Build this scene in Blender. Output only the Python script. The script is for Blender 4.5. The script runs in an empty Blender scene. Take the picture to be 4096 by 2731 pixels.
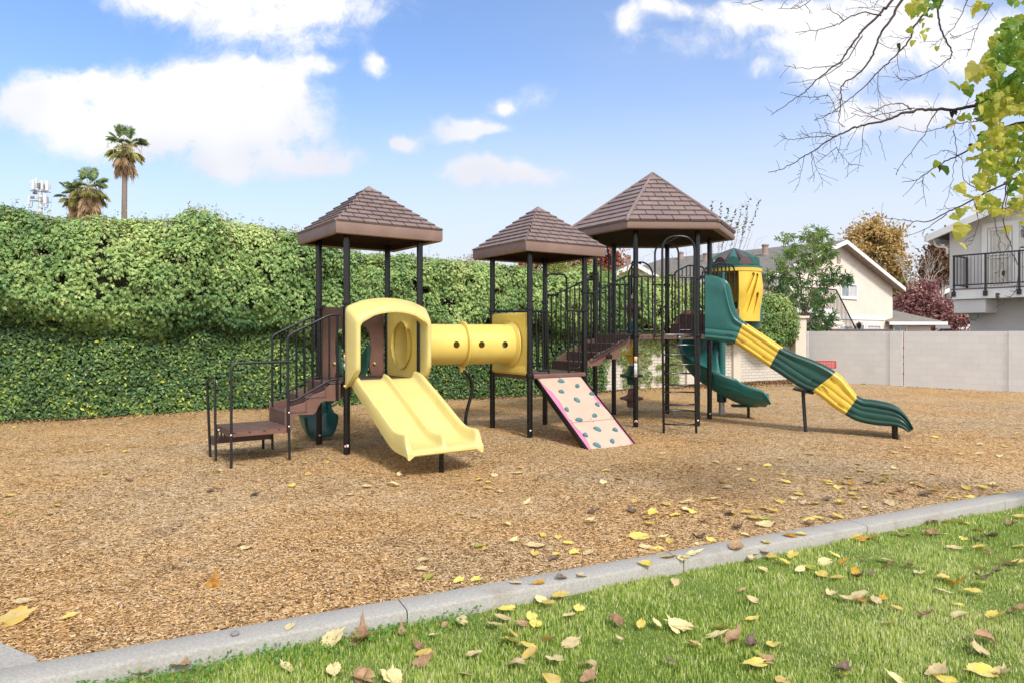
import bpy, bmesh, math, random
import numpy as np
from mathutils import Vector, Matrix, noise as mnoise
random.seed(7); rng = np.random.default_rng(7)
S = bpy.context.scene
COL = S.collection
# ------------------------------------------------------------------ camera
EYE = 1.75; F = 2730.67; CX = 2048.0; HOR = 1327.0     # eye height, focal length / horizon of the 4096 px wide photograph
cd = bpy.data.cameras.new("camera"); cam = bpy.data.objects.new("camera", cd); COL.objects.link(cam)
cam.location = (0, 0, EYE); cam.rotation_euler = (math.pi/2, 0, 0)
cd.sensor_width = 36; cd.lens = 24.0; cd.shift_y = -(1365.5-HOR)/4096; cd.clip_end = 2000; cd.clip_start = .05
S.camera = cam
S.view_settings.view_transform = 'Standard'; S.view_settings.look = 'None'
S.view_settings.gamma = 1; S.view_settings.exposure = 0.68
# ------------------------------------------------------------------ sun
SUN_AZ = math.radians(30); SUN_EL = math.radians(46)   # azimuth clockwise from straight behind the camera towards its right
sd = bpy.data.lights.new("sun", 'SUN'); so = bpy.data.objects.new("sun", sd); COL.objects.link(so)
sd.energy = 2.4; sd.angle = math.radians(11); sd.color = (1, .94, .86)
sdir = Vector((math.sin(SUN_AZ)*math.cos(SUN_EL), -math.cos(SUN_AZ)*math.cos(SUN_EL), math.sin(SUN_EL)))
so.rotation_euler = sdir.to_track_quat('Z', 'Y').to_euler()
# ------------------------------------------------------------------ sky with clouds
W = bpy.data.worlds.new("World"); S.world = W; W.use_nodes = True
W.cycles.sampling_method = 'MANUAL'; W.cycles.sample_map_resolution = 512
S.cycles.max_bounces = 8; S.cycles.diffuse_bounces = 3; S.cycles.transparent_max_bounces = 6
wt = W.node_tree; wt.nodes.clear()
class NT:
    def __init__(s, t): s.t = t; s.n = t.nodes; s.l = t.links
    def node(s, typ, **kw):
        n = s.n.new(typ)
        for k, v in kw.items(): setattr(n, k, v)
        return n
    def put(s, sock, v):
        if hasattr(v, 'links') or isinstance(v, bpy.types.NodeSocket): s.l.new(v, sock)
        elif v is not None: sock.default_value = v
    def m(s, op, a, b=None, c=None, clamp=False):
        n = s.node('ShaderNodeMath', operation=op, use_clamp=clamp)
        s.put(n.inputs[0], a)
        if b is not None: s.put(n.inputs[1], b)
        if c is not None: s.put(n.inputs[2], c)
        return n.outputs[0]
    def vm(s, op, a, b=None, out=0):
        n = s.node('ShaderNodeVectorMath', operation=op); s.put(n.inputs[0], a)
        if b is not None: s.put(n.inputs[1], b)
        return n.outputs[out]
    def mix(s, f, a, b, mode='MIX'):
        n = s.node('ShaderNodeMix', data_type='RGBA', blend_type=mode, clamp_factor=True)
        s.put(n.inputs[0], f); s.put(n.inputs[6], a); s.put(n.inputs[7], b); return n.outputs[2]
    def noise(s, vec, scale, detail=4, rough=.55, out=0, dist=0):
        n = s.node('ShaderNodeTexNoise'); s.put(n.inputs['Vector'], vec)
        n.inputs['Scale'].default_value = scale; n.inputs['Detail'].default_value = detail
        n.inputs['Roughness'].default_value = rough; n.inputs['Distortion'].default_value = dist
        return n.outputs[out]
    def ramp(s, f, stops, interp='LINEAR'):
        n = s.node('ShaderNodeValToRGB'); s.put(n.inputs[0], f); e = n.color_ramp.elements
        n.color_ramp.interpolation = interp
        while len(e) < len(stops): e.new(.5)
        for i, (p, c) in enumerate(stops):
            e[i].position = p; e[i].color = (c[0], c[1], c[2], 1) if hasattr(c, '__len__') else (c, c, c, 1)
        return n.outputs[0]
    def sstep(s, x, a, b):
        n = s.node('ShaderNodeMapRange', interpolation_type='SMOOTHSTEP'); s.put(n.inputs[0], x)
        n.inputs[1].default_value = a; n.inputs[2].default_value = b; return n.outputs[0]
w = NT(wt)
tc = w.node('ShaderNodeTexCoord').outputs['Generated']
sep = w.node('ShaderNodeSeparateXYZ'); w.l.new(tc, sep.inputs[0])
yy = w.m('MAXIMUM', w.m('ABSOLUTE', sep.outputs[1]), .12)
cu = w.m('DIVIDE', sep.outputs[0], yy); cv = w.m('DIVIDE', sep.outputs[2], yy)
cmb = w.node('ShaderNodeCombineXYZ'); w.l.new(cu, cmb.inputs[0]); w.l.new(cv, cmb.inputs[1])
P2 = cmb.outputs[0]
warp = w.noise(P2, 9, 3, .6, out=1)
Pw = w.vm('ADD', P2, w.vm('MULTIPLY', w.vm('SUBTRACT', warp, (.5, .5, .5)), (.085, .06, 0)))
clouds = [ # centre x, y, half width, half height in photograph pixels, weight : where each cloud stands in the sky
 (520,430,360,105,1.5),(860,330,250,95,1.5),(1060,430,180,130,1.3),(210,400,180,85,1.2),(650,530,470,60,1.1),(400,600,200,50,.6),
 (330,310,70,40,.8),(720,-10,260,75,1.3),(980,70,140,80,1.2),(1280,30,270,60,1.1),(1250,160,140,50,.75),
 (1530,250,46,45,1.2),(1265,258,66,24,1.0),(1855,512,90,50,1.4),(1960,525,70,24,1.0),(1620,572,70,30,1.3),(1280,640,125,52,1.4),
 (930,655,140,58,1.3),(1865,690,70,46,1.4),(2050,698,160,42,1.35),(2010,410,50,34,.95),(2150,385,60,45,.45),
 (2520,70,55,50,.9),(2640,15,120,35,.9),(3000,60,180,45,1.05),(3340,140,240,130,1.3),(3330,290,120,70,.9),(3600,60,200,120,1.2),
 (3450,475,130,62,1.2),(3650,470,150,60,.95),(3950,430,160,60,.7),(3880,180,300,110,1.15),(3035,285,45,28,.5),(2720,160,260,55,.38),(540,750,60,30,.5)]
acc = None
for x, y, a, b, g in clouds:
    c = ((x-CX)/F, (HOR-y)/F, 0); iv = (F/a, F/b, 0)
    dd = w.vm('MULTIPLY', w.vm('SUBTRACT', Pw, c), iv)
    q = w.vm('DOT_PRODUCT', dd, dd, out=1)
    e = w.m('MULTIPLY', w.m('EXPONENT', w.m('MULTIPLY', q, -.8)), g)
    acc = e if acc is None else w.m('ADD', acc, e)
fb = w.noise(Pw, 20, 6, .68)
fb2 = w.noise(P2, 5, 2, .6)
den = w.m('ADD', w.m('MULTIPLY', w.m('MINIMUM', acc, 1.3), w.m('ADD', -.10, w.m('MULTIPLY', fb, 2.2))), w.m('ADD', w.m('MULTIPLY', w.m('SUBTRACT', fb, .5), .55), w.m('MULTIPLY', w.m('SUBTRACT', fb2, .5), .35)))
cov = w.sstep(den, .12, 1.05)
sky = w.node('ShaderNodeTexSky', sky_type='NISHITA', sun_disc=False)
sky.sun_elevation = SUN_EL; sky.sun_rotation = math.pi - SUN_AZ
sky.air_density = 1.0; sky.dust_density = 1.0; sky.ozone_density = 1.5
hz = w.m('EXPONENT', w.m('MULTIPLY', w.m('MAXIMUM', sep.outputs[2], 0), -7.5))
# thin high veil, stronger towards the right
veil = w.m('MULTIPLY', w.noise(w.vm('MULTIPLY', P2, (1, 3.2, 1)), 2.2, 6, .6), w.sstep(cu, -.5, .9))
hz2 = w.m('MULTIPLY', w.sstep(w.m('MULTIPLY', cv, -1), -.40, -.03), w.m('ADD', .66, w.m('MULTIPLY', w.sstep(cu, -.45, .25), .3)))
SK = .105
base = w.mix(1.0, sky.outputs[0], (SK*.90, SK*1.16, SK*1.46, 1), 'MULTIPLY')
base = w.mix(w.m('ADD', w.m('MULTIPLY', hz, 1.25, clamp=True), w.m('MULTIPLY', veil, .5), clamp=True), base, (.55, .565, .61, 1))
base = w.mix(hz2, base, (.515, .545, .61, 1))
# bright thin overcast behind the camera, unseen, added as frontal fill light
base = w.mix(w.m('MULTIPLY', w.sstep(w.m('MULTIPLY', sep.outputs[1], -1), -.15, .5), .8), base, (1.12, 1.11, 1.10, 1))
base = w.mix(w.m('MULTIPLY', w.sstep(sep.outputs[2], .48, .8), .7), base, (.62, .62, .64, 1))  # unseen sky overhead whitened as added soft fill light
shade = w.mix(w.sstep(w.m('ADD', w.m('MULTIPLY', fb2, .9), w.m('MULTIPLY', cv, 1.7)), .78, 1.12), (.53, .54, .585, 1), (.66, .66, .67, 1))
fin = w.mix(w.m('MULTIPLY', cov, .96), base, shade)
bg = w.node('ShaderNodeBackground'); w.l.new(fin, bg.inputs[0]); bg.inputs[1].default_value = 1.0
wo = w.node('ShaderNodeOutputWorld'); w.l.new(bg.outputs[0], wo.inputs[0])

# ------------------------------------------------------------------ measuring helpers (survey of the place: rays from the surveyed pixels onto real planes)
ZM = dict(A=(2650,900,.28703), B=(2300,900,.3188), C=(2650,1300,.28703), D=(2080,950,.38263), E=(1050,1150,.41437), F=(800,1350,.35088), G=(1350,1150,.44643),
          H=(2400,1150,.38255), I=(2500,800,.63762), J=(1800,700,.76548), K=(800,700,.76548), L=(3000,850,.3507), M=(3500,1150,.3189), N=(2900,1200,.2551),
          O=(3500,700,.51024), P=(2900,0,.63787), Q=(0,450,.31891), n=(0,0,1), u=(0,0,1.74150))
def zp(k, X, Y): x0, y0, s = ZM[k]; return x0+X*s, y0+Y*s
def ground(k, X, Y, z=0.):
    px, py = zp(k, X, Y); d = F*(EYE-z)/(py-HOR); return Vector(((px-CX)/F*d, d, z))
def depth(k, X, Y, d):
    px, py = zp(k, X, Y); return Vector(((px-CX)/F*d, d, EYE-(py-HOR)/F*d))
def vp(k, X, Y, P0, ang):
    px, py = zp(k, X, Y); kx = (px-CX)/F; c, s = math.cos(ang), math.sin(ang)
    t = (kx*P0[1]-P0[0])/(c-kx*s); d = P0[1]+t*s
    return Vector((P0[0]+t*c, d, EYE-(py-HOR)/F*d))
def lam(k, X, P0, ang):       # distance along the plane
    p = vp(k, X, 0, P0, ang); return (p.x-P0[0])*math.cos(ang)+(p.y-P0[1])*math.sin(ang)
R = math.radians
# ------------------------------------------------------------------ mesh helpers
OFF = {}
def off(p): return OFF.get(p.name, Vector((0, 0, 0))) if p else Vector((0, 0, 0))
def tag(o, label=None, cat=None, group=None, kind=None):
    if label: o['label'] = label
    if cat: o['category'] = cat
    if group: o['group'] = group
    if kind: o['kind'] = kind
    return o
def thing(name, loc, label, cat, group=None):
    o = bpy.data.objects.new(name, None); COL.objects.link(o); o.location = loc
    o.empty_display_size = .2; OFF[o.name] = Vector(loc)
    return tag(o, label, cat, group)
class MB:
    def __init__(s): s.v = []; s.f = []; s.sm = []
    def add(s, vs, fs, smooth=False):
        n = len(s.v); s.v += [Vector(v) for v in vs]; s.f += [tuple(i+n for i in f) for f in fs]; s.sm += [smooth]*len(fs); return s
    def box(s, c, size, rz=0, M=None):
        x, y, z = [a/2 for a in size]; vs = [Vector((i*x, j*y, k*z)) for i in (-1, 1) for j in (-1, 1) for k in (-1, 1)]
        m = M if M is not None else Matrix.Rotation(rz, 3, 'Z')
        return s.add([m @ v + Vector(c) for v in vs], [(0,1,3,2),(4,6,7,5),(0,4,5,1),(2,3,7,6),(0,2,6,4),(1,5,7,3)])
    def tube(s, pts, r, seg=10, cap=True, rs=None):
        pts = [Vector(p) for p in pts]; n = len(pts); T = []
        for i in range(n):
            a = pts[max(i-1, 0)]; b = pts[min(i+1, n-1)]; T.append((b-a).normalized())
        up = Vector((0, 0, 1)) if abs(T[0].z) < .9 else Vector((1, 0, 0))
        N = (up - T[0]*up.dot(T[0])).normalized(); vs = []
        for i in range(n):
            if i: N = (N - T[i]*N.dot(T[i])).normalized()
            B = T[i].cross(N); rr = rs[i] if rs else r
            for k in range(seg):
                a = 2*math.pi*k/seg; vs.append(pts[i]+(N*math.cos(a)+B*math.sin(a))*rr)
        fs = [(i*seg+k, i*seg+(k+1) % seg, (i+1)*seg+(k+1) % seg, (i+1)*seg+k) for i in range(n-1) for k in range(seg)]
        s.add(vs, fs, True)
        if cap:
            s.add(vs[:seg], [tuple(reversed(range(seg)))]); s.add(vs[-seg:], [tuple(range(seg))])
        return s
    def lathe(s, c, prof, seg=24, ax=None):      # prof: (r, z)
        c = Vector(c); vs = []; Mx = ax if ax is not None else Matrix.Identity(3)
        for r, z in prof:
            for k in range(seg):
                a = 2*math.pi*k/seg; vs.append(c + Mx @ Vector((r*math.cos(a), r*math.sin(a), z)))
        fs = [(i*seg+k, i*seg+(k+1) % seg, (i+1)*seg+(k+1) % seg, (i+1)*seg+k) for i in range(len(prof)-1) for k in range(seg)]
        s.add(vs, fs, True)
        if prof[0][0] > 1e-4: s.add(vs[:seg], [tuple(reversed(range(seg)))])
        if prof[-1][0] > 1e-4: s.add(vs[-seg:], [tuple(range(seg))])
        return s
    def loft(s, secs, closed=True, caps=True, smooth=True):
        n = len(secs[0]); vs = [p for q in secs for p in q]; m = n if closed else n-1
        fs = [(i*n+k, i*n+(k+1) % n, (i+1)*n+(k+1) % n, (i+1)*n+k) for i in range(len(secs)-1) for k in range(m)]
        s.add(vs, fs, smooth)
        if caps and closed: s.add(secs[0], [tuple(reversed(range(n)))]); s.add(secs[-1], [tuple(range(n))])
        return s
    def prism(s, poly, ext):                    # planar polygon extruded by a vector
        n = len(poly); poly = [Vector(p) for p in poly]; ext = Vector(ext)
        s.add(poly + [p+ext for p in poly], [tuple(reversed(range(n))), tuple(range(n, 2*n))] + [(i, (i+1) % n, n+(i+1) % n, n+i) for i in range(n)]); return s
    def quad(s, *p): return s.add(p, [tuple(range(len(p)))])
    def build(s, name, m, parent=None, sharp=40, bevel=0, seg=2, solid=0):
        me = bpy.data.meshes.new(name); o_ = off(parent)
        me.from_pydata([tuple(v-o_) for v in s.v], [], s.f); me.update()
        me.polygons.foreach_set('use_smooth', [True]*len(me.polygons))
        bm = bmesh.new(); bm.from_mesh(me); bmesh.ops.remove_doubles(bm, verts=bm.verts, dist=1e-5); bmesh.ops.recalc_face_normals(bm, faces=bm.faces); bm.to_mesh(me); bm.free()
        me.set_sharp_from_angle(angle=R(sharp))
        me.materials.append(m)
        o = bpy.data.objects.new(name, me); COL.objects.link(o)
        if parent: o.parent = parent; OFF[o.name] = o_
        if solid: d = o.modifiers.new('solid', 'SOLIDIFY'); d.thickness = solid; d.offset = 0
        if bevel: d = o.modifiers.new('bevel', 'BEVEL'); d.width = bevel; d.segments = seg; d.limit_method = 'ANGLE'; d.angle_limit = R(35); d.harden_normals = False
        return o
def split(mb, name, m, parent, **kw):
    """one object per connected piece"""
    key = {}; par = list(range(len(mb.v)))
    def find(a):
        while par[a] != a: par[a] = par[par[a]]; a = par[a]
        return a
    for i, v in enumerate(mb.v):
        k = (round(v.x, 4), round(v.y, 4), round(v.z, 4))
        if k in key: par[find(i)] = find(key[k])
        else: key[k] = i
    for f in mb.f:
        for b in f[1:]: par[find(b)] = find(f[0])
    groups = {}
    for f, sm in zip(mb.f, mb.sm): groups.setdefault(find(f[0]), []).append(f)
    out = []
    for fs in groups.values():
        n = MB(); ids = sorted({i for f in fs for i in f}); mp = {i: j for j, i in enumerate(ids)}
        n.v = [mb.v[i] for i in ids]; n.f = [tuple(mp[i] for i in f) for f in fs]; n.sm = [True]*len(fs); out.append(n.build(name, m, parent, **kw))
    return out
def fil(pts, r, n=5):
    pts = [Vector(p) for p in pts]; out = [pts[0]]
    for i in range(1, len(pts)-1):
        p = pts[i]; a = pts[i-1]-p; b = pts[i+1]-p; q = min(r, a.length*.49, b.length*.49)
        A = p+a.normalized()*q; B = p+b.normalized()*q
        for k in range(n+1):
            t = k/n; out.append(A*(1-t)**2 + p*2*t*(1-t) + B*t*t)
    out.append(pts[-1]); return out
def catmull(pts, n=6):
    P = [Vector(p) for p in pts]; P = [P[0]*2-P[1]] + P + [P[-1]*2-P[-2]]; out = []
    for i in range(1, len(P)-2):
        for k in range(n):
            t = k/n; a, b, c, d = P[i-1:i+3]
            out.append(.5*((2*b)+(c-a)*t+(2*a-5*b+4*c-d)*t*t+(3*b-a-3*c+d)*t**3))
    out.append(P[-2]); return out
def cut(o, cutters):
    for c in cutters:
        m = o.modifiers.new('b', 'BOOLEAN'); m.operation = 'DIFFERENCE'; m.object = c; m.solver = 'EXACT'
    dg = bpy.context.evaluated_depsgraph_get(); dg.update()
    me = bpy.data.meshes.new_from_object(o.evaluated_get(dg)); o.modifiers.clear(); old = o.data; o.data = me; me.name = o.name
    for c in cutters: bpy.data.objects.remove(c)
    me.set_sharp_from_angle(angle=R(35))
    return o
# ------------------------------------------------------------------ materials
def newmat(name):
    m = bpy.data.materials.new(name); m.use_nodes = True; t = NT(m.node_tree); b = m.node_tree.nodes['Principled BSDF']; return m, t, b
def pm(name, col, rough=.5, var=.15, vs=3., bump=.0, bs=60., spec=.5, metal=0., dirt=None, ds=1.3, coat=0):
    m, t, b = newmat(name); co = t.node('ShaderNodeTexCoord').outputs['Object']
    n = t.noise(co, vs, 6, .6)
    d = tuple(c*(1-var) for c in col)+(1,); l = tuple(min(1, c*(1+var)) for c in col)+(1,)
    c = t.mix(t.sstep(n, .3, .7), d, l)
    if dirt: c = t.mix(t.m('MULTIPLY', t.sstep(t.noise(co, ds, 8, .7), .52, .75), dirt[1]), c, tuple(dirt[0])+(1,))
    t.l.new(c, b.inputs['Base Color']); b.inputs['Metallic'].default_value = metal; b.inputs['Specular IOR Level'].default_value = spec
    t.l.new(t.m('ADD', rough, t.m('MULTIPLY', t.m('SUBTRACT', t.noise(co, vs*4, 5, .6), .5), .25), clamp=True), b.inputs['Roughness'])
    if coat: b.inputs['Coat Weight'].default_value = coat
    if bump:
        bn = t.node('ShaderNodeBump'); bn.inputs['Strength'].default_value = bump; bn.inputs['Distance'].default_value = .01
        t.l.new(t.noise(co, bs, 4, .6), bn.inputs['Height']); t.l.new(bn.outputs[0], b.inputs['Normal'])
    return m
def leafmat(name, stops, trans=.35, rough=.45, spec=.4, nv=.25):
    m, t, b = newmat(name); at = t.node('ShaderNodeAttribute', attribute_name='tint')
    co = t.node('ShaderNodeTexCoord').outputs['Object']
    f = t.m('ADD', at.outputs['Fac'], t.m('MULTIPLY', t.m('SUBTRACT', t.noise(co, 1.1, 3, .6), .5), nv), clamp=True)
    c = t.ramp(f, stops); t.l.new(c, b.inputs['Base Color']); b.inputs['Roughness'].default_value = rough; b.inputs['Specular IOR Level'].default_value = spec
    tr = t.node('ShaderNodeBsdfTranslucent'); t.l.new(c, tr.inputs[0]); mx = t.node('ShaderNodeMixShader'); mx.inputs[0].default_value = trans
    t.l.new(b.outputs[0], mx.inputs[1]); t.l.new(tr.outputs[0], mx.inputs[2])
    out = [n for n in t.n if n.type == 'OUTPUT_MATERIAL'][0]; t.l.new(mx.outputs[0], out.inputs[0]); return m
def scatter(name, C, A, B, sizes, tmpl, faces, m, tint, parent=None):
    """many small leaves in one mesh: C centres, A long axis, B side axis (unit), template in (a, b, n)"""
    C = np.asarray(C, float); A = np.asarray(A, float); B = np.asarray(B, float); T = np.asarray(tmpl, float)
    A /= np.linalg.norm(A, axis=1, keepdims=True)+1e-9; B = B-A*np.sum(A*B, 1, keepdims=True); B /= np.linalg.norm(B, axis=1, keepdims=True)+1e-9
    N = np.cross(A, B); n, k = len(C), len(T); sz = np.asarray(sizes).reshape(-1, 1, 1) if np.ndim(sizes) else sizes
    V = C[:, None, :] + (A[:, None, :]*T[None, :, 0:1]+B[:, None, :]*T[None, :, 1:2]+N[:, None, :]*T[None, :, 2:3])*sz
    o_ = off(parent); V = V.reshape(-1, 3)-np.array(o_)
    me = bpy.data.meshes.new(name); me.vertices.add(n*k); me.vertices.foreach_set('co', V.astype(np.float32).ravel())
    ls = np.concatenate([np.array(f) for f in faces]); cnt = np.array([len(f) for f in faces]); L = len(ls)
    idx = (ls[None, :]+(np.arange(n)*k)[:, None]).ravel()
    me.loops.add(n*L); me.loops.foreach_set('vertex_index', idx.astype(np.int32))
    tot = np.tile(cnt, n); st = np.concatenate([[0], np.cumsum(tot)[:-1]])
    me.polygons.add(n*len(faces)); me.polygons.foreach_set('loop_start', st.astype(np.int32))
    try: me.polygons.foreach_set('loop_total', tot.astype(np.int32))
    except Exception: pass
    me.update(calc_edges=True); me.validate()
    at = me.attributes.new('tint', 'FLOAT', 'POINT'); at.data.foreach_set('value', np.repeat(np.asarray(tint, np.float32), k))
    me.polygons.foreach_set('use_smooth', [False]*len(me.polygons))
    me.materials.append(m); o = bpy.data.objects.new(name, me); COL.objects.link(o)
    if parent: o.parent = parent
    return o
def ndirs(n):
    v = rng.normal(size=(n, 3)); return v/np.linalg.norm(v, axis=1, keepdims=True)
def fbm(x, y, z=0., s=1., o=3):
    v = 0.; a = 1.; 
    for i in range(o): v += a*mnoise.noise(Vector((x*s, y*s, z*s))); s *= 2.1; a *= .5
    return v
black = pm('black_powder_coat', (.006, .006, .007), .26, .1, 2, .0, 200, .45)
grip = pm('black_textured_grip', (.010, .010, .012), .36, .2, 120, .35, 160, .5)
brown = pm('brown_plastic', (.16, .085, .065), .5, .12, 3, .08, 90, .35, dirt=((.09,.055,.04), .5))
brown_deck = pm('brown_coated_deck', (.115, .068, .058), .55, .15, 8, .25, 150, .35, dirt=((.2,.15,.12), .35))
fasciam = pm('brown_fascia_plastic', (.20, .128, .102), .5, .08, 2.5, .06, 90, .4, dirt=((.30,.20,.165), .4), ds=2.2)
roofm = pm('brown_roof_plastic', (.205, .150, .142), .5, .10, 2.5, .08, 90, .4, dirt=((.30,.245,.235), .6), ds=2.2)
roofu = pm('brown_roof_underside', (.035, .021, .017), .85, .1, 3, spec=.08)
yellow_f = pm('pale_yellow_plastic', (.64, .54, .20), .36, .05, 2, .04, 80, .45, dirt=((.50,.41,.17), .45), ds=2.6)
yellow_t = pm('yellow_tunnel_plastic', (.72, .545, .13), .38, .06, 2, .04, 80, .45, dirt=((.55,.40,.12), .5), ds=2.2)
yellow_s = pm('yellow_slide_plastic', (.70, .48, .06), .4, .08, 3, .05, 90, .4, dirt=((.48,.28,.03), .45))
green = pm('green_plastic', (.018, .118, .108), .36, .14, 2.5, .10, 220, .45, dirt=((.04,.20,.17), .25))
dgreen = pm('dark_green_plastic', (.010, .060, .048), .38, .12, 2.5, .10, 220, .45, dirt=((.03,.12,.09), .25))
teal = pm('teal_resin', (.075, .19, .22), .6, .12, 12, .3, 120, .3)
white_m = pm('white_metal', (.75, .75, .74), .4, .05, 5)
sticker = pm('white_sticker', (.78, .77, .75), .4, .04, 30); redm = pm('red_print', (.6, .03, .02), .5, .05)
steel = pm('worn_steel', (.42, .42, .43), .35, .15, 9, metal=.8)
# ================================================================== PLAYGROUND
ROOT = thing('play_structure', (0.5, 12.0, 0), 'large brown, yellow and green playground climbing structure with three shingled roofs and slides', 'play structure')
def V3(p, z=0.): return Vector((p[0], p[1], z))
def tube_part(name, pts, r=.019, mat=black, parent=ROOT, seg=8): return MB().tube(pts, r, seg).build(name, mat, parent)
phA = R(35); A1 = Vector((-2.376, 9.818)); 
e1A = Vector((-math.sin(phA), math.cos(phA))); e2A = Vector((math.cos(phA), math.sin(phA))); sA = 1.17
A2 = A1+e1A*sA; A4 = A1+e2A*sA; A3 = A2+e2A*sA; cA = (A1+A3)/2
phB = R(33.5); B1 = Vector((.2945, 11.29)); e1B = Vector((-math.sin(phB), math.cos(phB))); e2B = Vector((math.cos(phB), math.sin(phB))); sB = 1.17
B2 = B1+e1B*sB; B4 = B1+e2B*sB; B3 = B2+e2B*sB; cB = (B1+B3)/2
C = [Vector((2.27, 12.53))]; 
for k in range(5): C.append(C[-1]+Vector((math.cos(R(3+60*k)), math.sin(R(3+60*k))))*1.15)
C1, C2, C3, C4, C5, C6 = C; cC = (C1+C4)/2
zdA, zdB, zdC, zdD = 1.03, 1.05, 1.70, 2.12
def post(p, top, collars, label=None, st=True):
    mb = MB().tube([V3(p, -.25), V3(p, top)], .048, 20)
    for z in collars: mb.lathe(V3(p, z-.035), [(.05, 0), (.064, .006), (.066, .035), (.064, .064), (.05, .07)], 20)
    o = mb.build('post', black, ROOT)
    if st:   # little white sticker near the foot
        a = math.atan2(-p[1], -p[0])+R(14); 
        q = [V3(p, 0)+Vector((.0492*math.cos(a+t), .0492*math.sin(a+t), 0)) for t in np.linspace(-.32, .32, 6)]
        m = MB()
        for z0, z1 in ((.115, .14),): m.loft([[v+Vector((0, 0, z0)) for v in q], [v+Vector((0, 0, z1)) for v in q]], False, False)
        m.build('sticker', sticker, o, solid=.001)
    return o
pA = [post(A1, 3.2, (zdA-.02, 2.17)), post(A2, 3.2, (zdA-.02, 2.12)), post(A3, 3.2, (zdA-.02,), st=False), post(A4, 3.2, (zdA-.02,), st=False)]
pB = [post(B1, 3.13, (zdB-.02, 2.13)), post(B2, 3.13, (zdB-.02, 2.13), st=False), post(B3, 3.13, (2.13, 2.3), st=False), post(B4, 3.13, (2.13, 2.45), st=False)]
pC = [post(C1, 3.7, (zdC-.02, 2.77)), post(C2, 3.7, (zdC-.02, 2.74)), post(C3, 3.7, (zdC-.02, 2.74)), post(C4, 3.7, (zdC+.1, 2.745), st=False), post(C5, 3.7, (zdC-.02, 2.745), st=False), post(C6, 3.7, (zdC, 2.9), st=False)]
# stickers with warnings
def warn(o, p, z, h, side, parts):
    a = math.atan2(-p[1], -p[0])+side; r = .0495
    def patch(z0, z1, aw, rr, m):
        q = [V3(p, 0)+Vector((rr*math.cos(a+t), rr*math.sin(a+t), 0)) for t in np.linspace(-aw, aw, 8)]
        MB().loft([[v+Vector((0, 0, z0)) for v in q], [v+Vector((0, 0, z1)) for v in q]], False, False).build('sticker', m, o, solid=.0008)
    patch(z, z+h, .62, r, sticker)
    for (f0, f1, m, aw) in parts: patch(z+h*f0, z+h*f1, aw, r+.0015, m)
orangem = pm('orange_print', (.75, .3, .04), .5, .05); blackp = pm('grey_print', (.25, .25, .27), .5, .05); bluep = pm('blue_print', (.15, .3, .55), .5, .05)
warn(pA[0], A1, 1.33, .12, R(-25), [(.82, 1., redm, .62), (.1, .16, blackp, .45), (.3, .35, blackp, .45), (.5, .55, blackp, .45)])
warn(pA[0], A1, 1.21, .10, R(-25), [(.85, 1., orangem, .62), (.1, .5, bluep, .5)])
warn(pC[0], C1, .93, .30-.05, 0, [(.78, .82, redm, .35), (.12, .17, redm, .4), (.3, .32, blackp, .4), (.5, .52, blackp, .4)])
warn(pC[0], C1, 1.19, .11, 0, [(.1, .9, pm('peach_print', (.8, .45, .25), .5, .1), .5)])
warn(pC[0], C1, .10, .03, R(8), [(.0, 1., redm, .25)])
warn(pA[0], A1, .10, .03, R(-5), [(.0, 1., redm, .2)])
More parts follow.
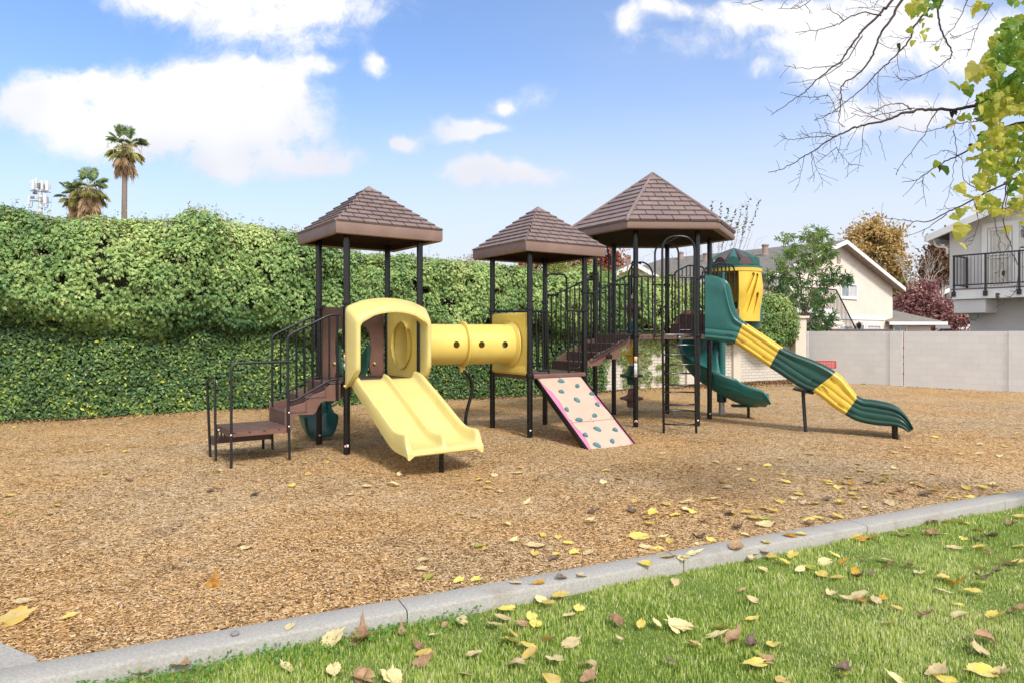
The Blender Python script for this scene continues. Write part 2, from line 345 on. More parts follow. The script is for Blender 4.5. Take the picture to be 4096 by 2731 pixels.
# ---------- roofs
def roof(c, corners, z0, z1, zp_, courses, tw, name, ridge=False, label=None):
    n = len(corners); top = V3(c, zp_)
    base = [V3(p, z1) for p in corners]
    mb = MB()
    # fascia with rounded bottom
    cv = V3(c, 0)
    def ring(z, s): return [Vector((c[0]+(p[0]-c[0])*s, c[1]+(p[1]-c[1])*s, z)) for p in corners]
    mb.loft([ring(z0+.02, .90), ring(z0, .965), ring(z0+.012, .992), ring(z0+.05, 1.0), ring(z1-.01, 1.0 if not ridge else .985), ring(z1+.005, .985)], True, False, False)
    fas = mb.build('roof_fascia', fasciam, ROOT, sharp=50); mb = MB()
    # sloped skin under the shingles
    inner = ring(z1, .98); mb.add(inner+[top-Vector((0, 0, .015))], [(i, (i+1) % n, n) for i in range(n)])
    # shingles : every tile a slab with its own gap
    for i in range(n):
        a, b = V3(corners[i], z1), V3(corners[(i+1) % n], z1); mid = (a+b)/2
        u = (b-a).normalized(); L = (b-a).length; sl = (top-mid); H = sl.length; sl.normalize(); nn = u.cross(sl); 
        if nn.z < 0: nn = -nn
        for k in range(courses):
            f0, f1 = k/courses*.93, (k+1)/courses*.93
            h0, h1 = f0*H, f1*H+.02
            w0, w1 = L/2*(1-f0)*.99, L/2*(1-min(f1+.01, 1))*.99
            o = (k % 2)*tw/2+(.07*k % tw)*.3; x = -w0-o
            x = -math.ceil((w0)/tw)*tw - (tw/2 if k % 2 else 0)
            while x < w0:
                xa, xb = x+.008, x+tw-.008; x += tw
                xa0, xb0 = max(xa, -w0), min(xb, w0); xa1, xb1 = max(xa-.02, -w1), min(xb-.02, w1)
                xa1 = max(min(xa, w1)-.0, -w1); xb1 = min(max(xb, -w1), w1)
                if xb0-xa0 < .004: continue
                P = lambda xx, h, t: mid+u*xx+sl*h+nn*t
                tb, tt = .036, .008
                vs = [P(xa0, h0, tb), P(xb0, h0, tb), P(xb1, h1, tt), P(xa1, h1, tt), P(xa0, h0, -.01), P(xb0, h0, -.01), P(xb1, h1, -.01), P(xa1, h1, -.01)]
                mb.add(vs, [(0, 1, 2, 3), (0, 4, 5, 1), (1, 5, 6, 2), (3, 7, 4, 0)])
    # cap
    cp = ring(zp_-(zp_-z1)*.10-.0, .10); capb = ring(zp_-(zp_-z1)*.12-.0, .105)
    tp = top+Vector((0, 0, .02)); cpp = [v+Vector((0, 0, .02)) for v in cp]
    mb.add(cpp+[tp], [(i, (i+1) % n, n) for i in range(n)]); mb.loft([capb, cpp], True, False, False)
    o = mb.build(name, roofm, ROOT, sharp=25)
    fas.parent = o
    if ridge:
        rb = MB()
        for i in range(n):
            a = V3(corners[i], z1+.01); a = a+(V3(c, z1)-a).normalized()*-.0; rb.tube([a+Vector((0, 0, -.02)), a*.96+top*.04+Vector((0, 0, .03)), top+Vector((0, 0, .02))], .035, 8, rs=[.03, .035, .022])
        split(rb, 'ridge_cap', roofm, o)
    # underside : shallow shell seen from below
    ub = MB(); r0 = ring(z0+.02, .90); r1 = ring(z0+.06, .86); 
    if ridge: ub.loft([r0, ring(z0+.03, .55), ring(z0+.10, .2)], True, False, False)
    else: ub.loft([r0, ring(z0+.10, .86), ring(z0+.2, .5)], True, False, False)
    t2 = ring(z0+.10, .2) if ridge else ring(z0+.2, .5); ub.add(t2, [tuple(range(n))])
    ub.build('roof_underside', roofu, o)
    if label: o['label'] = label
    return o
def sq(c, ps, t): return [Vector((c[0]+(p[0]-c[0])*t, c[1]+(p[1]-c[1])*t)) for p in ps]
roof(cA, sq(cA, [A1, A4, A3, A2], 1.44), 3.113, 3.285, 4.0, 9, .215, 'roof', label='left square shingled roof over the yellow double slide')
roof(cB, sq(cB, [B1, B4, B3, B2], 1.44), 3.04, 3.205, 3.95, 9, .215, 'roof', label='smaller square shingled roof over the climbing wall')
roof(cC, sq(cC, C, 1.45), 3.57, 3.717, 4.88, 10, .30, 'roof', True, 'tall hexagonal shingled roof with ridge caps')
# ---------- decks
def deck(ps, z, ins=.02, t=.05, skirt=.09, name='deck', par=None):
    c = sum(ps, Vector((0, 0)))/len(ps); q = [V3(c+(p-c)*(1-ins), z-t) for p in ps]
    mb = MB().prism(q, (0, 0, t)); n = len(ps)
    mb2 = [V3(c+(p-c)*(.995), z-skirt) for p in ps]; mi = [V3(c+(p-c)*(.96), z-skirt) for p in ps]
    o = [v+Vector((0, 0, skirt-.006)) for v in mb2]; oi = [v+Vector((0, 0, skirt-.006)) for v in mi]
    for i in range(n):
        j = (i+1) % n; mb.add([mb2[i], mb2[j], o[j], o[i], mi[i], mi[j], oi[j], oi[i]], [(0, 1, 2, 3), (7, 6, 5, 4), (0, 4, 5, 1), (3, 2, 6, 7)])
    return mb.build(name, brown_deck, par or ROOT, bevel=.004)
deck([A1, A4, A3, A2], zdA); deck([B1, B4, B3, B2], zdB); dC = deck(C, zdC)
# slots and bolts on the face of the hexagonal deck
m = MB(); fy = C2-C1; fu = V3(fy.normalized()); fn = Vector((fu.y, -fu.x, 0))
slot = pm('dark_slot', (.01, .008, .008), .8)
for px in (846, 920, 1178, 1222, 1352, 1462):
    t = lam('B', px, C1, math.atan2(fy.y, fy.x)); m.box(V3(C1)+fu*t+fn*.002+Vector((0, 0, zdC-.045)), (.022, .006, .007), math.atan2(fy.y, fy.x))
split(m, 'slot', slot, dC)
# ---------- yellow double slide
def slide_double():
    d = V3(-e1A); l = V3(e2A); mid = V3((A1+A4)/2)+d*.0
    prof = [(-.02, 1.05, .10), (.06, 1.03, .11), (.19, .96, .15), (.45, .825, .155), (.7, .70, .16), (.95, .565, .165), (1.17, .445, .17), (1.32, .37, .17), (1.45, .325, .165), (1.6, .305, .17), (1.72, .297, .18), (1.78, .293, .15), (1.82, .285, .05), (1.86, .262, .0)]
    pr = []
    P = catmull([Vector(p) for p in prof], 3)
    hw = .545
    half = [(-hw, -.075), (-hw-.004, .0), (-hw, .75), (-hw+.012, .95), (-hw+.035, 1.), (-hw+.058, .93), (-hw+.072, .7), (-hw+.085, .25), (-hw+.105, .05), (-hw+.14, .0), (-.3, .0), (-.075, .0), (-.05, .06), (-.034, .3), (-.024, .62), (-.012, .74)]
    secs = []
    for p in P:
        s, z, h = p; sec = []
        full = half+[(0, .76)]+[(-x, y) for x, y in reversed(half)]
        for x, y in full:
            zz = z+(y*h if y >= 0 else y); sec.append(mid+d*s+l*(x+.01)+Vector((0, 0, zz)))
        n = [(hw-.02, -.085), (hw-.10, -.03), (0, -.03), (-hw+.10, -.03), (-hw+.02, -.085)]
        for x, y in n: sec.append(mid+d*s+l*(x+.01)+Vector((0, 0, z+y)))
        secs.append(sec)
    # front lip
    o = MB().loft(secs, True, True).build('double_slide', yellow_f, ROOT, sharp=50)
    MB().tube([mid+d*1.82+l*(-hw+.01)+Vector((0, 0, .245)), mid+d*1.82+l*(hw+.01)+Vector((0, 0, .245))], .034, 12).build('exit_lip', yellow_f, o)
    tube_part('support_leg', [mid+d*1.58+l*.085+Vector((0, 0, -.2)), mid+d*1.58+l*.085+Vector((0, 0, .27))], .032, black, o, 14)
slide_double()
# ---------- arched yellow hood over the slide entrance
def hood():
    d = V3(-e1A); l = V3(e2A); mid = V3((A1+A4)/2)
    def path(hw, ztop, drop, zb, rc):   # from left foot over the arch to the right foot
        pts = []
        pts += [(-hw, zb), (-hw, zb+.15), (-hw, zb+.3), (-hw, zb+.45), (-hw, ztop-drop-rc-.12)]
        for a in np.linspace(180, 110, 6): pts.append((-hw+rc+rc*math.cos(R(a)), ztop-drop-rc+rc*math.sin(R(a))))
        for t in (-.6, -.4, -.2, 0, .2, .4, .6): pts.append((t*hw, ztop-drop*1.15*t*t))
        return pts + [(-x, z) for x, z in reversed(pts[:11])]
    L = [(.0, .625, 2.235, .11, .96, .10), (.05, .645, 2.25, .11, .94, .10), (.12, .64, 2.245, .115, 1.0, .11), (.30, .60, 2.12, .12, 1.19, .11), (.345, .585, 2.085, .12, 1.22, .11), (.36, .56, 2.055, .12, 1.235, .11), (.35, .535, 2.03, .12, 1.225, .11),
         (.30, .525, 2.025, .12, 1.18, .11), (.10, .53, 2.05, .12, 1.0, .11), (.02, .56, 2.10, .12, .96, .10)]
    secs = [[mid+d*f+l*(x+.015)+Vector((0, 0, z)) for x, z in path(hw, zt, dr, zb, rc)] for f, hw, zt, dr, zb, rc in L]
    mb = MB(); secs.append(secs[0])
    mb.loft(secs, False, False)
    n = len(secs)-1
    mb.add([s[0] for s in secs[:n]], [tuple(range(n))]); mb.add([s[-1] for s in secs[:n]], [tuple(reversed(range(n)))])
    o = mb.build('slide_hood', yellow_f, ROOT, sharp=60)
    MB().box(V3(A1, .98)+V3(-e2A)*.03+d*.05, (.07, .03, .03), phA).build('lug', yellow_f, o, bevel=.006)
hood()
# ---------- brown arched panel and the small green slide at the back of the left tower
def panel_arch():
    l = V3(e2A); b = V3(A2); nrm = V3(e1A)
    out = [(.05, 1.0), (.05, 2.10), (.09, 2.14), (1.08, 2.14), (1.12, 2.10), (1.12, 1.0)]
    inn = [(.90, 1.0), (.86, 1.18), (.885, 1.45)]
    for a in np.linspace(0, 180, 13): inn.append((.585+.30*math.cos(R(a)), 1.62+.30*math.sin(R(a))))
    inn += [(.285, 1.45), (.31, 1.18), (.27, 1.0)]
    poly = [b+l*x+nrm*.03+Vector((0, 0, z)) for x, z in out+inn]
    return MB().prism(poly, nrm*.05).build('arch_panel', brown, ROOT, bevel=.012, seg=3)
pa = panel_arch()
for (k, X, Y) in (('E', 696, 728), ('G', 333, 676), ('E', 560, 400)):
    p = vp(k, X, Y, A2, phA); MB().tube([p+V3(e1A)*.02, p+V3(-e1A)*.005], .018, 12).build('bolt', yellow_f if k != 'n' else steel, pa)
def chute(cen, wid, hs, m, name, parent, par_secs=None, th=.03, label=None):
    """open U-shaped chute along a centre line; hs = wall height at each point"""
    secs = []
    for i, p in enumerate(cen):
        a = cen[max(i-1, 0)]; b = cen[min(i+1, len(cen)-1)]; t = (b-a); t.z = 0; t.normalize(); l = Vector((-t.y, t.x, 0)); up = Vector((0, 0, 1)); h = hs[i]; w_ = wid/2
        q = [(-w_-.02, .55*h), (-w_-.035, h-.02), (-w_-.02, h+.012), (-w_+.02, h), (-w_+.03, .5*h), (-w_*.8, .12*h), (-w_*.45, .0), (0, -.01), (w_*.45, .0), (w_*.8, .12*h), (w_-.03, .5*h), (w_-.02, h), (w_+.02, h+.012), (w_+.035, h-.02), (w_+.02, .55*h), (w_*.95, .2*h), (w_*.7, -.04), (0, -.06), (-w_*.7, -.04), (-w_*.95, .2*h)]
        secs.append([p+l*x+up*z for x, z in q])
    o = MB().loft(secs, True, True).build(name, m, parent, sharp=60)
    if label: o['label'] = label
    return o
ca = catmull([V3((A2+A3)/2, 1.02), V3((A2+A3)/2+e1A*.22, .98), Vector((-2.95, 11.72, .72)), Vector((-3.22, 11.83, .50)), Vector((-3.36, 11.62, .28)), Vector((-3.24, 11.34, .12)), Vector((-3.10, 11.12, .08))], 5)
chute(ca, .5, [.5-.2*min(1, i/12) for i in range(len(ca))], dgreen, 'curved_slide', ROOT, label='short dark green slide curving down behind the left tower')
# ---------- tunnel
def tunnel():
    a = V3((A3+A4)/2, 1.54); b = V3((B1+B2)/2, 1.54); ax = (b-a).normalized(); side = Vector((ax.y, -ax.x, 0)); up = Vector((0, 0, 1)); L = (b-a).length; Rr = .335
    Mx = Matrix((side, up, ax)).transposed()
    prof = [(Rr+.06, -.03), (Rr+.01, .05), (Rr, .10), (Rr-.002, L/2), (Rr, L-.05), (Rr+.07, L-.012), (Rr+.07, L+.01), (Rr-.02, L+.01), (Rr-.022, L/2), (Rr-.02, .08), (Rr+.015, .0), (Rr+.04, -.035), (Rr+.06, -.03)]
    mb = MB(); n = 64; vs = []
    for r, z in prof[:-1]:
        for k in range(n): t = 2*math.pi*k/n; vs.append(a+Mx @ Vector((r*math.cos(t), r*math.sin(t), z)))
    m = len(prof)-1; fs = [(i*n+k, i*n+(k+1) % n, ((i+1) % m)*n+(k+1) % n, ((i+1) % m)*n+k) for i in range(m) for k in range(n)]
    mb.add(vs, fs, True); o = mb.build('tunnel', yellow_t, ROOT, sharp=35)
    cs = []
    for X in (1068, 1294, 1502):
        px, py = zp('G', X, 512); kx = (px-CX)/F
        s0 = a+side*Rr; t = (kx*s0.y-s0.x)/(ax.x-kx*ax.y); p = a+ax*t
        q = EYE-(py-HOR)/F*(s0.y+ax.y*t); dz = Vector((0, 0, q-1.54))
        cs.append(MB().tube([p+dz+side*.6, p+dz-side*.6], .055, 20).build('cutter', yellow_t))
    cut(o, cs)
    px, py = zp('G', 1118, 500); kx = (px-CX)/F; t = (kx*a.y-a.x)/(ax.x-kx*ax.y); c = a+ax*t
    MB().lathe(c, [(Rr-.001, -.03), (Rr+.03, -.026), (Rr+.052, -.012), (Rr+.052, .012), (Rr+.03, .026), (Rr-.001, .03)], 64, Mx).build('flange', yellow_t, o, sharp=50)
    # gooseneck support pipe
    pts = [c+Vector((0, 0, -Rr-.10)), c+Vector((.05, 0, -Rr-.13)), c+ax*.16+Vector((0, 0, -.62)), c+ax*.17+Vector((0, 0, -.80)), c+ax*.10+Vector((0, 0, -1.05)), c+ax*.06+Vector((0, 0, -1.25)), c+ax*.06+Vector((0, 0, -1.7))]
    tube_part('support_pipe', catmull(pts, 5), .028, black, o, 12)
    MB().box(c+Vector((-.0, 0, -Rr-.08)), (.10, .06, .10), phA).build('pipe_clamp', yellow_t, o, bevel=.015)
    for (p0, u, lab, out, zz0, zz1, w_) in ((V3(A4), V3(e1A), 'tunnel_panel', V3(e2A), 1.03, 2.10, sA), (V3(B1), V3(e1B), 'tunnel_panel', V3(-e2B), 1.03, 2.07, sB)):
        u = u.normalized(); q = [p0+u*x+Vector((0, 0, z))-out*.03 for x, z in ((.055, zz0), (w_-.055, zz0), (w_-.055, zz1), (.055, zz1))]
        pnl = MB().prism(q, out*.055).build(lab, yellow_t, ROOT)
        cc = p0+u*(w_/2)+Vector((0, 0, 1.54)); cut(pnl, [MB().tube([cc-out*.4, cc+out*.4], Rr+(.03 if p0 == V3(A4) else -.02), 48).build('cutter', yellow_t)])
        d = pnl.modifiers.new('bevel', 'BEVEL'); d.width = .01; d.segments = 2; d.limit_method = 'ANGLE'; d.angle_limit = R(40)
        bm_ = MB(); Ms = Matrix((u, Vector((0, 0, 1)), out)).transposed()
        for k in range(14):
            t = 2*math.pi*(k+.5)/14
            for sgn in (1, -1):
                bp = cc+u*(Rr+.045)*math.cos(t)+Vector((0, 0, (Rr+.045)*math.sin(t)))+out*(.032*sgn if sgn > 0 else -.038); bm_.tube([bp-out*.004, bp+out*.004], .008, 8)
        for x in (.09, w_-.09):
            for z in (zz0+.05, zz1-.05):
                for q_ in (-.034, .028): bm_.tube([p0+u*x+Vector((0, 0, z))+out*(q_-.002), p0+u*x+Vector((0, 0, z))+out*(q_+.004)], .012, 8)
        split(bm_, 'bolt', steel, pnl)
        if lab and p0 == V3(B1):  # moulded lips on the outer face
            rb = MB()
            rb.loft([[p0+u*x+out*o_+Vector((0, 0, z)) for o_, z in ((.024, zz1-.02), (.05, zz1-.03), (.05, zz1-.16-.05*math.cos(x*5.2)), (.024, zz1-.2-.05*math.cos(x*5.2)))] for x in np.linspace(.07, w_-.07, 14)])
            rb.loft([[p0+u*x+out*o_+Vector((0, 0, z)) for o_, z in ((.024, zz0+.02), (.05, zz0+.03), (.05, zz0+.10+.03*math.cos(x*5.2)), (.024, zz0+.15+.03*math.cos(x*5.2)))] for x in np.linspace(.07, w_-.07, 14)])
            split(rb, 'moulding', yellow_t, pnl)
tunnel()
# ---------- stairs on the left tower
def stringer(poly, ext, parent): return MB().prism(poly, ext).build('stringer', brown, parent, bevel=.006)
def stair(p0, u, l, w_, steps, name, parent=ROOT):
    """steps: (start, end, z) along u ; l the width direction"""
    mb = MB(); prev = None
    for (s0, s1, z, zr) in steps:
        q = [p0+u*s0+Vector((0, 0, z-.02)), p0+u*s1+Vector((0, 0, z-.02)), p0+u*s1+Vector((0, 0, z)), p0+u*s0+Vector((0, 0, z))]; mb.prism(q, l*w_)
        if zr is not None:
            q = [p0+u*s0+Vector((0, 0, zr)), p0+u*(s0+.012)+Vector((0, 0, zr)), p0+u*(s0+.012)+Vector((0, 0, z-.021)), p0+u*s0+Vector((0, 0, z-.021))]; mb.prism(q, l*w_)
    return mb.build(name, brown_deck, parent, bevel=.004)
Fp = Vector((-3.716, 8.99, 0)); uA = V3(e2A); lA = V3(e1A)
plat = stair(Fp, uA, lA, .80, [(0, .735, .45, .38)], 'stair_platform')
m = MB(); m.box(Fp+uA*.367+lA*.01+Vector((0, 0, .40)), (.735, .018, .075), phA); m.box(Fp+uA*.367+lA*.79+Vector((0, 0, .40)), (.735, .018, .075), phA); m.box(Fp+uA*.012+lA*.4+Vector((0, 0, .398)), (.018, .76, .07), phA)
m.build('platform_apron', brown, plat, bevel=.003)
m = MB()
for X in (388, 566, 735, 903): p = vp('F', X, 1075, Fp, phA); m.box(Vector((p.x, p.y, .415)), (.028, .008, .011), phA)
split(m, 'slot', slot, plat)
# lower entry step behind the platform, with slotted riser
m = MB(); m.box(Fp+uA*.367+lA*.965+Vector((0, 0, .235)), (.80, .33, .03), phA); m.box(Fp+uA*.367+lA*.83+Vector((0, 0, .20)), (.80, .012, .06), phA)
for k in range(16): m.box(Fp+uA*(.02+k*.046)+lA*.815+Vector((0, 0, .31)), (.026, .01, .13), phA)
m.box(Fp+uA*-.03+lA*.98+Vector((0, 0, .20)), (.02, .3, .10), phA)
stp = m.build('entry_step', brown_deck, ROOT, bevel=.003); tube_part('support_leg', [ground('F', 720, 1250)+Vector((0, 0, -.1)), ground('F', 720, 1250)+Vector((0, 0, .22))], .02, black, stp)
st1 = stair(Fp+uA*.735+lA*.02, uA, lA, .76, [(0, .30, .645, .45), (.28, .58, .838, .625), (.56, .86, 1.026, .818)], 'staircase')
nearA = Vector((-3.08, 9.435)); pl = []
for X, Y in ((262,1150),(330,1130),(400,1110),(440,1080),(490,1035),(540,1015),(600,990),(630,950),(655,935),(710,930),(755,925),(755,1093),(600,1095),(565,1110),(540,1150),(525,1190),(500,1220),(480,1226),(360,1226),(325,1240),(300,1275),(290,1350),(270,1395),(215,1398),(215,1175),(235,1155)):
    pl.append(vp('E', X, Y, nearA+e1A*.03, phA))
stringer(pl, lA*.022, st1); stringer([p+lA*.76 for p in pl], lA*.022, st1)
def railing(k, P0, ang, top, low, bal, posts=(), r=.0185, parent=ROOT, m=grip, name='handrail', fr=.07, br=.013):
    o = MB(); tp = [vp(k, X, Y, P0, ang) for X, Y in top]; lp = [vp(k, X, Y, P0, ang) for X, Y in low]
    o.tube(fil(tp, fr), r, 10)
    if lp: o.tube(fil(lp, fr*.8), r*.9, 10)
    ob = o.build(name, m, parent); b = MB()
    def zat(line, X):
        p = vp(k, X, 0, P0, ang); t = (p.x-P0[0])*math.cos(ang)+(p.y-P0[1])*math.sin(ang)
        for a, c in zip(line[:-1], line[1:]):
            ta = (a.x-P0[0])*math.cos(ang)+(a.y-P0[1])*math.sin(ang); tc_ = (c.x-P0[0])*math.cos(ang)+(c.y-P0[1])*math.sin(ang)
            if min(ta, tc_) <= t <= max(ta, tc_) and abs(ta-tc_) > 1e-5: return Vector((P0[0]+t*math.cos(ang), P0[1]+t*math.sin(ang), a.z+(c.z-a.z)*(t-ta)/(tc_-ta)))
    for X in bal:
        a, c = zat(tp, X), zat(lp, X) if lp else None
        if a and c: b.tube([c, a], br, 8)
    for pts in posts: b.tube(fil([vp(k, X, Y, P0, ang) for X, Y in pts], .05), r, 10)
    if b.v: split(b, 'baluster', black, ob)
    return ob
zg = 1835
r1 = railing('E', nearA, phA, [(262,1655),(245,1000),(243,480),(275,447),(650,265),(748,262)], [(258,1092),(312,1085),(652,888),(722,880)], (330,408,487,570,645), [[(722,262),(722,880),(724,1092)]])
nA2 = nearA+e1A*.80
r2 = railing('E', nA2, phA, [(96,1560),(93,1000),(93,490),(115,455),(482,280),(552,285)], [(100,1056),(150,1050),(482,872),(548,862)], (175,250,325,400,478), [[(548,285),(548,862)]])
# hand rails of the platform
pfl = Vector((-3.66, 8.90)); a0 = V3(pfl, -.1); a1 = vp('F', 362, 300, pfl, phA); a2 = vp('F', 395, 292, pfl, phA); a3 = vp('F', 1000, 290, pfl, phA)
zt = a2.z; fr = V3(nearA, zt)
tube_part('handrail', fil([V3(pfl, -.1), V3(pfl, zt), fr], .10), .0185, grip)
p1 = ground('F', 183, 1388); p2 = ground('F', 120, 1342)
tube_part('handrail', fil([p1+Vector((0, 0, -.1)), Vector((p1.x-.02, p1.y, 1.13)), Vector((p2.x-.05, p2.y, 1.06)), p2+Vector((0, 0, -.1))], .08), .0185, grip)
m = MB()
for p in (V3(pfl, .41), V3(nearA, .64), V3(nearA, .45), V3(Fp.xy, .41)+lA*.5-uA*.03): m.lathe(p+Vector((.005, -.018, 0)), [(.012, 0), (.008, .012), (0, .014)], 10, Matrix.Rotation(R(90), 3, 'X'))
split(m, 'bolt', white_m, ROOT)
# brackets of the rail on the posts
for p, z0, z1 in ((A1, 2.12, 1.55), (A2, 2.08, 1.55)):
    q = V3(p)-uA*.06; tube_part('rail_bracket', fil([V3(p, z0), V3(q.xy, z0-.0), V3(q.xy, z1), V3(p, z1-.1)], .04), .016, black)
# ---------- climbing wall
def climbing_wall():
    d = V3(-e1B); l = V3(e2B); L = 1.32; z0 = .985
    def P(s, x, h=0): # s 0..1 down the slope
        nrm = (l.cross(d*L+Vector((0, 0, -z0)))).normalized(); nrm = nrm if nrm.z > 0 else -nrm
        return V3(B1)+l*x+d*(.06+s*L)+Vector((0, 0, z0*(1-s)+.0))+nrm*h
    xl, xr = .10, 1.02
    mb = MB(); q = [P(0, xl, 0), P(1.04, xl, 0), P(1.04, xr, 0), P(0, xr, 0)]; dn = P(0, 0, -.02)-P(0, 0, 0)
    pink = pm('pink_plastic', (.72, .20, .36), .45, .06, 3, .05); beige = pm('beige_plastic_panel', (.53, .385, .30), .5, .05, 2.5, .06, dirt=((.55,.37,.27), .3))
    o = mb.prism(q, dn).build('climbing_wall', pink, ROOT)
    def wav(side):
        pts = []
        for s in np.linspace(0, 1.04, 40):
            if side < 0: w_ = .02+.07*max(0, math.sin(s*7.5-.6))**1.5*(s < .62)+.03*(s > .2)+.022*math.sin(s*17)*(s > .15)+.02*(s > .6)
            else: w_ = .012+.05*max(0, math.sin(s*8-1.0))*(s < .8)+.018*math.sin(s*19)*(s > .15)+.07*max(0, s-.72)*2.2
            pts.append((s, max(.004, w_)))
        return pts
    pts = [P(s, xl+w_, .004) for s, w_ in wav(-1)] + [P(s, xr-w_, .004) for s, w_ in reversed(wav(1))]
    m2 = MB(); m2.prism(pts, (P(0, 0, .004)-P(0, 0, 0))); m2.build('panel_face', beige, o)
    sm = MB(); sm.prism([P(.655, xl+.05, .0085), P(.66, xl+.05, .0085), P(.66, xr-.05, .0085), P(.655, xr-.05, .0085)], P(0, 0, .001)-P(0, 0, 0)); sm.build('panel_seam', brown, o)
    for x in (xl-.015, xr+.015):
        f = MB(); c = [P(-.0, x-.016, -.07), P(1.05, x-.016, -.07), P(1.05, x-.016, .012), P(-.0, x-.016, .012)]; f.prism(c, l*.032); f.build('side_rail', black, o, bevel=.004)
    nrm = (P(0, 0, 1)-P(0, 0, 0)).normalized(); p0 = P(0, 0)
    dirc = (P(1, 0)-P(0, 0)).normalized()
    for i, (X, Y) in enumerate(((577,1080),(665,1105),(581,1135),(740,1145),(659,1178),(770,1202),(610,1227),(755,1260),(670,1282),(765,1330),(862,1333),(707,1360),(848,1393),(762,1413))):
        px, py = zp('J', X, Y); ray = Vector(((px-CX)/F, 1, -(py-HOR)/F)); ori = Vector((0, 0, EYE)); t = (p0-ori).dot(nrm)/ray.dot(nrm); c = ori+ray*t
        big = i in (0, 4, 8, 9, 13); a = (.062 if big else .045); b = (.036 if big else .038); rot = random.uniform(-.5, .5) + (.5 if big else 0)
        ua = l*math.cos(rot)+dirc*math.sin(rot); ub = nrm.cross(ua); secs = []
        for hh, sc in ((.0, 1.), (.012, 1.), (.026, .88), (.036, .66), (.042, .35), (.043, .12)):
            sec = []
            for k in range(14):
                t_ = 2*math.pi*k/14; rr = 1+.16*math.sin(2*t_+i)+(.22*math.cos(t_) if big else .08*math.cos(3*t_+i))
                sec.append(c+ua*(a*sc*rr*math.cos(t_)-.01*hh/.04)+ub*(b*sc*rr*math.sin(t_)+.012*hh/.04)+nrm*(hh+.006))
            secs.append(sec)
        hd = MB().loft(secs, True, True).build('climbing_hold', teal, o, sharp=70)
        MB().tube([c+nrm*.040, c+nrm*.052], .007, 8).build('bolt', steel, hd)
    # brown rounded nosing above
    q = V3(B1)+d*.04+l*.06; MB().box(q+l*.52+Vector((0, 0, 1.015)), (1.10, .10, .075), phB).build('deck_nosing', brown, o, bevel=.02, seg=3)
    m = MB()
    for s, x in ((.02, .14), (.02, .55), (.02, .98), (.63, .55), (.67, .56), (.63, .16), (.66, .15), (.63, .98), (.66, .985)): m.tube([P(s, x, .005), P(s, x, .014)], .011, 8)
    split(m, 'screw', steel, o)
climbing_wall()
# front guard loops of the middle tower
pf = B1+(-e1B)*.03; kb = dict(parent=ROOT, m=black, r=.017, br=.012)
tube_part('entry_hoop', fil([vp('D', 300, 1432, pf, phB), vp('D', 285, 900, pf, phB), vp('D', 272, 385, pf, phB), vp('D', 484, 385, pf, phB), vp('D', 500, 900, pf, phB), vp('D', 509, 1420, pf, phB)], .12), .017, black)
railing('D', pf, phB, [(110,772),(288,772)], [], (), [[(165,772),(180,1390),(302,1387)], [(232,772),(244,1386)]], name='guard_rail', **kb)
railing('D', pf, phB, [(505,768),(668,770)], [], (), [[(608,768),(622,1365),(512,1362)], [(552,768),(564,1363)]], name='guard_rail', **kb)
# side rails on the back of the middle tower (between far post and left post)
pk = B2+e2B*.03
gb = MB(); 
for x in (.12, .30, .48, .66, .84, 1.02): gb.tube([V3(B2+e2B*x, zdB+.04), V3(B2+e2B*x, 2.12)], .012, 8)
gb.tube([V3(B2, 2.12), V3(B3, 2.12)], .017, 10); gb.tube([V3(B2+e2B*.1, zdB+.06), V3(B3-e2B*.1, zdB+.06)], .014, 10); split(gb, 'rail_bar', black, ROOT)
# ---------- stairs from the middle tower up to the hexagonal one
angN = math.atan2((C1-B4).y, (C1-B4).x); uB = V3((C1-B4).normalized()); 
railing('D', B4, angN, [(680,578),(735,583),(765,583),(1112,405),(1205,405)], [(745,585),(745,1215),(765,1257),(790,1252),(1145,1048),(1155,1000),(1150,405)], (797,845,897,945,995,1045,1092), m=black, r=.018, br=.013, fr=.05)
angF = math.atan2((C6-B3).y, (C6-B3).x)
railing('D', B3, angF, [(260,612),(305,607),(352,607),(640,470),(700,447),(768,442)], [(328,612),(328,1180),(350,1237),(378,1230),(700,1042),(768,1036)], (378,428,478,523,572,620,668,713), m=black, r=.018, br=.013, fr=.05)
p0 = V3(B4)+Vector((-uB.y, uB.x, 0))*.10; lB = Vector((-uB.y, uB.x, 0)); Ls = (C1-B4).length
st2 = stair(p0+uB*.03, uB, lB, .97, [(.0, .36, 1.215, 1.05), (.33, .70, 1.38, 1.2), (.66, 1.04, 1.545, 1.37), (1.0, 1.12, 1.695, 1.53)], 'staircase')
pl = [vp('D', X, Y, B4+Vector((-uB.y, uB.x))*.08, angN) for X, Y in ((708,1290),(760,1255),(820,1200),(880,1180),(940,1150),(1000,1120),(1040,1080),(1100,1065),(1167,1055),(1167,1125),(1150,1140),(1085,1140),(1050,1155),(1035,1185),(1030,1240),(1025,1262),(1010,1272),(898,1272),(868,1285),(855,1325),(830,1340),(745,1342),(708,1358))]
stringer(pl, lB*.022, st2); stringer([p+lB*.97 for p in pl], lB*.022, st2)
bx = vp('D', 933, 1243, B4-Vector((-uB.y, uB.x))*.02, angN); MB().box(bx, (.11, .05, .075), angN).box(bx+Vector((0, 0, .05)), (.03, .03, .06), angN).build('clamp_box', black, st2, bevel=.01)
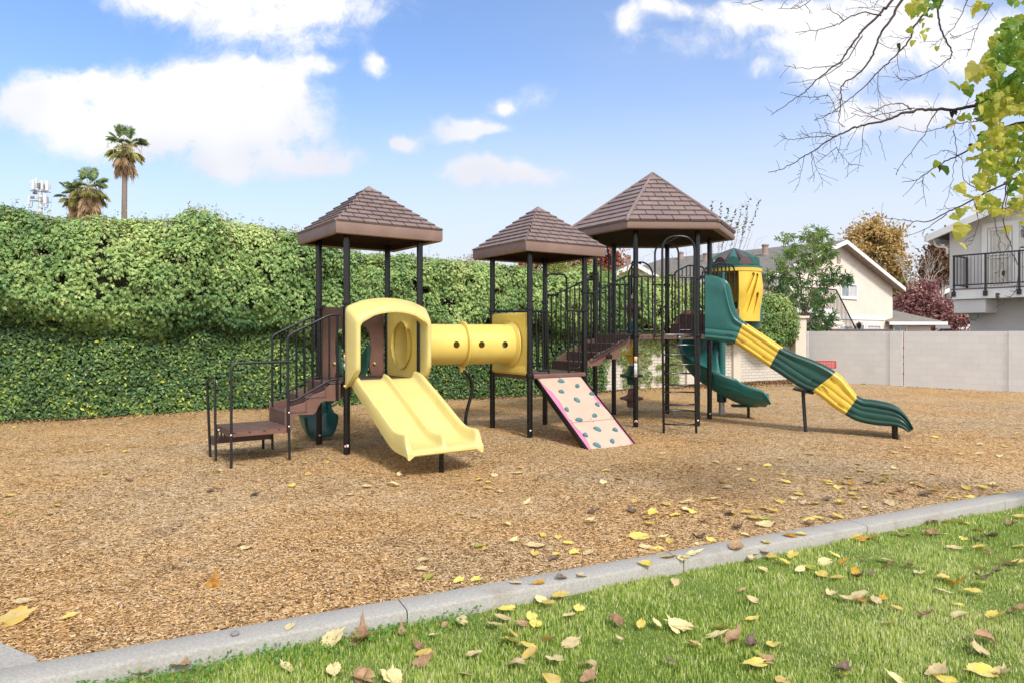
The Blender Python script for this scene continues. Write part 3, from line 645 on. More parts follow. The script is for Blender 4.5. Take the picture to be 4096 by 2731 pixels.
# ---------- hexagonal tower rails
angC = R(3); pf = C1+Vector((math.sin(angC), -math.cos(angC)))*.03
tube_part('entry_hoop', fil([vp('B', 1005, 1410, pf, angC), vp('B', 1003, 900, pf, angC), vp('B', 1003, 232, pf, angC), vp('B', 1298, 232, pf, angC), vp('B', 1302, 900, pf, angC), vp('B', 1307, 1410, pf, angC)], .28, 10), .0185, grip)
railing('B', C1, angC, [(750,648),(1002,648)], [], (), [[(838,650),(846,1315),(1003,1315)], [(917,650),(924,1315)]], name='guard_rail', fr=.05, **kb)
railing('B', C1, angC, [(1302,655),(1548,655)], [], (), [[(1465,655),(1466,1320),(1305,1320)], [(1385,655),(1386,1320)]], name='guard_rail', fr=.05, **kb)
m = MB()
for X in (1005, 1307): p = vp('B', X, 1410, pf, angC); m.lathe(p+Vector((0, -.02, 0)), [(.022, 0), (.02, .012), (.008, .016), (0, .016)], 14, Matrix.Rotation(R(90), 3, 'X'))
split(m, 'bolt', steel, ROOT)
# arches on the back faces
def back_face(Pa, Pb, arch, h=2.95):
    u = (Pb-Pa).normalized(); L = (Pb-Pa).length; ang = math.atan2(u.y, u.x); c = L/2; hw = arch
    o = MB(); P = lambda x, z: V3(Pa+u*x, z); r_ = hw
    pts = [P(c-hw, zdC), P(c-hw, h-.3)]
    for a in np.linspace(180, 0, 13): pts.append(P(c+hw*math.cos(R(a)), h-.3+.28*math.sin(R(a))))
    pts.append(P(c+hw, zdC)); o.tube(pts, .017, 10); ob = o.build('entry_hoop', black, ROOT)
    g = MB(); g.tube([P(0, 2.745), P(c-hw, 2.745)], .016, 8); g.tube([P(c+hw, 2.745), P(L, 2.745)], .016, 8)
    for s in (-1, 1):
        g.tube(fil([P(c+s*(L/2-.12), 2.745), P(c+s*(L/2-.12), zdC+.06), P(c+s*hw, zdC+.06)], .06), .014, 8); g.tube([P(c+s*(L/2-.25), 2.745), P(c+s*(L/2-.25), zdC+.06)], .012, 8)
    split(g, 'rail_bar', black, ob)
back_face(C5, C4, .26, 3.25); back_face(C6, C5, .24, 3.55)
# ---------- ladder in front of the hexagonal tower
def ladder():
    y = 11.84; a = ground('C', 20, 1500); b = ground('C', 472, 1510); a.y = b.y = y; ang = 0
    a.x = depth('C', 20, 1500, y).x; b.x = depth('C', 472, 1510, y).x; at_ = depth('B', 1095, 600, y).x; bt = depth('B', 1500, 600, y).x
    zt = depth('B', 1290, 145, y).z
    o = MB().tube(fil([Vector((a.x, y, -.15)), Vector((at_, y, 1.9)), Vector((at_, y, zt)), Vector((bt, y, zt)), Vector((bt, y, 1.9)), Vector((b.x, y, -.15))], .26, 10), .021, 12).build('ladder', black, ROOT)
    for i, Y in enumerate((493, 598, 703, 800, 898, 1010, 1095, 1215, 1290, 1420)):
        z = depth('H', 830, Y, y).z; s = -1 if i % 2 else 1
        if i == 0: s = .2
        f = (z-0)/1.9; xa = a.x+(at_-a.x)*min(1, f); xb = b.x+(bt-b.x)*min(1, f); dy = .11*s
        pts = [Vector((xa, y, z)), Vector((xa+.05, y+dy*.55, z)), Vector((xa+.16, y+dy, z)), Vector((xb-.16, y+dy, z)), Vector((xb-.05, y+dy*.55, z)), Vector((xb, y, z))]
        MB().tube(catmull(pts, 4), .0135, 8).build('rung', black, o)
    m = MB().tube([Vector((.5*(at_+bt)-.0, y, zt)), V3((C1+C2)/2+Vector((-.02, 0)), zt-.02)], .014, 8); m.build('top_brace', black, o)
    p = MB().tube([Vector((at_, y, zdC-.02)), Vector((at_, 12.5, zdC-.05))], .014, 8).tube([Vector((bt, y, zdC-.02)), Vector((bt, 12.5, zdC-.05))], .014, 8); split(p, 'deck_bracket', black, o)
ladder()
# ---------- pod climber behind
def pods():
    c = ground('H', 330, 1295); c.z = 0; o = MB().tube([c+Vector((0, 0, -.1)), c+Vector((0, 0, 2.54))], .03, 12).build('pod_climber', steel, ROOT)
    MB().tube([c+Vector((0, 0, 2.46)), c+Vector((0, 0, 2.55))], .034, 12).build('cap', white_m, o)
    for z, m in ((2.25, brown), (1.755, green), (1.27, yellow_s), (.79, dgreen), (.294, brown)):
        p = [(.05, -.20), (.095, -.19), (.10, -.10), (.115, -.05), (.20, -.03), (.252, -.02), (.258, .0), (.25, .025), (.20, .035), (.14, .05), (.095, .09), (.075, .15), (.07, .22), (.045, .225)]
        MB().lathe(c+Vector((0, 0, z)), p, 28).build('pod', m, o, sharp=50)
    tube_part('top_bar', fil([c+Vector((0, 0, 2.5)), c+Vector((0, -.05, 3.3)), V3((C4+C5)/2, 3.2)], .1), .02, black, o)
pods()
# ---------- long green and yellow wave slide
def wave():
    P0 = Vector((3.525, 12.54)); ang = R(-27); u = Vector((math.cos(ang), math.sin(ang), 0)); l = Vector((-u.y, u.x, 0)); W_ = .62
    f = lambda k, X, Y: vp(k, X, Y, P0, ang)
    st = [ # (rim, bottom) stations, section index
        (('A',595,703), ('C',592,205)), (('A',660,697), ('C',640,206)), (('A',750,715), ('C',700,212)), (('A',815,752), ('C',735,217)), (('A',862,820), ('C',770,222)), (('A',888,930), ('C',805,226)), (('A',915,1060), ('C',850,231)), (('A',950,1180), ('C',900,236)),
        (('A',1010,1290), ('C',955,242)), (('N',278,368), ('N',152,678)),
        (('N',570,560), ('N',420,860)), (('N',860,752), ('N',695,1050)),
        (('N',1060,850), ('N',850,1150)), (('N',1270,925), ('N',1010,1260)), (('N',1480,1010), ('N',1150,1345)), (('N',1640,1095), ('N',1290,1410)), (('N',1718,1150), ('N',1365,1425)),
        (('I',1360,1120), ('I',1235,1240)), (('I',1405,1180), ('I',1310,1300)), (('I',1455,1240), ('I',1380,1345)),
        (('I',1500,1262), ('I',1440,1378)), (('I',1550,1267), ('I',1510,1400)), (('I',1610,1278), ('I',1590,1413)), (('I',1680,1295), ('I',1660,1417)), (('I',1735,1325), ('I',1712,1422)), (('I',1780,1375), ('I',1752,1436)), (('I',1812,1430), ('I',1782,1456))]
    N = len(st); Rm = [f(*a) for a, b in st]; Bt = [f(*b) for a, b in st]
    half = [(.055, 0.0), (.02, .06), (.004, .14), (.008, .2), (.013, .24), (.007, .28), (.0, .36), (.0, .46), (.007, .50), (.011, .54), (.005, .58), (-.003, .66), (.004, .74), (.014, .78), (.006, .82), (-.012, .86), (-.016, .94), (.0, .99), (.03, 1.0), (.055, .97), (.068, .88), (.078, .6), (.10, .36), (.16, .20), (.24, .16)]
    def sec(i, fr=0.):
        if fr and i+1 < N: r, b = Rm[i].lerp(Rm[i+1], fr), Bt[i].lerp(Bt[i+1], fr)
        else: r, b = Rm[i], Bt[i]
        d = r-b; H = d.length; q = []
        for x, h in half:
            hh = h
            if H > .6: hh = h if h < .5 else h            # tall entrance walls
            if H > .45 and h < .8 and h > .15: hh = h
            fl = .07/H if x >= .1 else 0
            if x >= .1: hh = {.10: .16, .16: .10, .24: .08}[x]/ .40 * min(1, .40/H) if H > .4 else h
            q.append((x, hh))
        pts = [b+l*x+d*h for x, h in q]+[b+l*(W_/2)+d*(q[-1][1]*.95)]+[b+l*(W_-x)+d*h for x, h in reversed(q)]
        pts += [b+l*(W_*.7)-d.normalized()*.02, b+l*(W_*.3)-d.normalized()*.02]
        return pts
    cuts = [(0, 9, green, 'wave_slide', 'tall green entrance section'), (9, 11, yellow_s, 'slide_section', 'upper yellow section of the long slide'), (11, 16, dgreen, 'slide_section', 'middle dark green section of the long slide'), (16, 19, yellow_s, 'slide_section', 'lower yellow section of the long slide'), (19, 26, dgreen, 'slide_section', 'green exit section of the long slide')]
    holds = [(0,'C',930,152,.13,.06,-.1), (1,'N',240,640,.15,.07,-.65), (1,'N',630,905,.13,.06,-.6), (2,'N',800,1005,.14,.07,-.55), (2,'N',1430,1290,.15,.08,-.6), (3,'N',1700,1265,.12,.06,-.9), (3,'N',1560,1400,.15,.08,-.9), (3,'I',1355,1290,.12,.06,-.6), (4,'I',1418,1330,.11,.06,-.5)]
    def scoop(k, X, Y, w_, h_, tilt):
        c = vp(k, X, Y, P0, ang)+l*.004; ra = u*math.cos(tilt)+Vector((0, 0, math.sin(tilt))); rb = l.cross(ra); secs = []
        for o_, sc in ((-.05, 1.12), (.0, 1.08), (.022, .9), (.030, .55)):
            secs.append([c+l*o_+ra*(w_/2*sc*math.copysign(abs(math.cos(t))**.6, math.cos(t)))+rb*(h_/2*sc*(1 if math.sin(t) > 0 else .7)*math.copysign(abs(math.sin(t))**.8, math.sin(t))) for t in np.linspace(0, 2*math.pi, 20, endpoint=False)])
        return MB().loft(secs, True, True).build('cutter', green)
    par = None
    # smooth stations
    def smooth(P, a, b): 
        seg = P[a:b+1]; return catmull(seg, 4)
    for ci, (a, b, m, nm, lab) in enumerate(cuts):
        rr, bb = smooth(Rm, a, b), smooth(Bt, a, b); sR, sB_ = Rm[:], Bt[:]
        secs = []
        for r, bt in zip(rr, bb):
            Rm2, Bt2 = r, bt; d = r-bt; H = d.length; q = []
            for x, h in half:
                hh = h
                if H > .37 and h <= .66 and x < .06: hh = h*.37/H
                if H > .37 and .66 < h < .9 and x < .06: k_ = .66*.37/H; hh = k_+(h-.66)/.24*(.9-k_); x = x*max(0, 1-(H-.37)*3)
                if x >= .1 and H > .37: hh = {.10: .36, .16: .20, .24: .16}[x]*.37/H
                q.append((x, hh))
            pts = [bt+l*x+d*h for x, h in q]+[bt+l*(W_/2)+d*(q[-1][1]*.95)]+[bt+l*(W_-x)+d*h for x, h in reversed(q)]
            dn = d.normalized(); pts += [bt+l*(W_*.7)-dn*.02, bt+l*(W_*.3)-dn*.02]; secs.append(pts)
        o = MB().loft(secs, True, True).build(nm, m, par or ROOT, sharp=70); o['label'] = lab
        cut(o, [scoop(*h_[1:]) for h_ in holds if h_[0] == ci])
        if par is None: par = o; o['label'] = 'long wavy open slide of green and yellow sections'
    # supports
    p = ground('I', 1137, 1457); q = vp('N', 1240, 1420, P0+Vector((l.x, l.y))*.3, ang)
    s = tube_part('support_leg', [Vector((p.x, p.y, -.15)), Vector((q.x-.02, q.y, q.z+.0))], .03, black, par, 12)
    MB().box(q+Vector((0, 0, .01)), (.34, .5, .03), ang, Matrix.Rotation(ang, 3, 'Z') @ Matrix.Rotation(R(12), 3, 'Y')).box(q+Vector((0, 0, -.03)), (.05, .3, .07), ang).build('cradle', black, par, bevel=.005)
    p = ground('I', 1697, 1490); tube_part('support_leg', [Vector((p.x, p.y, -.15)), Vector((p.x-.02, p.y, .30))], .045, black, par, 14)
    # clamp to post
    MB().box(vp('A', 545, 725, P0, ang)+l*.02, (.16, .05, .05), ang).build('clamp_box', black, par, bevel=.015)
wave()
# ---------- upper landing, hood and spiral slide
def upper():
    dirD = R(33); u = Vector((math.cos(dirD), math.sin(dirD), 0)); l = Vector((-u.y, u.x, 0)); b = V3(C3)
    st = stair(b+l*.1, u, l, .95, [(.0, .30, zdC+.21, zdC-.02), (.28, .95, zdD, zdC+.2)], 'staircase')
    pl = [b+l*.06+u*x+Vector((0, 0, z)) for x, z in ((0, 1.62), (0, 1.80), (.1, 1.9), (.22, 2.05), (.38, 2.18), (.55, 2.22), (.98, 2.22), (.98, 2.04), (.4, 2.0), (.25, 1.85), (.15, 1.62))]
    stringer(pl, l*.022, st); stringer([p+l*1.0 for p in pl], l*.022, st)
    railing('A', C3, dirD, [(562,1480),(556,670),(590,612),(770,532),(955,552),(1000,600),(1000,900)], [], (), [[(722,556),(722,900)], [(773,532),(773,900)], [(825,540),(825,900)], [(880,545),(880,900)], [(930,552),(930,900)], [(600,640),(600,1480)], [(560,662),(640,662)], [(560,806),(640,806)]], name='guard_rail', fr=.06, **kb)
    railing('A', C4, dirD, [(95,705),(160,705),(192,648),(362,566),(440,570),(560,590),(592,640),(592,1200)], [(168,1500),(190,1370),(400,1260),(560,1260)], (275,332,385,430), [[(175,690),(175,1500)], [(135,705),(135,1500)]], name='guard_rail', fr=.06, **kb)
    c = Vector((4.84, 14.9, 0)); ro = .55
    # dome of scallops
    domeb = pm('dome_brown', (.085, .055, .055), .45, .1); domeg = pm('dome_green', (.018, .095, .082), .4, .1)
    dm = MB(); zb, zt = 3.17, 3.57; o = None; n = 12
    dome = MB().lathe(c, [(ro+.01, zb-.07), (ro+.035, zb-.065), (ro+.035, zb-.02), (ro-.02, zb-.005), (ro-.06, zb-.01), (.02, zt-.06)], 48).build('dome_roof', green, ROOT, sharp=40)
    dome['label'] = 'small domed roof of green and brown scallops'
    rad = .55*2*math.pi/n/2
    for k in range(n):
        a = 2*math.pi*(k+.3)/n; dr = Vector((math.cos(a), math.sin(a), 0)); tn = Vector((-dr.y, dr.x, 0)); base = c+dr*(ro-.02)+Vector((0, 0, zb)); tip = c+Vector((0, 0, zt)); secs = []
        for t in np.linspace(0, 1, 7):
            p = base.lerp(tip, t)+Vector((0, 0, .02*math.sin(math.pi*t))); rr = rad*(1-t)+.008
            secs.append([p+tn*rr*.97*math.cos(w_)+Vector((0, 0, 1))*rr*1.12*math.sin(w_)*(1-.1*t)-dr*0 for w_ in np.linspace(0, math.pi, 9)])
        MB().loft(secs, True, True, True).build('dome_scallop', domeb if k % 2 else domeg, dome, sharp=45)
    # yellow wrap panel
    mb = MB(); prof = [(.565, 3.10), (.57, 3.0), (.60, 2.75), (.605, 2.62), (.58, 2.45), (.545, 2.2), (.54, 1.97)]
    a0, a1 = R(-98), R(158); nseg = 40; th = .13
    secs = []
    for k in range(nseg+1):
        a = a0+(a1-a0)*k/nseg; d_ = Vector((math.cos(a), math.sin(a), 0))
        secs.append([c+d_*r_+Vector((0, 0, z)) for r_, z in prof]+[c+d_*(r_-th)+Vector((0, 0, z)) for r_, z in reversed(prof)])
    mb.loft(secs, True, True); pn = mb.build('slide_hood', yellow_s, ROOT, sharp=45); pn['label'] = 'tall yellow slotted hood of the spiral slide'
    cs = []
    for (Xa, Ya), (Xb, Yb) in (((1243, 690), (1125, 925)), ((1310, 700), (1135, 1200)), ((1310, 965), (1240, 1220))):
        pa_, pb_ = depth('A', Xa, Ya, 14.5), depth('A', Xb, Yb, 14.45)
        ca_ = MB(); sec1 = []; ax = (pb_-pa_).normalized(); sd_ = ax.cross(Vector((0, 1, 0))).normalized(); r_ = .042
        for t in np.linspace(0, math.pi, 8): sec1.append(pa_+(-ax*math.sin(t)+sd_*math.cos(t))*r_*.8)
        for t in np.linspace(math.pi, 2*math.pi, 8): sec1.append(pb_+(-ax*math.sin(t)+sd_*math.cos(t))*r_*1.2)
        dv = Vector((.05, .99, 0)).normalized(); rq = lambda p: (c.y-math.sqrt(max(.01, .60**2-(p.x-c.x)**2)))
        cs.append(MB().loft([[Vector((p.x, rq(p)+o_, p.z)) for p in sec1] for o_ in (-.2, .085)], True, True).build('cutter', yellow_s))
    cut(pn, cs)
    MB().lathe(c, [(.575, 3.03), (.582, 3.03), (.582, 3.11), (.575, 3.11), (.53, 3.11), (.53, 3.03), (.575, 3.03)], 48).build('hood_rim', yellow_s, pn)
    MB().lathe(Vector((5.14, 15.0, 2.02)), [(.0, -.36), (.15, -.33), (.27, -.22), (.34, -.02), (.35, .12), (.33, .26), (.27, .34), (.25, .30), (.0, .28)], 28).build('entry_bowl', green, ROOT)
    # spiral slide
    pc = ground('C', 825, 1250); pc.z = 0
    keys = [(-5, 2.13, .30), (20, 2.10, .36), (50, 2.02, .40), (90, 1.72, .42), (130, 1.36, .40), (180, .95, .38), (215, .74, .38), (250, .54, .38), (275, .42, .35)]
    ang_ = np.linspace(12, 272, 56); zs = np.interp(ang_, [k[0] for k in keys], [k[1] for k in keys]); hs = np.interp(ang_, [k[0] for k in keys], [k[2] for k in keys])
    zs = np.convolve(np.pad(zs, 3, 'edge'), np.ones(7)/7, 'valid')
    secs = []
    ri, rout = .11, .84
    def csec(org, rad_, z, h):
        q = [(ri, h*.75), (ri+.02, .25), (ri+.08, .06), (.38, .0), (.55, .02), (.68, .10), (.76, .24), (.80, h-.03), (.80, h), (.83, h+.015), (.87, h), (.875, h-.04), (.855, h*.8), (.85, h*.62), (.835, h*.58), (.83, h*.4), (.80, h*.3), (.785, h*.27), (.74, .03), (.70, -.0), (.62, -.05), (.4, -.07), (ri+.03, -.03), (ri-.03, .1), (ri-.03, h*.75)]
        return [org+rad_*r_+Vector((0, 0, z+zz)) for r_, zz in q]
    for a, z, h in zip(ang_, zs, hs): secs.append(csec(pc, Vector((math.cos(R(a)), math.sin(R(a)), 0)), z, h))
    rd = Vector((math.cos(R(272)), math.sin(R(272)), 0)); tg = Vector((-rd.y, rd.x, 0))
    for s_, z, h in ((.1, .40, .33), (.25, .345, .32), (.4, .31, .31), (.52, .295, .29), (.60, .29, .22), (.66, .285, .12), (.69, .285, .05)): secs.append(csec(pc+tg*s_, rd, z, h))
    sp = MB().loft(secs, True, True).build('spiral_slide', green, ROOT, sharp=70); sp['label'] = 'green spiral slide winding down round its pole'
    MB().tube([pc+Vector((0, 0, .28)), pc+Vector((0, 0, 3.0))], .075, 20).build('centre_sleeve', green, sp)
    MB().lathe(pc, [(.08, .27), (.10, .29), (.10, .62), (.08, .66)], 20).build('sleeve_foot', dgreen, sp)
    tube_part('support_leg', [pc+Vector((0, 0, -.2)), pc+Vector((0, 0, .3))], .062, steel, sp, 16)
    q = ground('C', 1198, 1270); tube_part('support_leg', [Vector((q.x, q.y, -.1)), Vector((q.x, q.y, .26))], .03, black, sp, 12)
    MB().box(Vector((q.x-.12, q.y-.1, .235)), (.5, .2, .05), 0).build('support_bracket', dgreen, sp, bevel=.015)
upper()
# ================================================================== GROUND
def hh(x, y): return .010*(np.sin(1.3*x+.7*y)+np.sin(.9*y-1.7*x+2)+np.sin(2.9*x+2.1*y+1)*.5+np.sin(-3.1*x+3.7*y)*.4)+.012*(np.sin(.31*x+.5*y+1.1))-sum(d_*np.exp(-((x-a_)**2+(y-b_)**2)/r_**2) for a_, b_, r_, d_ in ((-.85, 8.75, .6, .05), (6.7, 10.95, .6, .05), (5.3, 13.8, .5, .04), (1.55, 10.3, .5, .03), (-3.6, 8.9, .7, .025), (3.0, 11.7, .5, .03)))
def kerb_y(x): return 4.740+.4854*x
def path_y(x): return np.where(x < -2.43, 3.56-(x+2.43)*.566, -99)
def wall_y(x): return np.minimum(18.853+.53*x, 37.16-1.2*x)
def grid_sheet(name, us, vs_, fn, m, kind='structure'):
    V = []; 
    for v in vs_:
        for u in us: V.append(fn(u, v))
    nu = len(us); Fc = [(j*nu+i, j*nu+i+1, (j+1)*nu+i+1, (j+1)*nu+i) for j in range(len(vs_)-1) for i in range(nu-1)]
    me = bpy.data.meshes.new(name); me.from_pydata(V, [], Fc); me.polygons.foreach_set('use_smooth', [True]*len(Fc)); me.materials.append(m)
    o = bpy.data.objects.new(name, me); COL.objects.link(o); return tag(o, kind=kind)
CH = [(0, (.07, .040, .018)), (.14, (.20, .118, .050)), (.38, (.42, .275, .125)), (.62, (.57, .41, .22)), (.86, (.68, .54, .36)), (1, (.42, .38, .33))]
def chipmat(name, instance):
    m, t, b = newmat(name); co = t.node('ShaderNodeNewGeometry').outputs['Position']
    big = t.noise(co, .55, 4, .6); b.inputs['Roughness'].default_value = .8; b.inputs['Specular IOR Level'].default_value = .25
    if instance: f = t.node('ShaderNodeAttribute', attribute_name='tint').outputs['Fac']
    else:
        wv = t.vm('ADD', co, t.vm('MULTIPLY', t.vm('SUBTRACT', t.noise(co, 14, 3, .6, out=1), (.5, .5, .5)), (.10, .10, 0)))
        v1 = t.node('ShaderNodeTexVoronoi'); t.l.new(t.vm('MULTIPLY', wv, (26, 62, 1)), v1.inputs['Vector']); v1.inputs['Scale'].default_value = 1
        v2 = t.node('ShaderNodeTexVoronoi'); t.l.new(t.vm('MULTIPLY', wv, (58, 30, 1)), v2.inputs['Vector']); v2.inputs['Scale'].default_value = 1
        s1 = t.node('ShaderNodeSeparateColor'); t.l.new(v1.outputs['Color'], s1.inputs[0]); s2 = t.node('ShaderNodeSeparateColor'); t.l.new(v2.outputs['Color'], s2.inputs[0])
        sel = t.sstep(t.noise(co, 30, 2, .5), .45, .55)
        f = t.m('ADD', t.m('MULTIPLY', s1.outputs[0], t.m('SUBTRACT', 1, sel)), t.m('MULTIPLY', s2.outputs[0], sel))
        hgt = t.m('ADD', f, t.m('MULTIPLY', t.m('SUBTRACT', 1, v1.outputs['Distance']), .8))
        bn = t.node('ShaderNodeBump'); bn.inputs['Strength'].default_value = .9; bn.inputs['Distance'].default_value = .012; t.l.new(hgt, bn.inputs['Height']); t.l.new(bn.outputs[0], b.inputs['Normal'])
    c = t.ramp(t.m('ADD', t.m('MULTIPLY', f, .95), t.m('MULTIPLY', t.m('SUBTRACT', big, .5), .45), clamp=True), CH)
    # drier and greyer in patches, fresher orange elsewhere
    c = t.mix(t.sstep(t.noise(co, .35, 5, .65), .35, .68), t.mix(1., c, (1.04, .90, .72, 1), 'MULTIPLY'), t.mix(1., c, (.95, .95, .98, 1), 'MULTIPLY'))
    c = t.mix(t.m('MULTIPLY', t.sstep(t.noise(co, 1.7, 6, .7), .50, .72), .55), c, t.mix(1., c, (.55, .50, .44, 1), 'MULTIPLY'))
    t.l.new(c, b.inputs['Base Color']); return m
soil = pm('soil', (.10, .065, .035), .9, .3, 2, .5, 30)
GR = grid_sheet('ground', np.linspace(-400, 400, 9), [-60, 0, 60, 200, 700], lambda u, v: (u, v, -.13), soil)
us = np.linspace(0, 1, 190)
def chipfn(u, v):
    x = -20+38*u; y0 = max(kerb_y(x), float(path_y(x))) if x >= -2.43 else float(path_y(x)); y1 = float(wall_y(x))+.3
    v2 = v**1.6; y = y0+(y1-y0)*v2
    z = float(hh(x, y))*min(1, (y-y0)/.4) + .07*max(0, 1-(y1-y)/2.2)*(1 if x > 5.5 else .2)*(1 if x < 11 else .1)
    return (x, y, z)
grid_sheet('wood_chip_ground', us, us, chipfn, chipmat('wood_chips', False))
# loose chips
def chips(n, d0, d1, name):
    d = np.exp(rng.uniform(math.log(d0), math.log(d1), n)); a = rng.uniform(-.68, .68, n); x = d*np.tan(a)*1.0; y = d
    fr = np.where(x < -2.43, path_y(x), kerb_y(x)); ok = (y > fr+.02) & (y < wall_y(x)-.1) & (np.abs(x) < .80*d+.5); x, y = x[ok], y[ok]; n = len(x); d = y
    z = hh(x, y)*np.minimum(1, (y-fr[ok])/.4)
    th = rng.uniform(0, 2*math.pi, n); tl = rng.normal(0, .22, n); rl = rng.normal(0, .35, n)
    A = np.stack([np.cos(th)*np.cos(tl), np.sin(th)*np.cos(tl), np.sin(tl)], 1); B = np.stack([-np.sin(th)*np.cos(rl), np.cos(th)*np.cos(rl), np.sin(rl)], 1)
    C_ = np.stack([x, y, z+rng.uniform(.001, .012, n)], 1); sz = rng.uniform(.45, 1.25, n)*.0245
    T = [(-.5, -.10, 0), (-.15, -.17, .03), (.35, -.13, .02), (.5, .04, 0), (.3, .15, .02), (-.4, .13, .0)]
    tint = np.clip(rng.normal(.50, .30, n), 0, 1)
    return tag(scatter(name, C_, A, B, sz, T, [(0, 1, 2, 3, 4, 5)], chipmat('loose_chips', True), tint), kind='stuff')
chips(240000, 3.2, 17, 'wood_chips')
# kerb
conc = pm('concrete', (.37, .355, .33), .85, .16, 70, .6, 220, .2, dirt=((.27,.235,.185), .75), ds=3.5)
kd = Vector((1, .4854, 0)).normalized(); kn = Vector((kd.y, -kd.x, 0))
def kpt(x): return Vector((x, kerb_y(x), 0))
kb_ = MB(); xs = [-9, -2.62, -.735, 1.20, 3.05, 4.92, 6.8, 8.7, 12]
rj = random.Random(3)
for a, b in zip(xs[:-1], xs[1:]):
    secs = []; p, q = kpt(a)+kd*.004, kpt(b)-kd*.004; n = 14; jz = rj.uniform(-.004, .004)
    for i in range(n+1):
        c = p.lerp(q, i/n); w1 = .004*mnoise.noise(c*3.1); w2 = .005*mnoise.noise(c*2.3+Vector((5, 0, 0)))
        secs.append([c+kn*x+Vector((0, 0, z)) for x, z in ((w1, -.12), (w1, .030+jz), (w1+.006, .038+jz), (.014, .042+jz), (.19+w2, .040+jz), (.203+w2, .034+jz), (.21+w2, .022+jz), (.212+w2, -.14))])
    kb_.loft(secs, True, True)
kb = None
kk = kb_.build('kerb', conc, None, sharp=50); tag(kk, kind='structure')
# concrete walk on the left
m = MB(); a = kpt(-2.50)+Vector((-.015, .005, 0)); 
pp = [kpt(-2.46), Vector((-2.52, 3.62, 0)), Vector((-2.66, 3.69, 0)), Vector((-2.86, 3.80, 0)), Vector((-7.5, 6.45, 0)), Vector((-9.2, .6, 0)), kpt(-8.9)]
pp = [p+Vector((0, 0, -.12)) for p in pp]; m.prism(pp, (0, 0, .153)); pth = m.build('path', conc, None, bevel=.008); tag(pth, kind='structure')
# lawn
def lawnmat():
    m, t, b = newmat('lawn_turf'); co = t.node('ShaderNodeNewGeometry').outputs['Position']
    n1 = t.noise(t.vm('ADD', co, t.vm('MULTIPLY', t.noise(co, 30, 2, .5, out=1), (.03, .03, 0))), 130, 4, .75); n2 = t.noise(co, 3, 5, .6)
    c = t.ramp(t.m('ADD', t.m('MULTIPLY', n1, 1.5), t.m('SUBTRACT', t.m('MULTIPLY', n2, .5), .5), clamp=True), [(0, (.03, .06, .012)), (.35, (.10, .17, .03)), (.6, (.24, .33, .07)), (.85, (.42, .46, .16)), (1, (.5, .45, .25))])
    t.l.new(c, b.inputs['Base Color']); b.inputs['Roughness'].default_value = .9; b.inputs['Specular IOR Level'].default_value = .1
    bn = t.node('ShaderNodeBump'); bn.inputs['Strength'].default_value = 1; bn.inputs['Distance'].default_value = .02; t.l.new(n1, bn.inputs['Height']); t.l.new(bn.outputs[0], b.inputs['Normal']); return m
lawn_soil = lawnmat()
def lawnfn(u, v):
    x = -10+24*u; y1 = kerb_y(x)-.232; y = -3+(y1+3)*v; return (x, y, -.055+float(hh(x*1.5, y*1.5))*.5)
grid_sheet('lawn', np.linspace(0, 1, 60), np.linspace(0, 1, 40), lawnfn, lawn_soil)
GS = [(0, (.13, .23, .035)), (.25, (.30, .45, .07)), (.48, (.50, .60, .14)), (.72, (.70, .72, .30)), (1, (.84, .78, .52))]
grassm = leafmat('grass_blade', GS, .45, .5, .35, .5)
def grass(n, d0, d1, hscale=1., name='grass'):
    d = np.exp(rng.uniform(math.log(d0), math.log(d1), n)); x = d*rng.uniform(-.80, 1.15, n); y = d
    edge = kerb_y(x)-.225; ok = (y < edge+.0); x, y = x[ok], y[ok]; n = len(x)
    # tufts : density and length follow patches
    pt = np.sin(7*x+3*y)+np.sin(5.1*y-6*x+1)+np.sin(13*x+9*y+.5)*.6; keep = rng.uniform(0, 1, n) < .80+.14*pt; x, y, pt = x[keep], y[keep], pt[keep]; n = len(x)
    z = -.058+hh(x*1.5, y*1.5)*.5; th = rng.uniform(0, 2*math.pi, n); lean = np.abs(rng.normal(.45, .32, n))
    A = np.stack([np.cos(th)*np.sin(lean), np.sin(th)*np.sin(lean), np.cos(lean)], 1); B = np.stack([-np.sin(th), np.cos(th), rng.normal(0, .3, n)], 1)
    L = rng.uniform(.55, 1.25, n)*(.034+.006*pt)*hscale
    T = [(0, -.045, 0), (0, .045, 0), (.5, .042, .04), (.5, -.042, .04), (1, 0, .18)]
    dist = np.clip(y/3.2, 1, 2.2)
    patch = .5+.5*np.sin(1.7*x+.4*np.sin(2*y))*np.sin(1.3*y-.8*x+1)
    tint = np.clip(rng.normal(.42, .2, n)+.25*(patch-.5)+(rng.uniform(0, 1, n) < .12)*.4, 0, 1)
    T = np.array(T, float)
    return tag(scatter(name, np.stack([x, y, z], 1), A, B*dist[:, None]*1., L, T*np.array([1, 1.7, 1]), [(0, 1, 2, 3), (3, 2, 4)], grassm, tint), kind='stuff')
grass(540000, 2.15, 8.6)
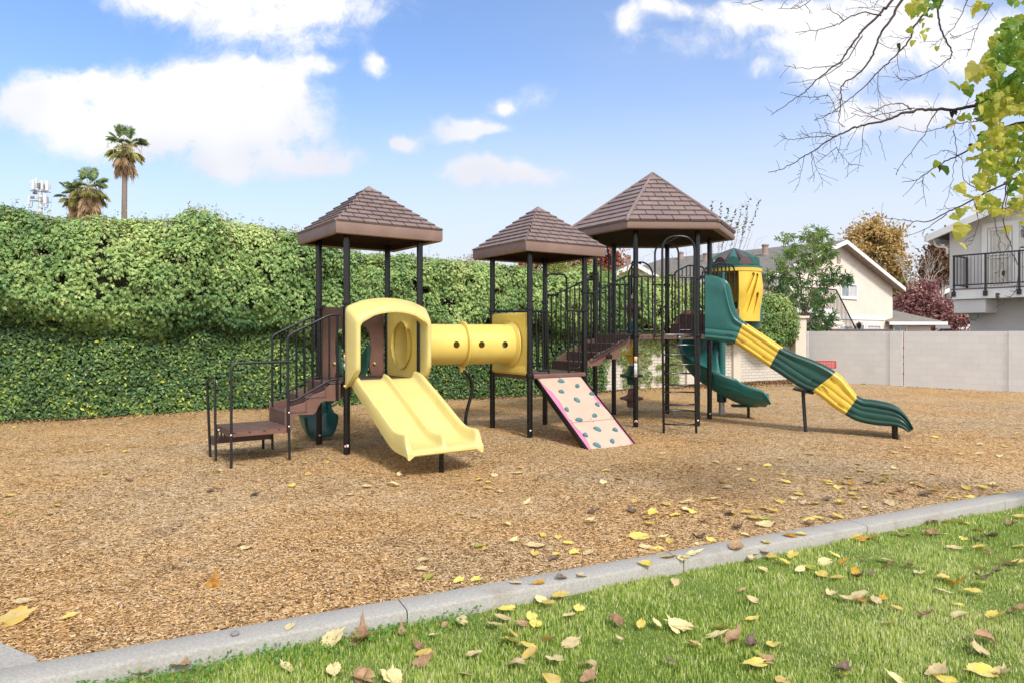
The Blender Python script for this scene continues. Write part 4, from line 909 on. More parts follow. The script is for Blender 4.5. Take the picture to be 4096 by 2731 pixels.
# clover and broad weeds along the kerb
def weeds(n):
    x = rng.uniform(-2.3, -.2, n); y = kerb_y(x)-.25-np.abs(rng.normal(0, .16, n)); x2 = rng.normal(.15, .25, n//3); y2 = rng.normal(3.0, .18, n//3); x = np.concatenate([x, x2]); y = np.concatenate([y, y2]); n = len(x)
    z = -.03+rng.uniform(0, .03, n); A = ndirs(n); A[:, 2] = np.abs(A[:, 2])*.3; N_ = ndirs(n)*.4+np.array([0, 0, 1]); B = np.cross(N_, A)
    T = [(0, 0, 0), (.3, -.35, .05), (.8, -.35, .1), (1, 0, .1), (.8, .35, .1), (.3, .35, .05)]
    return tag(scatter('clover', np.stack([x, y, z], 1), A, B, rng.uniform(.012, .022, n), T, [tuple(range(6))], leafmat('clover_leaf', [(0, (.06, .20, .025)), (1, (.16, .38, .06))], .35), rng.uniform(0, 1, n)), kind='stuff')
weeds(900)
# ------------------------------------------------------------------ fallen leaves, each one its own object
def leafshape(seed, lobed):
    r = random.Random(seed); n = 26; out = []
    for k in range(n):
        t = 2*math.pi*k/n - math.pi/2                     # base of the leaf at -y
        rad = .5*(1-.10*math.sin(t))
        rad *= 1+.12*math.sin(t)*(math.cos(t)**2)+ (.22 if k == n//2+0 else 0)
        if lobed: rad *= 1+.16*math.cos(3*(t-math.pi/2))+.10*math.cos(5*(t-math.pi/2)+.4)
        rad *= 1+.05*(1 if k % 2 else -1)
        if k == 0: rad *= .62
        out.append((rad*math.cos(t)*.82, rad*math.sin(t)*1.12))
    tipi = max(range(n), key=lambda i: out[i][1]); out[tipi] = (out[tipi][0], out[tipi][1]*1.22)
    return out
def leafmesh(seed, m, curl):
    r = random.Random(seed*7+1); out = leafshape(seed, r.random() < .4); V = [(0, -.05, 0)]; Fc = []; n = len(out)
    ax = r.uniform(-1, 1); c1 = curl*r.uniform(.5, 1.3); c2 = curl*r.uniform(-.7, .8); ph = r.uniform(0, 6)
    def zz(x, y):
        s = x*math.cos(ax)+y*math.sin(ax); q = -x*math.sin(ax)+y*math.cos(ax)
        return c1*s*s*1.6+c2*q*q*1.1+.10*abs(x)+.035*math.sin(9*x+ph)*math.sin(8*y+ph)+curl*.25*(y+.4)**2*r0
    r0 = r.uniform(-.4, 1.)
    for f in (.4, .75, 1.):
        for x, y in out: V.append((x*f, y*f, 0))
    V = [(x*(1-.25*curl*abs(x)), y, zz(x, y)) for x, y, _ in V]
    for k in range(n):
        j = (k+1) % n; Fc.append((0, 1+k, 1+j)); 
        for a in range(2): Fc.append((1+a*n+k, 1+(a+1)*n+k, 1+(a+1)*n+j, 1+a*n+j))
    # petiole
    b = len(V); bz = V[1+2*n][2]; by = V[1+2*n][1]; sx = r.uniform(-.3, .3); ln = r.uniform(.25, .5)
    for i in range(4):
        t = i/3; w_ = .011
        for dx, dz in ((-w_, 0), (w_, 0), (0, w_*1.5)): V.append((dx+sx*t*t, by+.1-(ln+.1)*t, bz+.02+dz+.08*t*t*abs(curl)))
    for i in range(3):
        for k in range(3): Fc.append((b+i*3+k, b+i*3+(k+1) % 3, b+(i+1)*3+(k+1) % 3, b+(i+1)*3+k))
    zmin = min(v[2] for v in V); me = bpy.data.meshes.new('fallen_leaf'); me.from_pydata([(x, y, z-zmin) for x, y, z in V], [], Fc)
    me.polygons.foreach_set('use_smooth', [True]*len(Fc)); me.materials.append(m); me.update(); return me
def fleaf(name, c1, c2, vein, tr=.25):
    m, t, b = newmat(name); co = t.node('ShaderNodeTexCoord').outputs['Object']; oi = t.node('ShaderNodeObjectInfo').outputs['Random']
    n = t.noise(t.vm('ADD', co, t.vm('MULTIPLY', (9, 7, 3), oi)), 3.5, 5, .6); sp = t.noise(t.vm('ADD', co, t.vm('MULTIPLY', (5, 3, 8), oi)), 9, 4, .6)
    c = t.mix(t.sstep(n, .4, .66), tuple(c1)+(1,), tuple(c2)+(1,)); c = t.mix(t.m('MULTIPLY', t.sstep(sp, .6, .7), .6), c, tuple(x*.4 for x in c2)+(1,))
    hs = t.node('ShaderNodeHueSaturation'); t.l.new(c, hs.inputs['Color']); t.l.new(t.m('ADD', .78, t.m('MULTIPLY', oi, .36)), hs.inputs['Value']); t.l.new(t.m('ADD', .485, t.m('MULTIPLY', oi, .03)), hs.inputs['Hue'])
    c = hs.outputs[0]; t.l.new(c, b.inputs['Base Color']); b.inputs['Roughness'].default_value = .55; b.inputs['Specular IOR Level'].default_value = .3
    tr_ = t.node('ShaderNodeBsdfTranslucent'); t.l.new(c, tr_.inputs[0]); mx = t.node('ShaderNodeMixShader'); mx.inputs[0].default_value = tr
    t.l.new(b.outputs[0], mx.inputs[1]); t.l.new(tr_.outputs[0], mx.inputs[2]); out = [q for q in t.n if q.type == 'OUTPUT_MATERIAL'][0]; t.l.new(mx.outputs[0], out.inputs[0]); return m
LM = dict(y=fleaf('yellow_leaf', (.74, .58, .10), (.70, .56, .24), 0), p=fleaf('pale_leaf', (.78, .66, .34), (.68, .54, .30), 0), o=fleaf('orange_leaf', (.62, .36, .04), (.40, .19, .04), 0),
          b=fleaf('brown_leaf', (.46, .30, .17), (.34, .20, .11), 0), d=fleaf('dark_leaf', (.19, .13, .095), (.12, .08, .06), 0, .1), g=fleaf('greenish_leaf', (.35, .42, .06), (.50, .48, .10), 0))
LN = dict(y='yellow', p='pale cream', o='orange brown', b='tan brown', d='dark shrivelled', g='yellow green')
LMESH = {c: [leafmesh(i*13+ord(c), LM[c], .12+.20*(i % 3)+(.35 if c in 'bd' else 0)) for i in range(5)] for c in LM}
ZM['a'] = (1400, 1600, .7213); ZM['b'] = (2700, 1600, .7214); ZM['c'] = (0, 1500, .7851)
LV = dict(a="775,1090,p 865,1145,y,1.25 1095,1115,y 1165,1070,y,1.1 1270,1145,y 1225,1180,p 845,1195,p 800,1230,p 1010,1190,y 1030,1230,y,1.1 950,1230,b,.8 1465,1210,b,1.1 1615,1230,y,.8 1700,1222,p,.8 1805,1240,p,1.25 620,1213,p 530,1240,b,.6 290,1275,b,.8 460,1290,p,.8 885,1320,y,1.3 985,1350,y,1.1 1100,1320,y,1.1 1225,1335,p,1.15 895,1278,y,.9 1000,1400,y 1140,1420,p,1.15 925,1450,p,1.15 1325,1455,p,1.1 1325,1525,b 410,1395,y 400,1440,b 380,1348,b,.8 690,1395,p 70,1520,b,1.1 245,1520,p,1.15 1120,1535,y,1.1 635,1505,p,.7 1780,1435,d,.7 1910,1335,p,.7 70,1305,g,1.5 1495,1310,p,.6 1800,1000,p,.9 1420,970,y,1.1 1045,1010,o,.9 970,1040,d,.9 1170,985,d,.9 1285,970,p 920,1010,p 1055,1090,p 1770,865,y,1.4 1640,910,y,1.2 1650,940,p 1860,870,p 410,905,p 395,955,p 605,1010,y,.9 700,1000,y 440,1000,g,.9 865,690,p,1.1 1330,670,p,1.3 1600,745,y,1.8 1680,620,y,1.2 1750,578,y 1570,610,d,1.3 1650,650,y 1660,680,y 1735,740,p,.8 1775,765,y 1640,800,p,1.2 1615,830,p 1705,810,y 1030,810,p,1.5 1025,855,y 1245,840,y,1.1 1320,840,p,1.1 1145,850,y,.8 1155,760,y,.9 1205,795,y,.9 1070,750,y,.8 905,785,p 715,812,g 750,830,y,.7 1130,880,d 1350,615,d 1860,570,p 1580,560,y,.8 1865,610,p 1805,635,y 1900,620,y 800,405,p,1.1 720,425,y,1.2 765,440,y,.9 930,400,p,1.2 945,373,y,.8 765,478,y 835,500,p 980,565,p 245,465,p 275,400,p 90,475,y 605,390,y,.9 610,632,y,.8 690,645,p,.8 1495,445,p 1420,400,y 1735,300,p,1.1 1735,333,y,.8 1405,465,p",
 b="225,345,p 400,347,y 510,357,y 355,380,p,.8 290,485,p 345,417,p 595,410,y 610,455,y,1.2 430,445,y 180,550,y 300,580,p 220,545,p 490,595,y 540,615,y 580,560,y 680,520,y,1.2 720,575,p 665,543,p 775,575,y 840,555,d 920,577,y,1.3 1190,583,p,1.2 985,530,y 1010,550,y 905,485,y,1.1 860,465,y 845,450,y 930,462,b 980,465,o 965,430,y,1.1 1030,395,y,1.2 1015,362,p 985,497,y 1115,465,g,1.1 1160,450,g 1165,420,y 1075,460,d 1430,420,y 1220,390,p 1325,470,p 1360,480,y 1215,520,p 1255,507,b 1435,503,y,1.2 1390,530,d,1.3 1535,540,y 1615,495,y 1705,490,y 1770,478,p,1.2 1810,523,y,1.3 1630,535,y 1210,305,y 1290,280,p 1330,243,y 1445,203,y 1520,265,y 1570,308,y 1690,303,p,1.3 1800,317,p 1835,257,y 1690,242,p 750,303,p,1.1 590,322,p 1900,185,y 1915,150,y,1.2 265,455,o 320,630,y 400,625,y 430,655,y,1.2 500,660,g,1.2 495,698,p,1.3 300,632,d 345,710,d,.9 130,745,d,1.1 145,785,p 200,770,y 395,748,p,.8 745,670,y 790,658,y 895,653,y,1.1 740,690,b 1060,605,y,.8 170,665,b 60,605,p 70,570,p 585,737,p,1.1 505,785,y 635,750,o,1.1 640,778,y 700,745,y 340,815,b,1.6 430,840,p,1.3 495,840,b 535,855,y 655,850,y,1.2 600,888,y,1.15 430,870,p 245,855,p 165,878,p 90,850,p,1.3 40,875,p 485,927,p,.9 740,915,g 695,930,p,.8 830,890,p,1.1 880,848,y 940,885,o 815,955,y,1.1 900,972,y,.9 1005,750,y 1035,760,o 1095,752,o 1245,735,p 1290,732,p 1170,875,p,1.1 1060,870,p,.8 1300,905,b,.9 1360,945,p,1.1 1190,905,b 1000,940,o,.9 1020,970,d 1090,948,d,.7 870,1065,p 950,1090,p,1.2 1030,1070,p,1.2 1040,1098,o 1115,1098,p,.9 1155,1085,o,.8 1230,1140,y,.8 1500,980,y,1.5 1470,1040,p 1565,1005,o 1650,1050,y,1.1 1690,1000,g,.9 1700,970,d 1690,920,y,1.1 1555,1120,y,.9 1580,1180,p 1380,1178,b,.8 1190,1222,y,.8 1785,1190,y,1.6 1910,1150,b,1.1 1870,900,b,1.5 1900,890,y 1785,940,d,.7 1690,810,y,1.1 1740,835,b,.8 1550,810,p,1.3 1410,730,b 1460,733,p 1600,670,y 1680,710,y,1.2 1750,750,d,1.5 1680,765,d,1.4 1600,760,y 1520,665,y 1430,675,b 1565,630,d,.6 1870,678,b,1.2 1915,635,y 1910,800,y 1710,1310,b,1.3 1685,1365,p,1.2 1700,1490,y,1.5 1820,1500,p,1.3 1455,1500,p,1.3 1500,1540,y 1240,1545,p,1.3 930,1475,d,.9 925,1510,g,.9 595,1545,y 550,1345,y,1.15 420,1340,d 320,1310,b,1.3 250,1250,y,1.3 220,1290,p,1.1 105,1335,y,.8 430,1200,y,.9 425,1095,p,.8 375,1045,b,.6 25,1235,p,1.5 440,1450,y,1.3 500,1425,b,.9 475,1400,g,.7",
 c="48,1255,y,2.3 355,1232,y,.9 110,1160,p,1.1 1090,1075,o,1.3 1210,870,b 1255,890,p,1.2 1475,1280,p,.8 1700,1335,p,1.5 1675,1300,b 1840,1325,b,1.6 1460,1480,p 1700,1490,p,1.1 1850,1530,b,1.1 1995,1530,p,1.3 920,1470,b,1.1 740,1500,b,.9 285,670,y 50,707,g,.7 255,712,g,.7 45,612,y 450,688,p,.8 640,388,y 455,382,p 535,495,g,.8 540,357,p 570,298,p 625,250,p,1.1 655,527,d,1.1 1300,618,d 1075,600,d 1550,445,p,1.1 1655,445,y 1490,568,y 1570,508,y 1110,483,p 1515,365,g,1.2 1785,605,p 2000,550,p,1.3 1870,565,p 430,230,p,1.1 75,262,y 705,220,p 995,185,y 1160,190,y")
SPEC = {('c', 48, 1255): 'large curled yellow leaf at the left edge beside the concrete corner', ('a', 1600, 745): 'broad lobed yellow leaf on the wood chips, largest of those near the kerb',
        ('c', 1090, 1075): 'upright orange brown leaf standing alone on the wood chips', ('b', 1500, 980): 'large rounded yellow leaf cupped on the lawn at the right', ('b', 1785, 1190): 'largest yellow leaf on the lawn near the right edge',
        ('c', 1840, 1325): 'crumpled tan brown leaf on the grass just below the kerb joint', ('c', 1700, 1335): 'large pale leaf on the grass against the kerb beside a crumpled brown leaf'}
rl = random.Random(11); CLS = {}
for k, txt in LV.items():
    for it in txt.split():
        q = it.split(','); X, Y = float(q[0]), float(q[1]); c = q[2]; s = float(q[3]) if len(q) > 3 else 1.
        p = ground(k, X, Y, 0.); on = 'wood chips'; zz_ = float(hh(p.x, p.y))+.012
        ky = kerb_y(p.x) if p.x > -2.43 else -9
        if p.y < ky+.02:
            p = ground(k, X, Y, .045); on = 'kerb'; zz_ = .044
            if p.y < kerb_y(p.x)-.215: p = ground(k, X, Y, -.015); on = 'lawn'; zz_ = -.026
        if p.y > wall_y(p.x)-.3: continue
        o = bpy.data.objects.new('fallen_leaf', rl.choice(LMESH[c])); COL.objects.link(o)
        o.location = (p.x, p.y, zz_); far = 1.0 if p.y < 6 else 1.12
        o.scale = (s*.090*far,)*3; tilt = .20 if on == 'lawn' else .10
        o.rotation_euler = (rl.gauss(0, tilt)+(.15 if on == 'lawn' else .08), rl.gauss(0, tilt), rl.uniform(0, 6.28))
        if (k, int(X)) == ('c', 1090): o.rotation_euler = (1.25, .1, 0.2)
        if (k, int(X)) == ('c', 48): o.rotation_euler = (.25, .2, -.95)
        sp = SPEC.get((k, int(X), int(Y)))
        if sp: tag(o, sp, 'leaf'); continue
        px, py = zp(k, X, Y); hz_ = ('far left', 'left of centre', 'at the centre', 'right of centre', 'far right')[min(4, int(px/820))]; dk = abs(p.y-kerb_y(p.x))
        if on == 'kerb': zn = 'on the concrete kerb'
        elif on == 'lawn': zn = 'on the lawn close to the kerb' if dk < .55 else ('on the middle of the lawn' if py < 2560 else 'on the lawn at the bottom edge')
        else: zn = 'on the wood chips near the kerb' if dk < 1.0 else ('on the open wood chips' if dk < 3.2 else 'on the wood chips by the playground')
        CLS.setdefault((LN[c], zn, hz_), []).append((px, o))
ORD = ['leftmost', 'second from left', 'third from left', 'fourth from left', 'fifth from left', 'sixth from left', 'seventh from left', 'eighth from left', 'ninth from left', 'tenth from left', 'eleventh from left', 'twelfth from left', 'thirteenth from left', 'fourteenth from left', 'fifteenth from left', 'sixteenth from left', 'seventeenth from left']
for (cn, zn, hz_), lst in CLS.items():
    lst.sort(key=lambda t: t[0]); n = len(lst)
    for i, (px, o) in enumerate(lst):
        if n == 1: lab = '%s leaf %s, %s' % (cn, zn, hz_)
        else: lab = '%s %s leaf %s, %s' % ('rightmost' if i == n-1 else ORD[min(i, 16)], cn, zn, hz_)
        tag(o, lab, 'leaf', '%s leaves %s' % (cn, zn))
# pebble on the kerb
pb = ground('c', 1197, 1315, .05); s_ = MB(); s_.lathe(Vector((pb.x, pb.y, .042)), [(.0, 0), (.022, .003), (.024, .012), (.015, .02), (0, .022)], 9); q_ = s_.build('pebble', pm('grey_stone', (.2, .2, .2), .8), None); tag(q_, 'small grey stone lying on top of the concrete kerb', 'stone')
# ================================================================== WALLS
def wallmat(name, col, bw, bh, mort, depth_=.6, var=.04, stain=.15, msize=.006):
    m, t, b = newmat(name); co = t.node('ShaderNodeTexCoord').outputs['Object']; sp = t.node('ShaderNodeSeparateXYZ'); t.l.new(co, sp.inputs[0])
    cb = t.node('ShaderNodeCombineXYZ'); t.l.new(sp.outputs[0], cb.inputs[0]); t.l.new(sp.outputs[2], cb.inputs[1])
    br = t.node('ShaderNodeTexBrick'); t.l.new(t.vm('ADD', cb.outputs[0], t.vm('MULTIPLY', t.noise(co, 5, 3, .5, out=1), (.008, .008, 0))), br.inputs['Vector'])
    br.inputs['Scale'].default_value = 1; br.inputs['Brick Width'].default_value = bw; br.inputs['Row Height'].default_value = bh; br.inputs['Mortar Size'].default_value = msize; br.inputs['Mortar Smooth'].default_value = .6
    l = tuple(min(1, c*(1+var)) for c in col)+(1,); d = tuple(c*(1-var) for c in col)+(1,)
    br.inputs['Color1'].default_value = l; br.inputs['Color2'].default_value = d; br.inputs['Mortar'].default_value = tuple(c*mort for c in col)+(1,)
    c = t.mix(t.m('MULTIPLY', t.sstep(t.noise(co, 1.1, 7, .7), .5, .75), stain), br.outputs[0], tuple(c*.62 for c in col)+(1,))
    t.l.new(c, b.inputs['Base Color']); b.inputs['Roughness'].default_value = .85; b.inputs['Specular IOR Level'].default_value = .2
    bn = t.node('ShaderNodeBump'); bn.inputs['Strength'].default_value = depth_; bn.inputs['Distance'].default_value = .012
    t.l.new(t.m('ADD', t.m('MULTIPLY', br.outputs['Fac'], -1), t.m('MULTIPLY', t.noise(co, 60, 4, .6), .35)), bn.inputs['Height']); t.l.new(bn.outputs[0], b.inputs['Normal']); return m
def wall_obj(name, p, q, z0, z1, th, m, label, cat, parent=None):
    p, q = Vector(p), Vector(q); L = (q-p).length; a = math.atan2((q-p).y, (q-p).x)
    mb = MB().box((L/2, 0, (z0+z1)/2), (L, th, z1-z0)); o = mb.build(name, m, None); o.location = (p.x, p.y, 0); o.rotation_euler = (0, 0, a); OFF[o.name] = Vector((0, 0, 0))
    if label: tag(o, label, cat)
    return o
brickm = wallmat('painted_slump_brick', (.60, .56, .49), .26, .098, .62, .9, .05, .12, .007)
blockm = wallmat('painted_block', (.70, .69, .675), .4, .2032, .86, .5, .03, .22, .004)
stuccop = pm('painted_stucco', (.62, .56, .47), .85, .04, 4, .35, 120, .2, dirt=((.45,.38,.3), .2))
w1d = Vector((1, .53)).normalized(); w1n = Vector((w1d.y, -w1d.x))
def w1(x): return Vector((x, 18.853+.53*x))
W1 = wall_obj('brick_wall', w1(-17), w1(10.05), -.2, 1.86, .16, brickm, 'long cream painted brick wall behind the playground, overgrown with ivy', 'wall')
def wchild(parent_, name, x, w_, z0, z1, pr, m, bev=.008):    # a pilaster on a wall, x along the wall
    mb = MB().box((x, -pr, (z0+z1)/2), (w_, .16+pr, z1-z0)); o = mb.build(name, m, None, bevel=bev); o.parent = parent_; return o
def w1s(x): return (w1(x)-w1(-17)).length
for x in (7.38, 5.6): wchild(W1, 'pilaster', w1s(x), .32, -.2, 1.90, .06, stuccop)
pil = MB().box((0, 0, 1.0), (.42, .42, 2.44)).build('gate_pillar', stuccop, None, bevel=.015); pil.location = (9.98, 23.86, 0); pil.rotation_euler = (0, 0, R(10))
tag(pil, 'tall cream stucco pillar with a flat cap where the two walls meet', 'pillar'); cp = MB().box((0, 0, 2.25), (.56, .56, .08)).build('cap', stuccop, None, bevel=.012); cp.parent = pil
W2 = wall_obj('block_wall', (10.15, 24.98), (17.2, 16.5), -.3, 1.765, .2, blockm, 'bare beige painted concrete block wall at the right', 'wall')
L2 = Vector((7.05, -8.48)).normalized(); ang2 = math.atan2(L2.y, L2.x); P2_ = Vector((10.15, 24.98))
for Xa, Xb in ((205, 365), (1690, 1990)):
    a, b_ = lam('M', Xa, P2_, ang2), lam('M', Xb, P2_, ang2); wchild(W2, 'pilaster', (a+b_)/2, b_-a, -.3, 1.768, .03, blockm, .004)
a, b_ = lam('N', 1270, P2_, ang2), lam('N', 1325, P2_, ang2); wchild(W2, 'pilaster', (a+b_)/2, b_-a, -.3, 1.768, .03, blockm, .004)
rust = pm('rusty_joint', (.22, .12, .06), .9, .4, 14); x_ = lam('M', 373, P2_, ang2)
for z0_, z1_ in ((.0, 1.76),): o = MB().box((x_, -.104, (z0_+z1_)/2), (.014, .01, z1_-z0_)).build('joint', rust, None); o.parent = W2
for z_ in (.42, .95, 1.25, .72): o = MB().box((x_, -.108, z_), (.03, .012, .06)).build('joint_patch', rust, None); o.parent = W2
# mossy strip of dirt along the foot of the block wall
def strip(name, p, dirv, nrm, n, L, m, z=.02):
    t = rng.uniform(0, L, n); o_ = np.abs(rng.normal(0, .10, n)); C_ = np.stack([p.x+dirv.x*t+nrm.x*o_, p.y+dirv.y*t+nrm.y*o_, z+rng.uniform(0, .04, n)], 1)
    return scatter(name, C_, ndirs(n), ndirs(n), rng.uniform(.02, .05, n), [(-.5, -.3, 0), (.5, -.3, 0), (.5, .3, .1), (-.5, .3, 0)], [(0, 1, 2, 3)], m, rng.uniform(0, 1, n))
n2 = Vector((L2.y, -L2.x)); n2 = n2 if n2.y < 0 else -n2
tag(strip('moss', P2_+n2*.12+L2*2.5, L2, n2, 900, 6., leafmat('moss', [(0, (.03, .03, .02)), (.7, (.05, .06, .02)), (1, (.12, .2, .04))], .1), -.03), kind='stuff')
litm = leafmat('leaf_litter', [(0, (.03, .018, .012)), (.5, (.12, .06, .03)), (.85, (.3, .16, .06)), (1, (.6, .45, .12))], .1, .7)
tag(strip('leaf_litter', w1(5.2)+w1n*.1, w1d, w1n*5.5, 5000, 5.2, litm, .05), kind='stuff')
tag(strip('leaf_litter', w1(-13)+w1n*.12, w1d, w1n*3, 6000, 20.5, litm, .0), kind='stuff')
# red mesh bench in front of the block wall
def bench():
    redp = pm('red_coated_metal', (.62, .012, .02), .35, .08, 6); a = depth('N', 1345, 1000, 21.6); b_ = depth('N', 1655, 1000, 21.6); a.z = b_.z = 0; b_.y -= .35
    d = (b_-a).normalized(); n = Vector((d.y, -d.x, 0)); L = (b_-a).length+.35; a = a-d*.35; t = thing('park_bench', tuple(a), 'red coated mesh metal bench half hidden behind the long slide', 'bench')
    zt, zb = depth('N', 1570, 952, 21.6).z, depth('N', 1570, 1052, 21.6).z
    m = MB(); M3 = Matrix.Rotation(math.atan2(d.y, d.x), 3, 'Z')
    for i in range(int(L/.045)+1): m.box(a+d*(i*.045)+Vector((0, 0, (zt+zb)/2)), (.016, .012, zt-zb), M=M3)
    for z in np.arange(zb, zt, .04): m.box(a+d*L/2+Vector((0, 0, z)), (L, .013, .014), M=M3)
    for z in (zb, zt): m.box(a+d*L/2+Vector((0, 0, z)), (L, .03, .03), M=M3)
    for x in (0, L): m.box(a+d*x+Vector((0, 0, (zt+zb)/2)), (.03, .03, zt-zb), M=M3)
    m.build('backrest', redp, t)
    m = MB(); m.box(a+d*L/2+n*.22+Vector((0, 0, .44)), (L, .36, .025), M=M3); m.build('seat', redp, t, bevel=.006)
    for x in (.25, L-.7): MB().tube(fil([a+d*x+n*.38+Vector((0, 0, 0)), a+d*x+n*.3+Vector((0, 0, .42)), a+d*x+n*.02+Vector((0, 0, .42)), a+d*x-n*.03+Vector((0, 0, zt-.05))], .05), .02, 8).build('leg', black, t)
bench()
# ================================================================== HEDGE
TOP = [(-300,492),(0,488),(60,497),(100,505),(160,520),(200,523),(280,513),(340,522),(400,517),(450,500),(480,499),(520,515),(560,524),(640,532),(700,560),(800,585),(900,600),(1000,608),(1090,616),(1160,620),(1250,640),(1330,622),(1400,640),(1500,652),(1560,658),(1640,672),(1700,688),(1750,686),(1790,700),(1815,722),(1832,752)]
tx, tz = [], []
for u_, v_ in TOP:
    k_ = (u_-1176)/1568; d_ = 18.853/(1-.53*k_); tx.append(k_*d_); tz.append(EYE+(762-v_)/1568*d_)
def ztop(x): return np.interp(x, tx, tz)
def vnoise(P, s, seed=0):
    return np.array([mnoise.noise(Vector((p[0]*s+seed, p[1]*s, p[2]*s))) for p in P])
def hedge_pt(x, t):
    """t 0..1 from the hanging lower edge, over the belly, to the top, then behind"""
    zt = float(ztop(x)); en = min(1, max(.05, (9.9-x)/.9))**.6
    zb = 1.78+.16*math.sin(x*1.9+1)+.10*math.sin(x*4.3)-(.35 if x > 7 else 0)-.12*max(0, min(1, (x+2)/8))
    H = zt-zb; a = t*math.pi*.62
    if t < .3: o_ = .14+(.62*(t/.3)**.6); z = zb+H*.22*(t/.3)
    else:
        q = (t-.3)/.7; o_ = .76-.12*q-1.05*max(0, q-.45)**1.6*1.7; z = zb+H*(.22+.78*math.sin(min(1, q*1.15)*math.pi/2)) - (.5*max(0, q-.87))
    b = w1(x); n = mnoise.noise(Vector((x*.9, z*.9, 3))); n2_ = mnoise.noise(Vector((x*2.6, z*2.6, 7)))+(.9*mnoise.noise(Vector((x*4.6, z*4.6, 2))) if x > 7.4 else 0); o_ = o_*en+.36*n*en+.20*n2_*en
    return np.array([b.x+w1n.x*o_, b.y+w1n.y*o_, z+.13*n2_])
def surf_leaves(n, x0, x1, szr, fn, tmpl, faces, m, name, parent, jit=.05, droop=.7, tint=None, dens=None):
    xs_ = rng.uniform(x0, x1, n); ts = rng.uniform(0, 1, n); e = .03
    P = np.array([fn(x, t) for x, t in zip(xs_, ts)]); Px = np.array([fn(x+e, t) for x, t in zip(xs_, ts)])-P; Pt = np.array([fn(x, min(1, t+e))-fn(x, max(0, t-e)) for x, t in zip(xs_, ts)])
    N_ = np.cross(Px, Pt); N_ /= np.linalg.norm(N_, axis=1, keepdims=True)+1e-9; N_[N_[:, 1]*1.+N_[:, 0]*-.4-N_[:, 2]*.5 > 0] *= -1
    P = P+N_*rng.uniform(-jit, jit*1.4, n)[:, None]; nn = N_+ndirs(n)*.55+np.array([0, 0, .25]); nn /= np.linalg.norm(nn, axis=1, keepdims=True)
    A = np.tile(np.array([0, 0, -1.]), (n, 1))*droop+ndirs(n)*.6; A = A-nn*np.sum(A*nn, 1, keepdims=True); B = np.cross(nn, A)
    if dens: kp = np.array([mnoise.noise(Vector(p)*2.3)+.5*mnoise.noise(Vector(p)*6) for p in P])+dens > rng.uniform(0, .12, n); P, A, B, ts = P[kp], A[kp], B[kp], ts[kp]; n = len(P)
    tt = tint(P, ts) if tint else rng.uniform(0, 1, n)
    return scatter(name, P, A, B, rng.uniform(*szr, n), tmpl, faces, m, tt, parent), P
def under(name, fn, x0, x1, nx, nt, m, parent, ins=.10):
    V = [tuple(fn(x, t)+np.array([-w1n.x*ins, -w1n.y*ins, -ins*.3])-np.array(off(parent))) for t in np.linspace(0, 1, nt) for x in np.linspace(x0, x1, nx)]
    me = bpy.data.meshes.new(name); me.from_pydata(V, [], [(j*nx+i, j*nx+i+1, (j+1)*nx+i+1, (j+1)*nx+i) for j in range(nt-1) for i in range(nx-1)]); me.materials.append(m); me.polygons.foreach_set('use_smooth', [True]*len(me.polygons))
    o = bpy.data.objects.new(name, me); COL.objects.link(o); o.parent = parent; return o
IVY = [(0, -.28, -.03), (-.12, -.5, -.1), (.25, -.34, .03), (.42, -.5, -.06), (.55, -.22, .06), (1., 0, -.10), (.55, .22, .06), (.42, .5, -.06), (.25, .34, .03), (-.12, .5, -.1), (0, .28, -.03), (.0, 0, .06)]
IVF = [(11, 0, 1, 2), (11, 2, 3, 4), (11, 4, 5, 6), (11, 6, 7, 8), (11, 8, 9, 10)]
IVY = [(x, y*.9, z) for x, y, z in IVY]
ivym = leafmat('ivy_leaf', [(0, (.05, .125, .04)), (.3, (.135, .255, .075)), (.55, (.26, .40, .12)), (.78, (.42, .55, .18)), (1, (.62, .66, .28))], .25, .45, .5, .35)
dark = pm('foliage_shade', (.018, .022, .010), .95, .5, 6)  # near-black backing sheet, painted shade for the gaps between leaves
HG = thing('ivy_hedge', (0, 18.85, 0), 'long billowing mass of pale green ivy overhanging the top of the brick wall', 'hedge')
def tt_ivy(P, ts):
    a = np.array([.5+.55*mnoise.noise(Vector(p)*.55)+.25*mnoise.noise(Vector(p)*2.1) for p in P]); return np.clip(a*.75+.10-.16*np.clip(P[:, 0]-6.5, 0, 1)+(ts-.45)*.34-np.clip(.32-ts, 0, 1)*.7+rng.normal(0, .15, len(P)), 0, 1)  # leaf tint darkens the lower belly, painting in shade of the overhang
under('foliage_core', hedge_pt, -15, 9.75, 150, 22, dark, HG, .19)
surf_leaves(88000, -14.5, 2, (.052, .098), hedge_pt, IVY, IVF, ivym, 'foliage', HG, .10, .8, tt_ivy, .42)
surf_leaves(38000, 2, 9.85, (.05, .095), hedge_pt, IVY, IVF, ivym, 'foliage', HG, .10, .8, tt_ivy, .42)
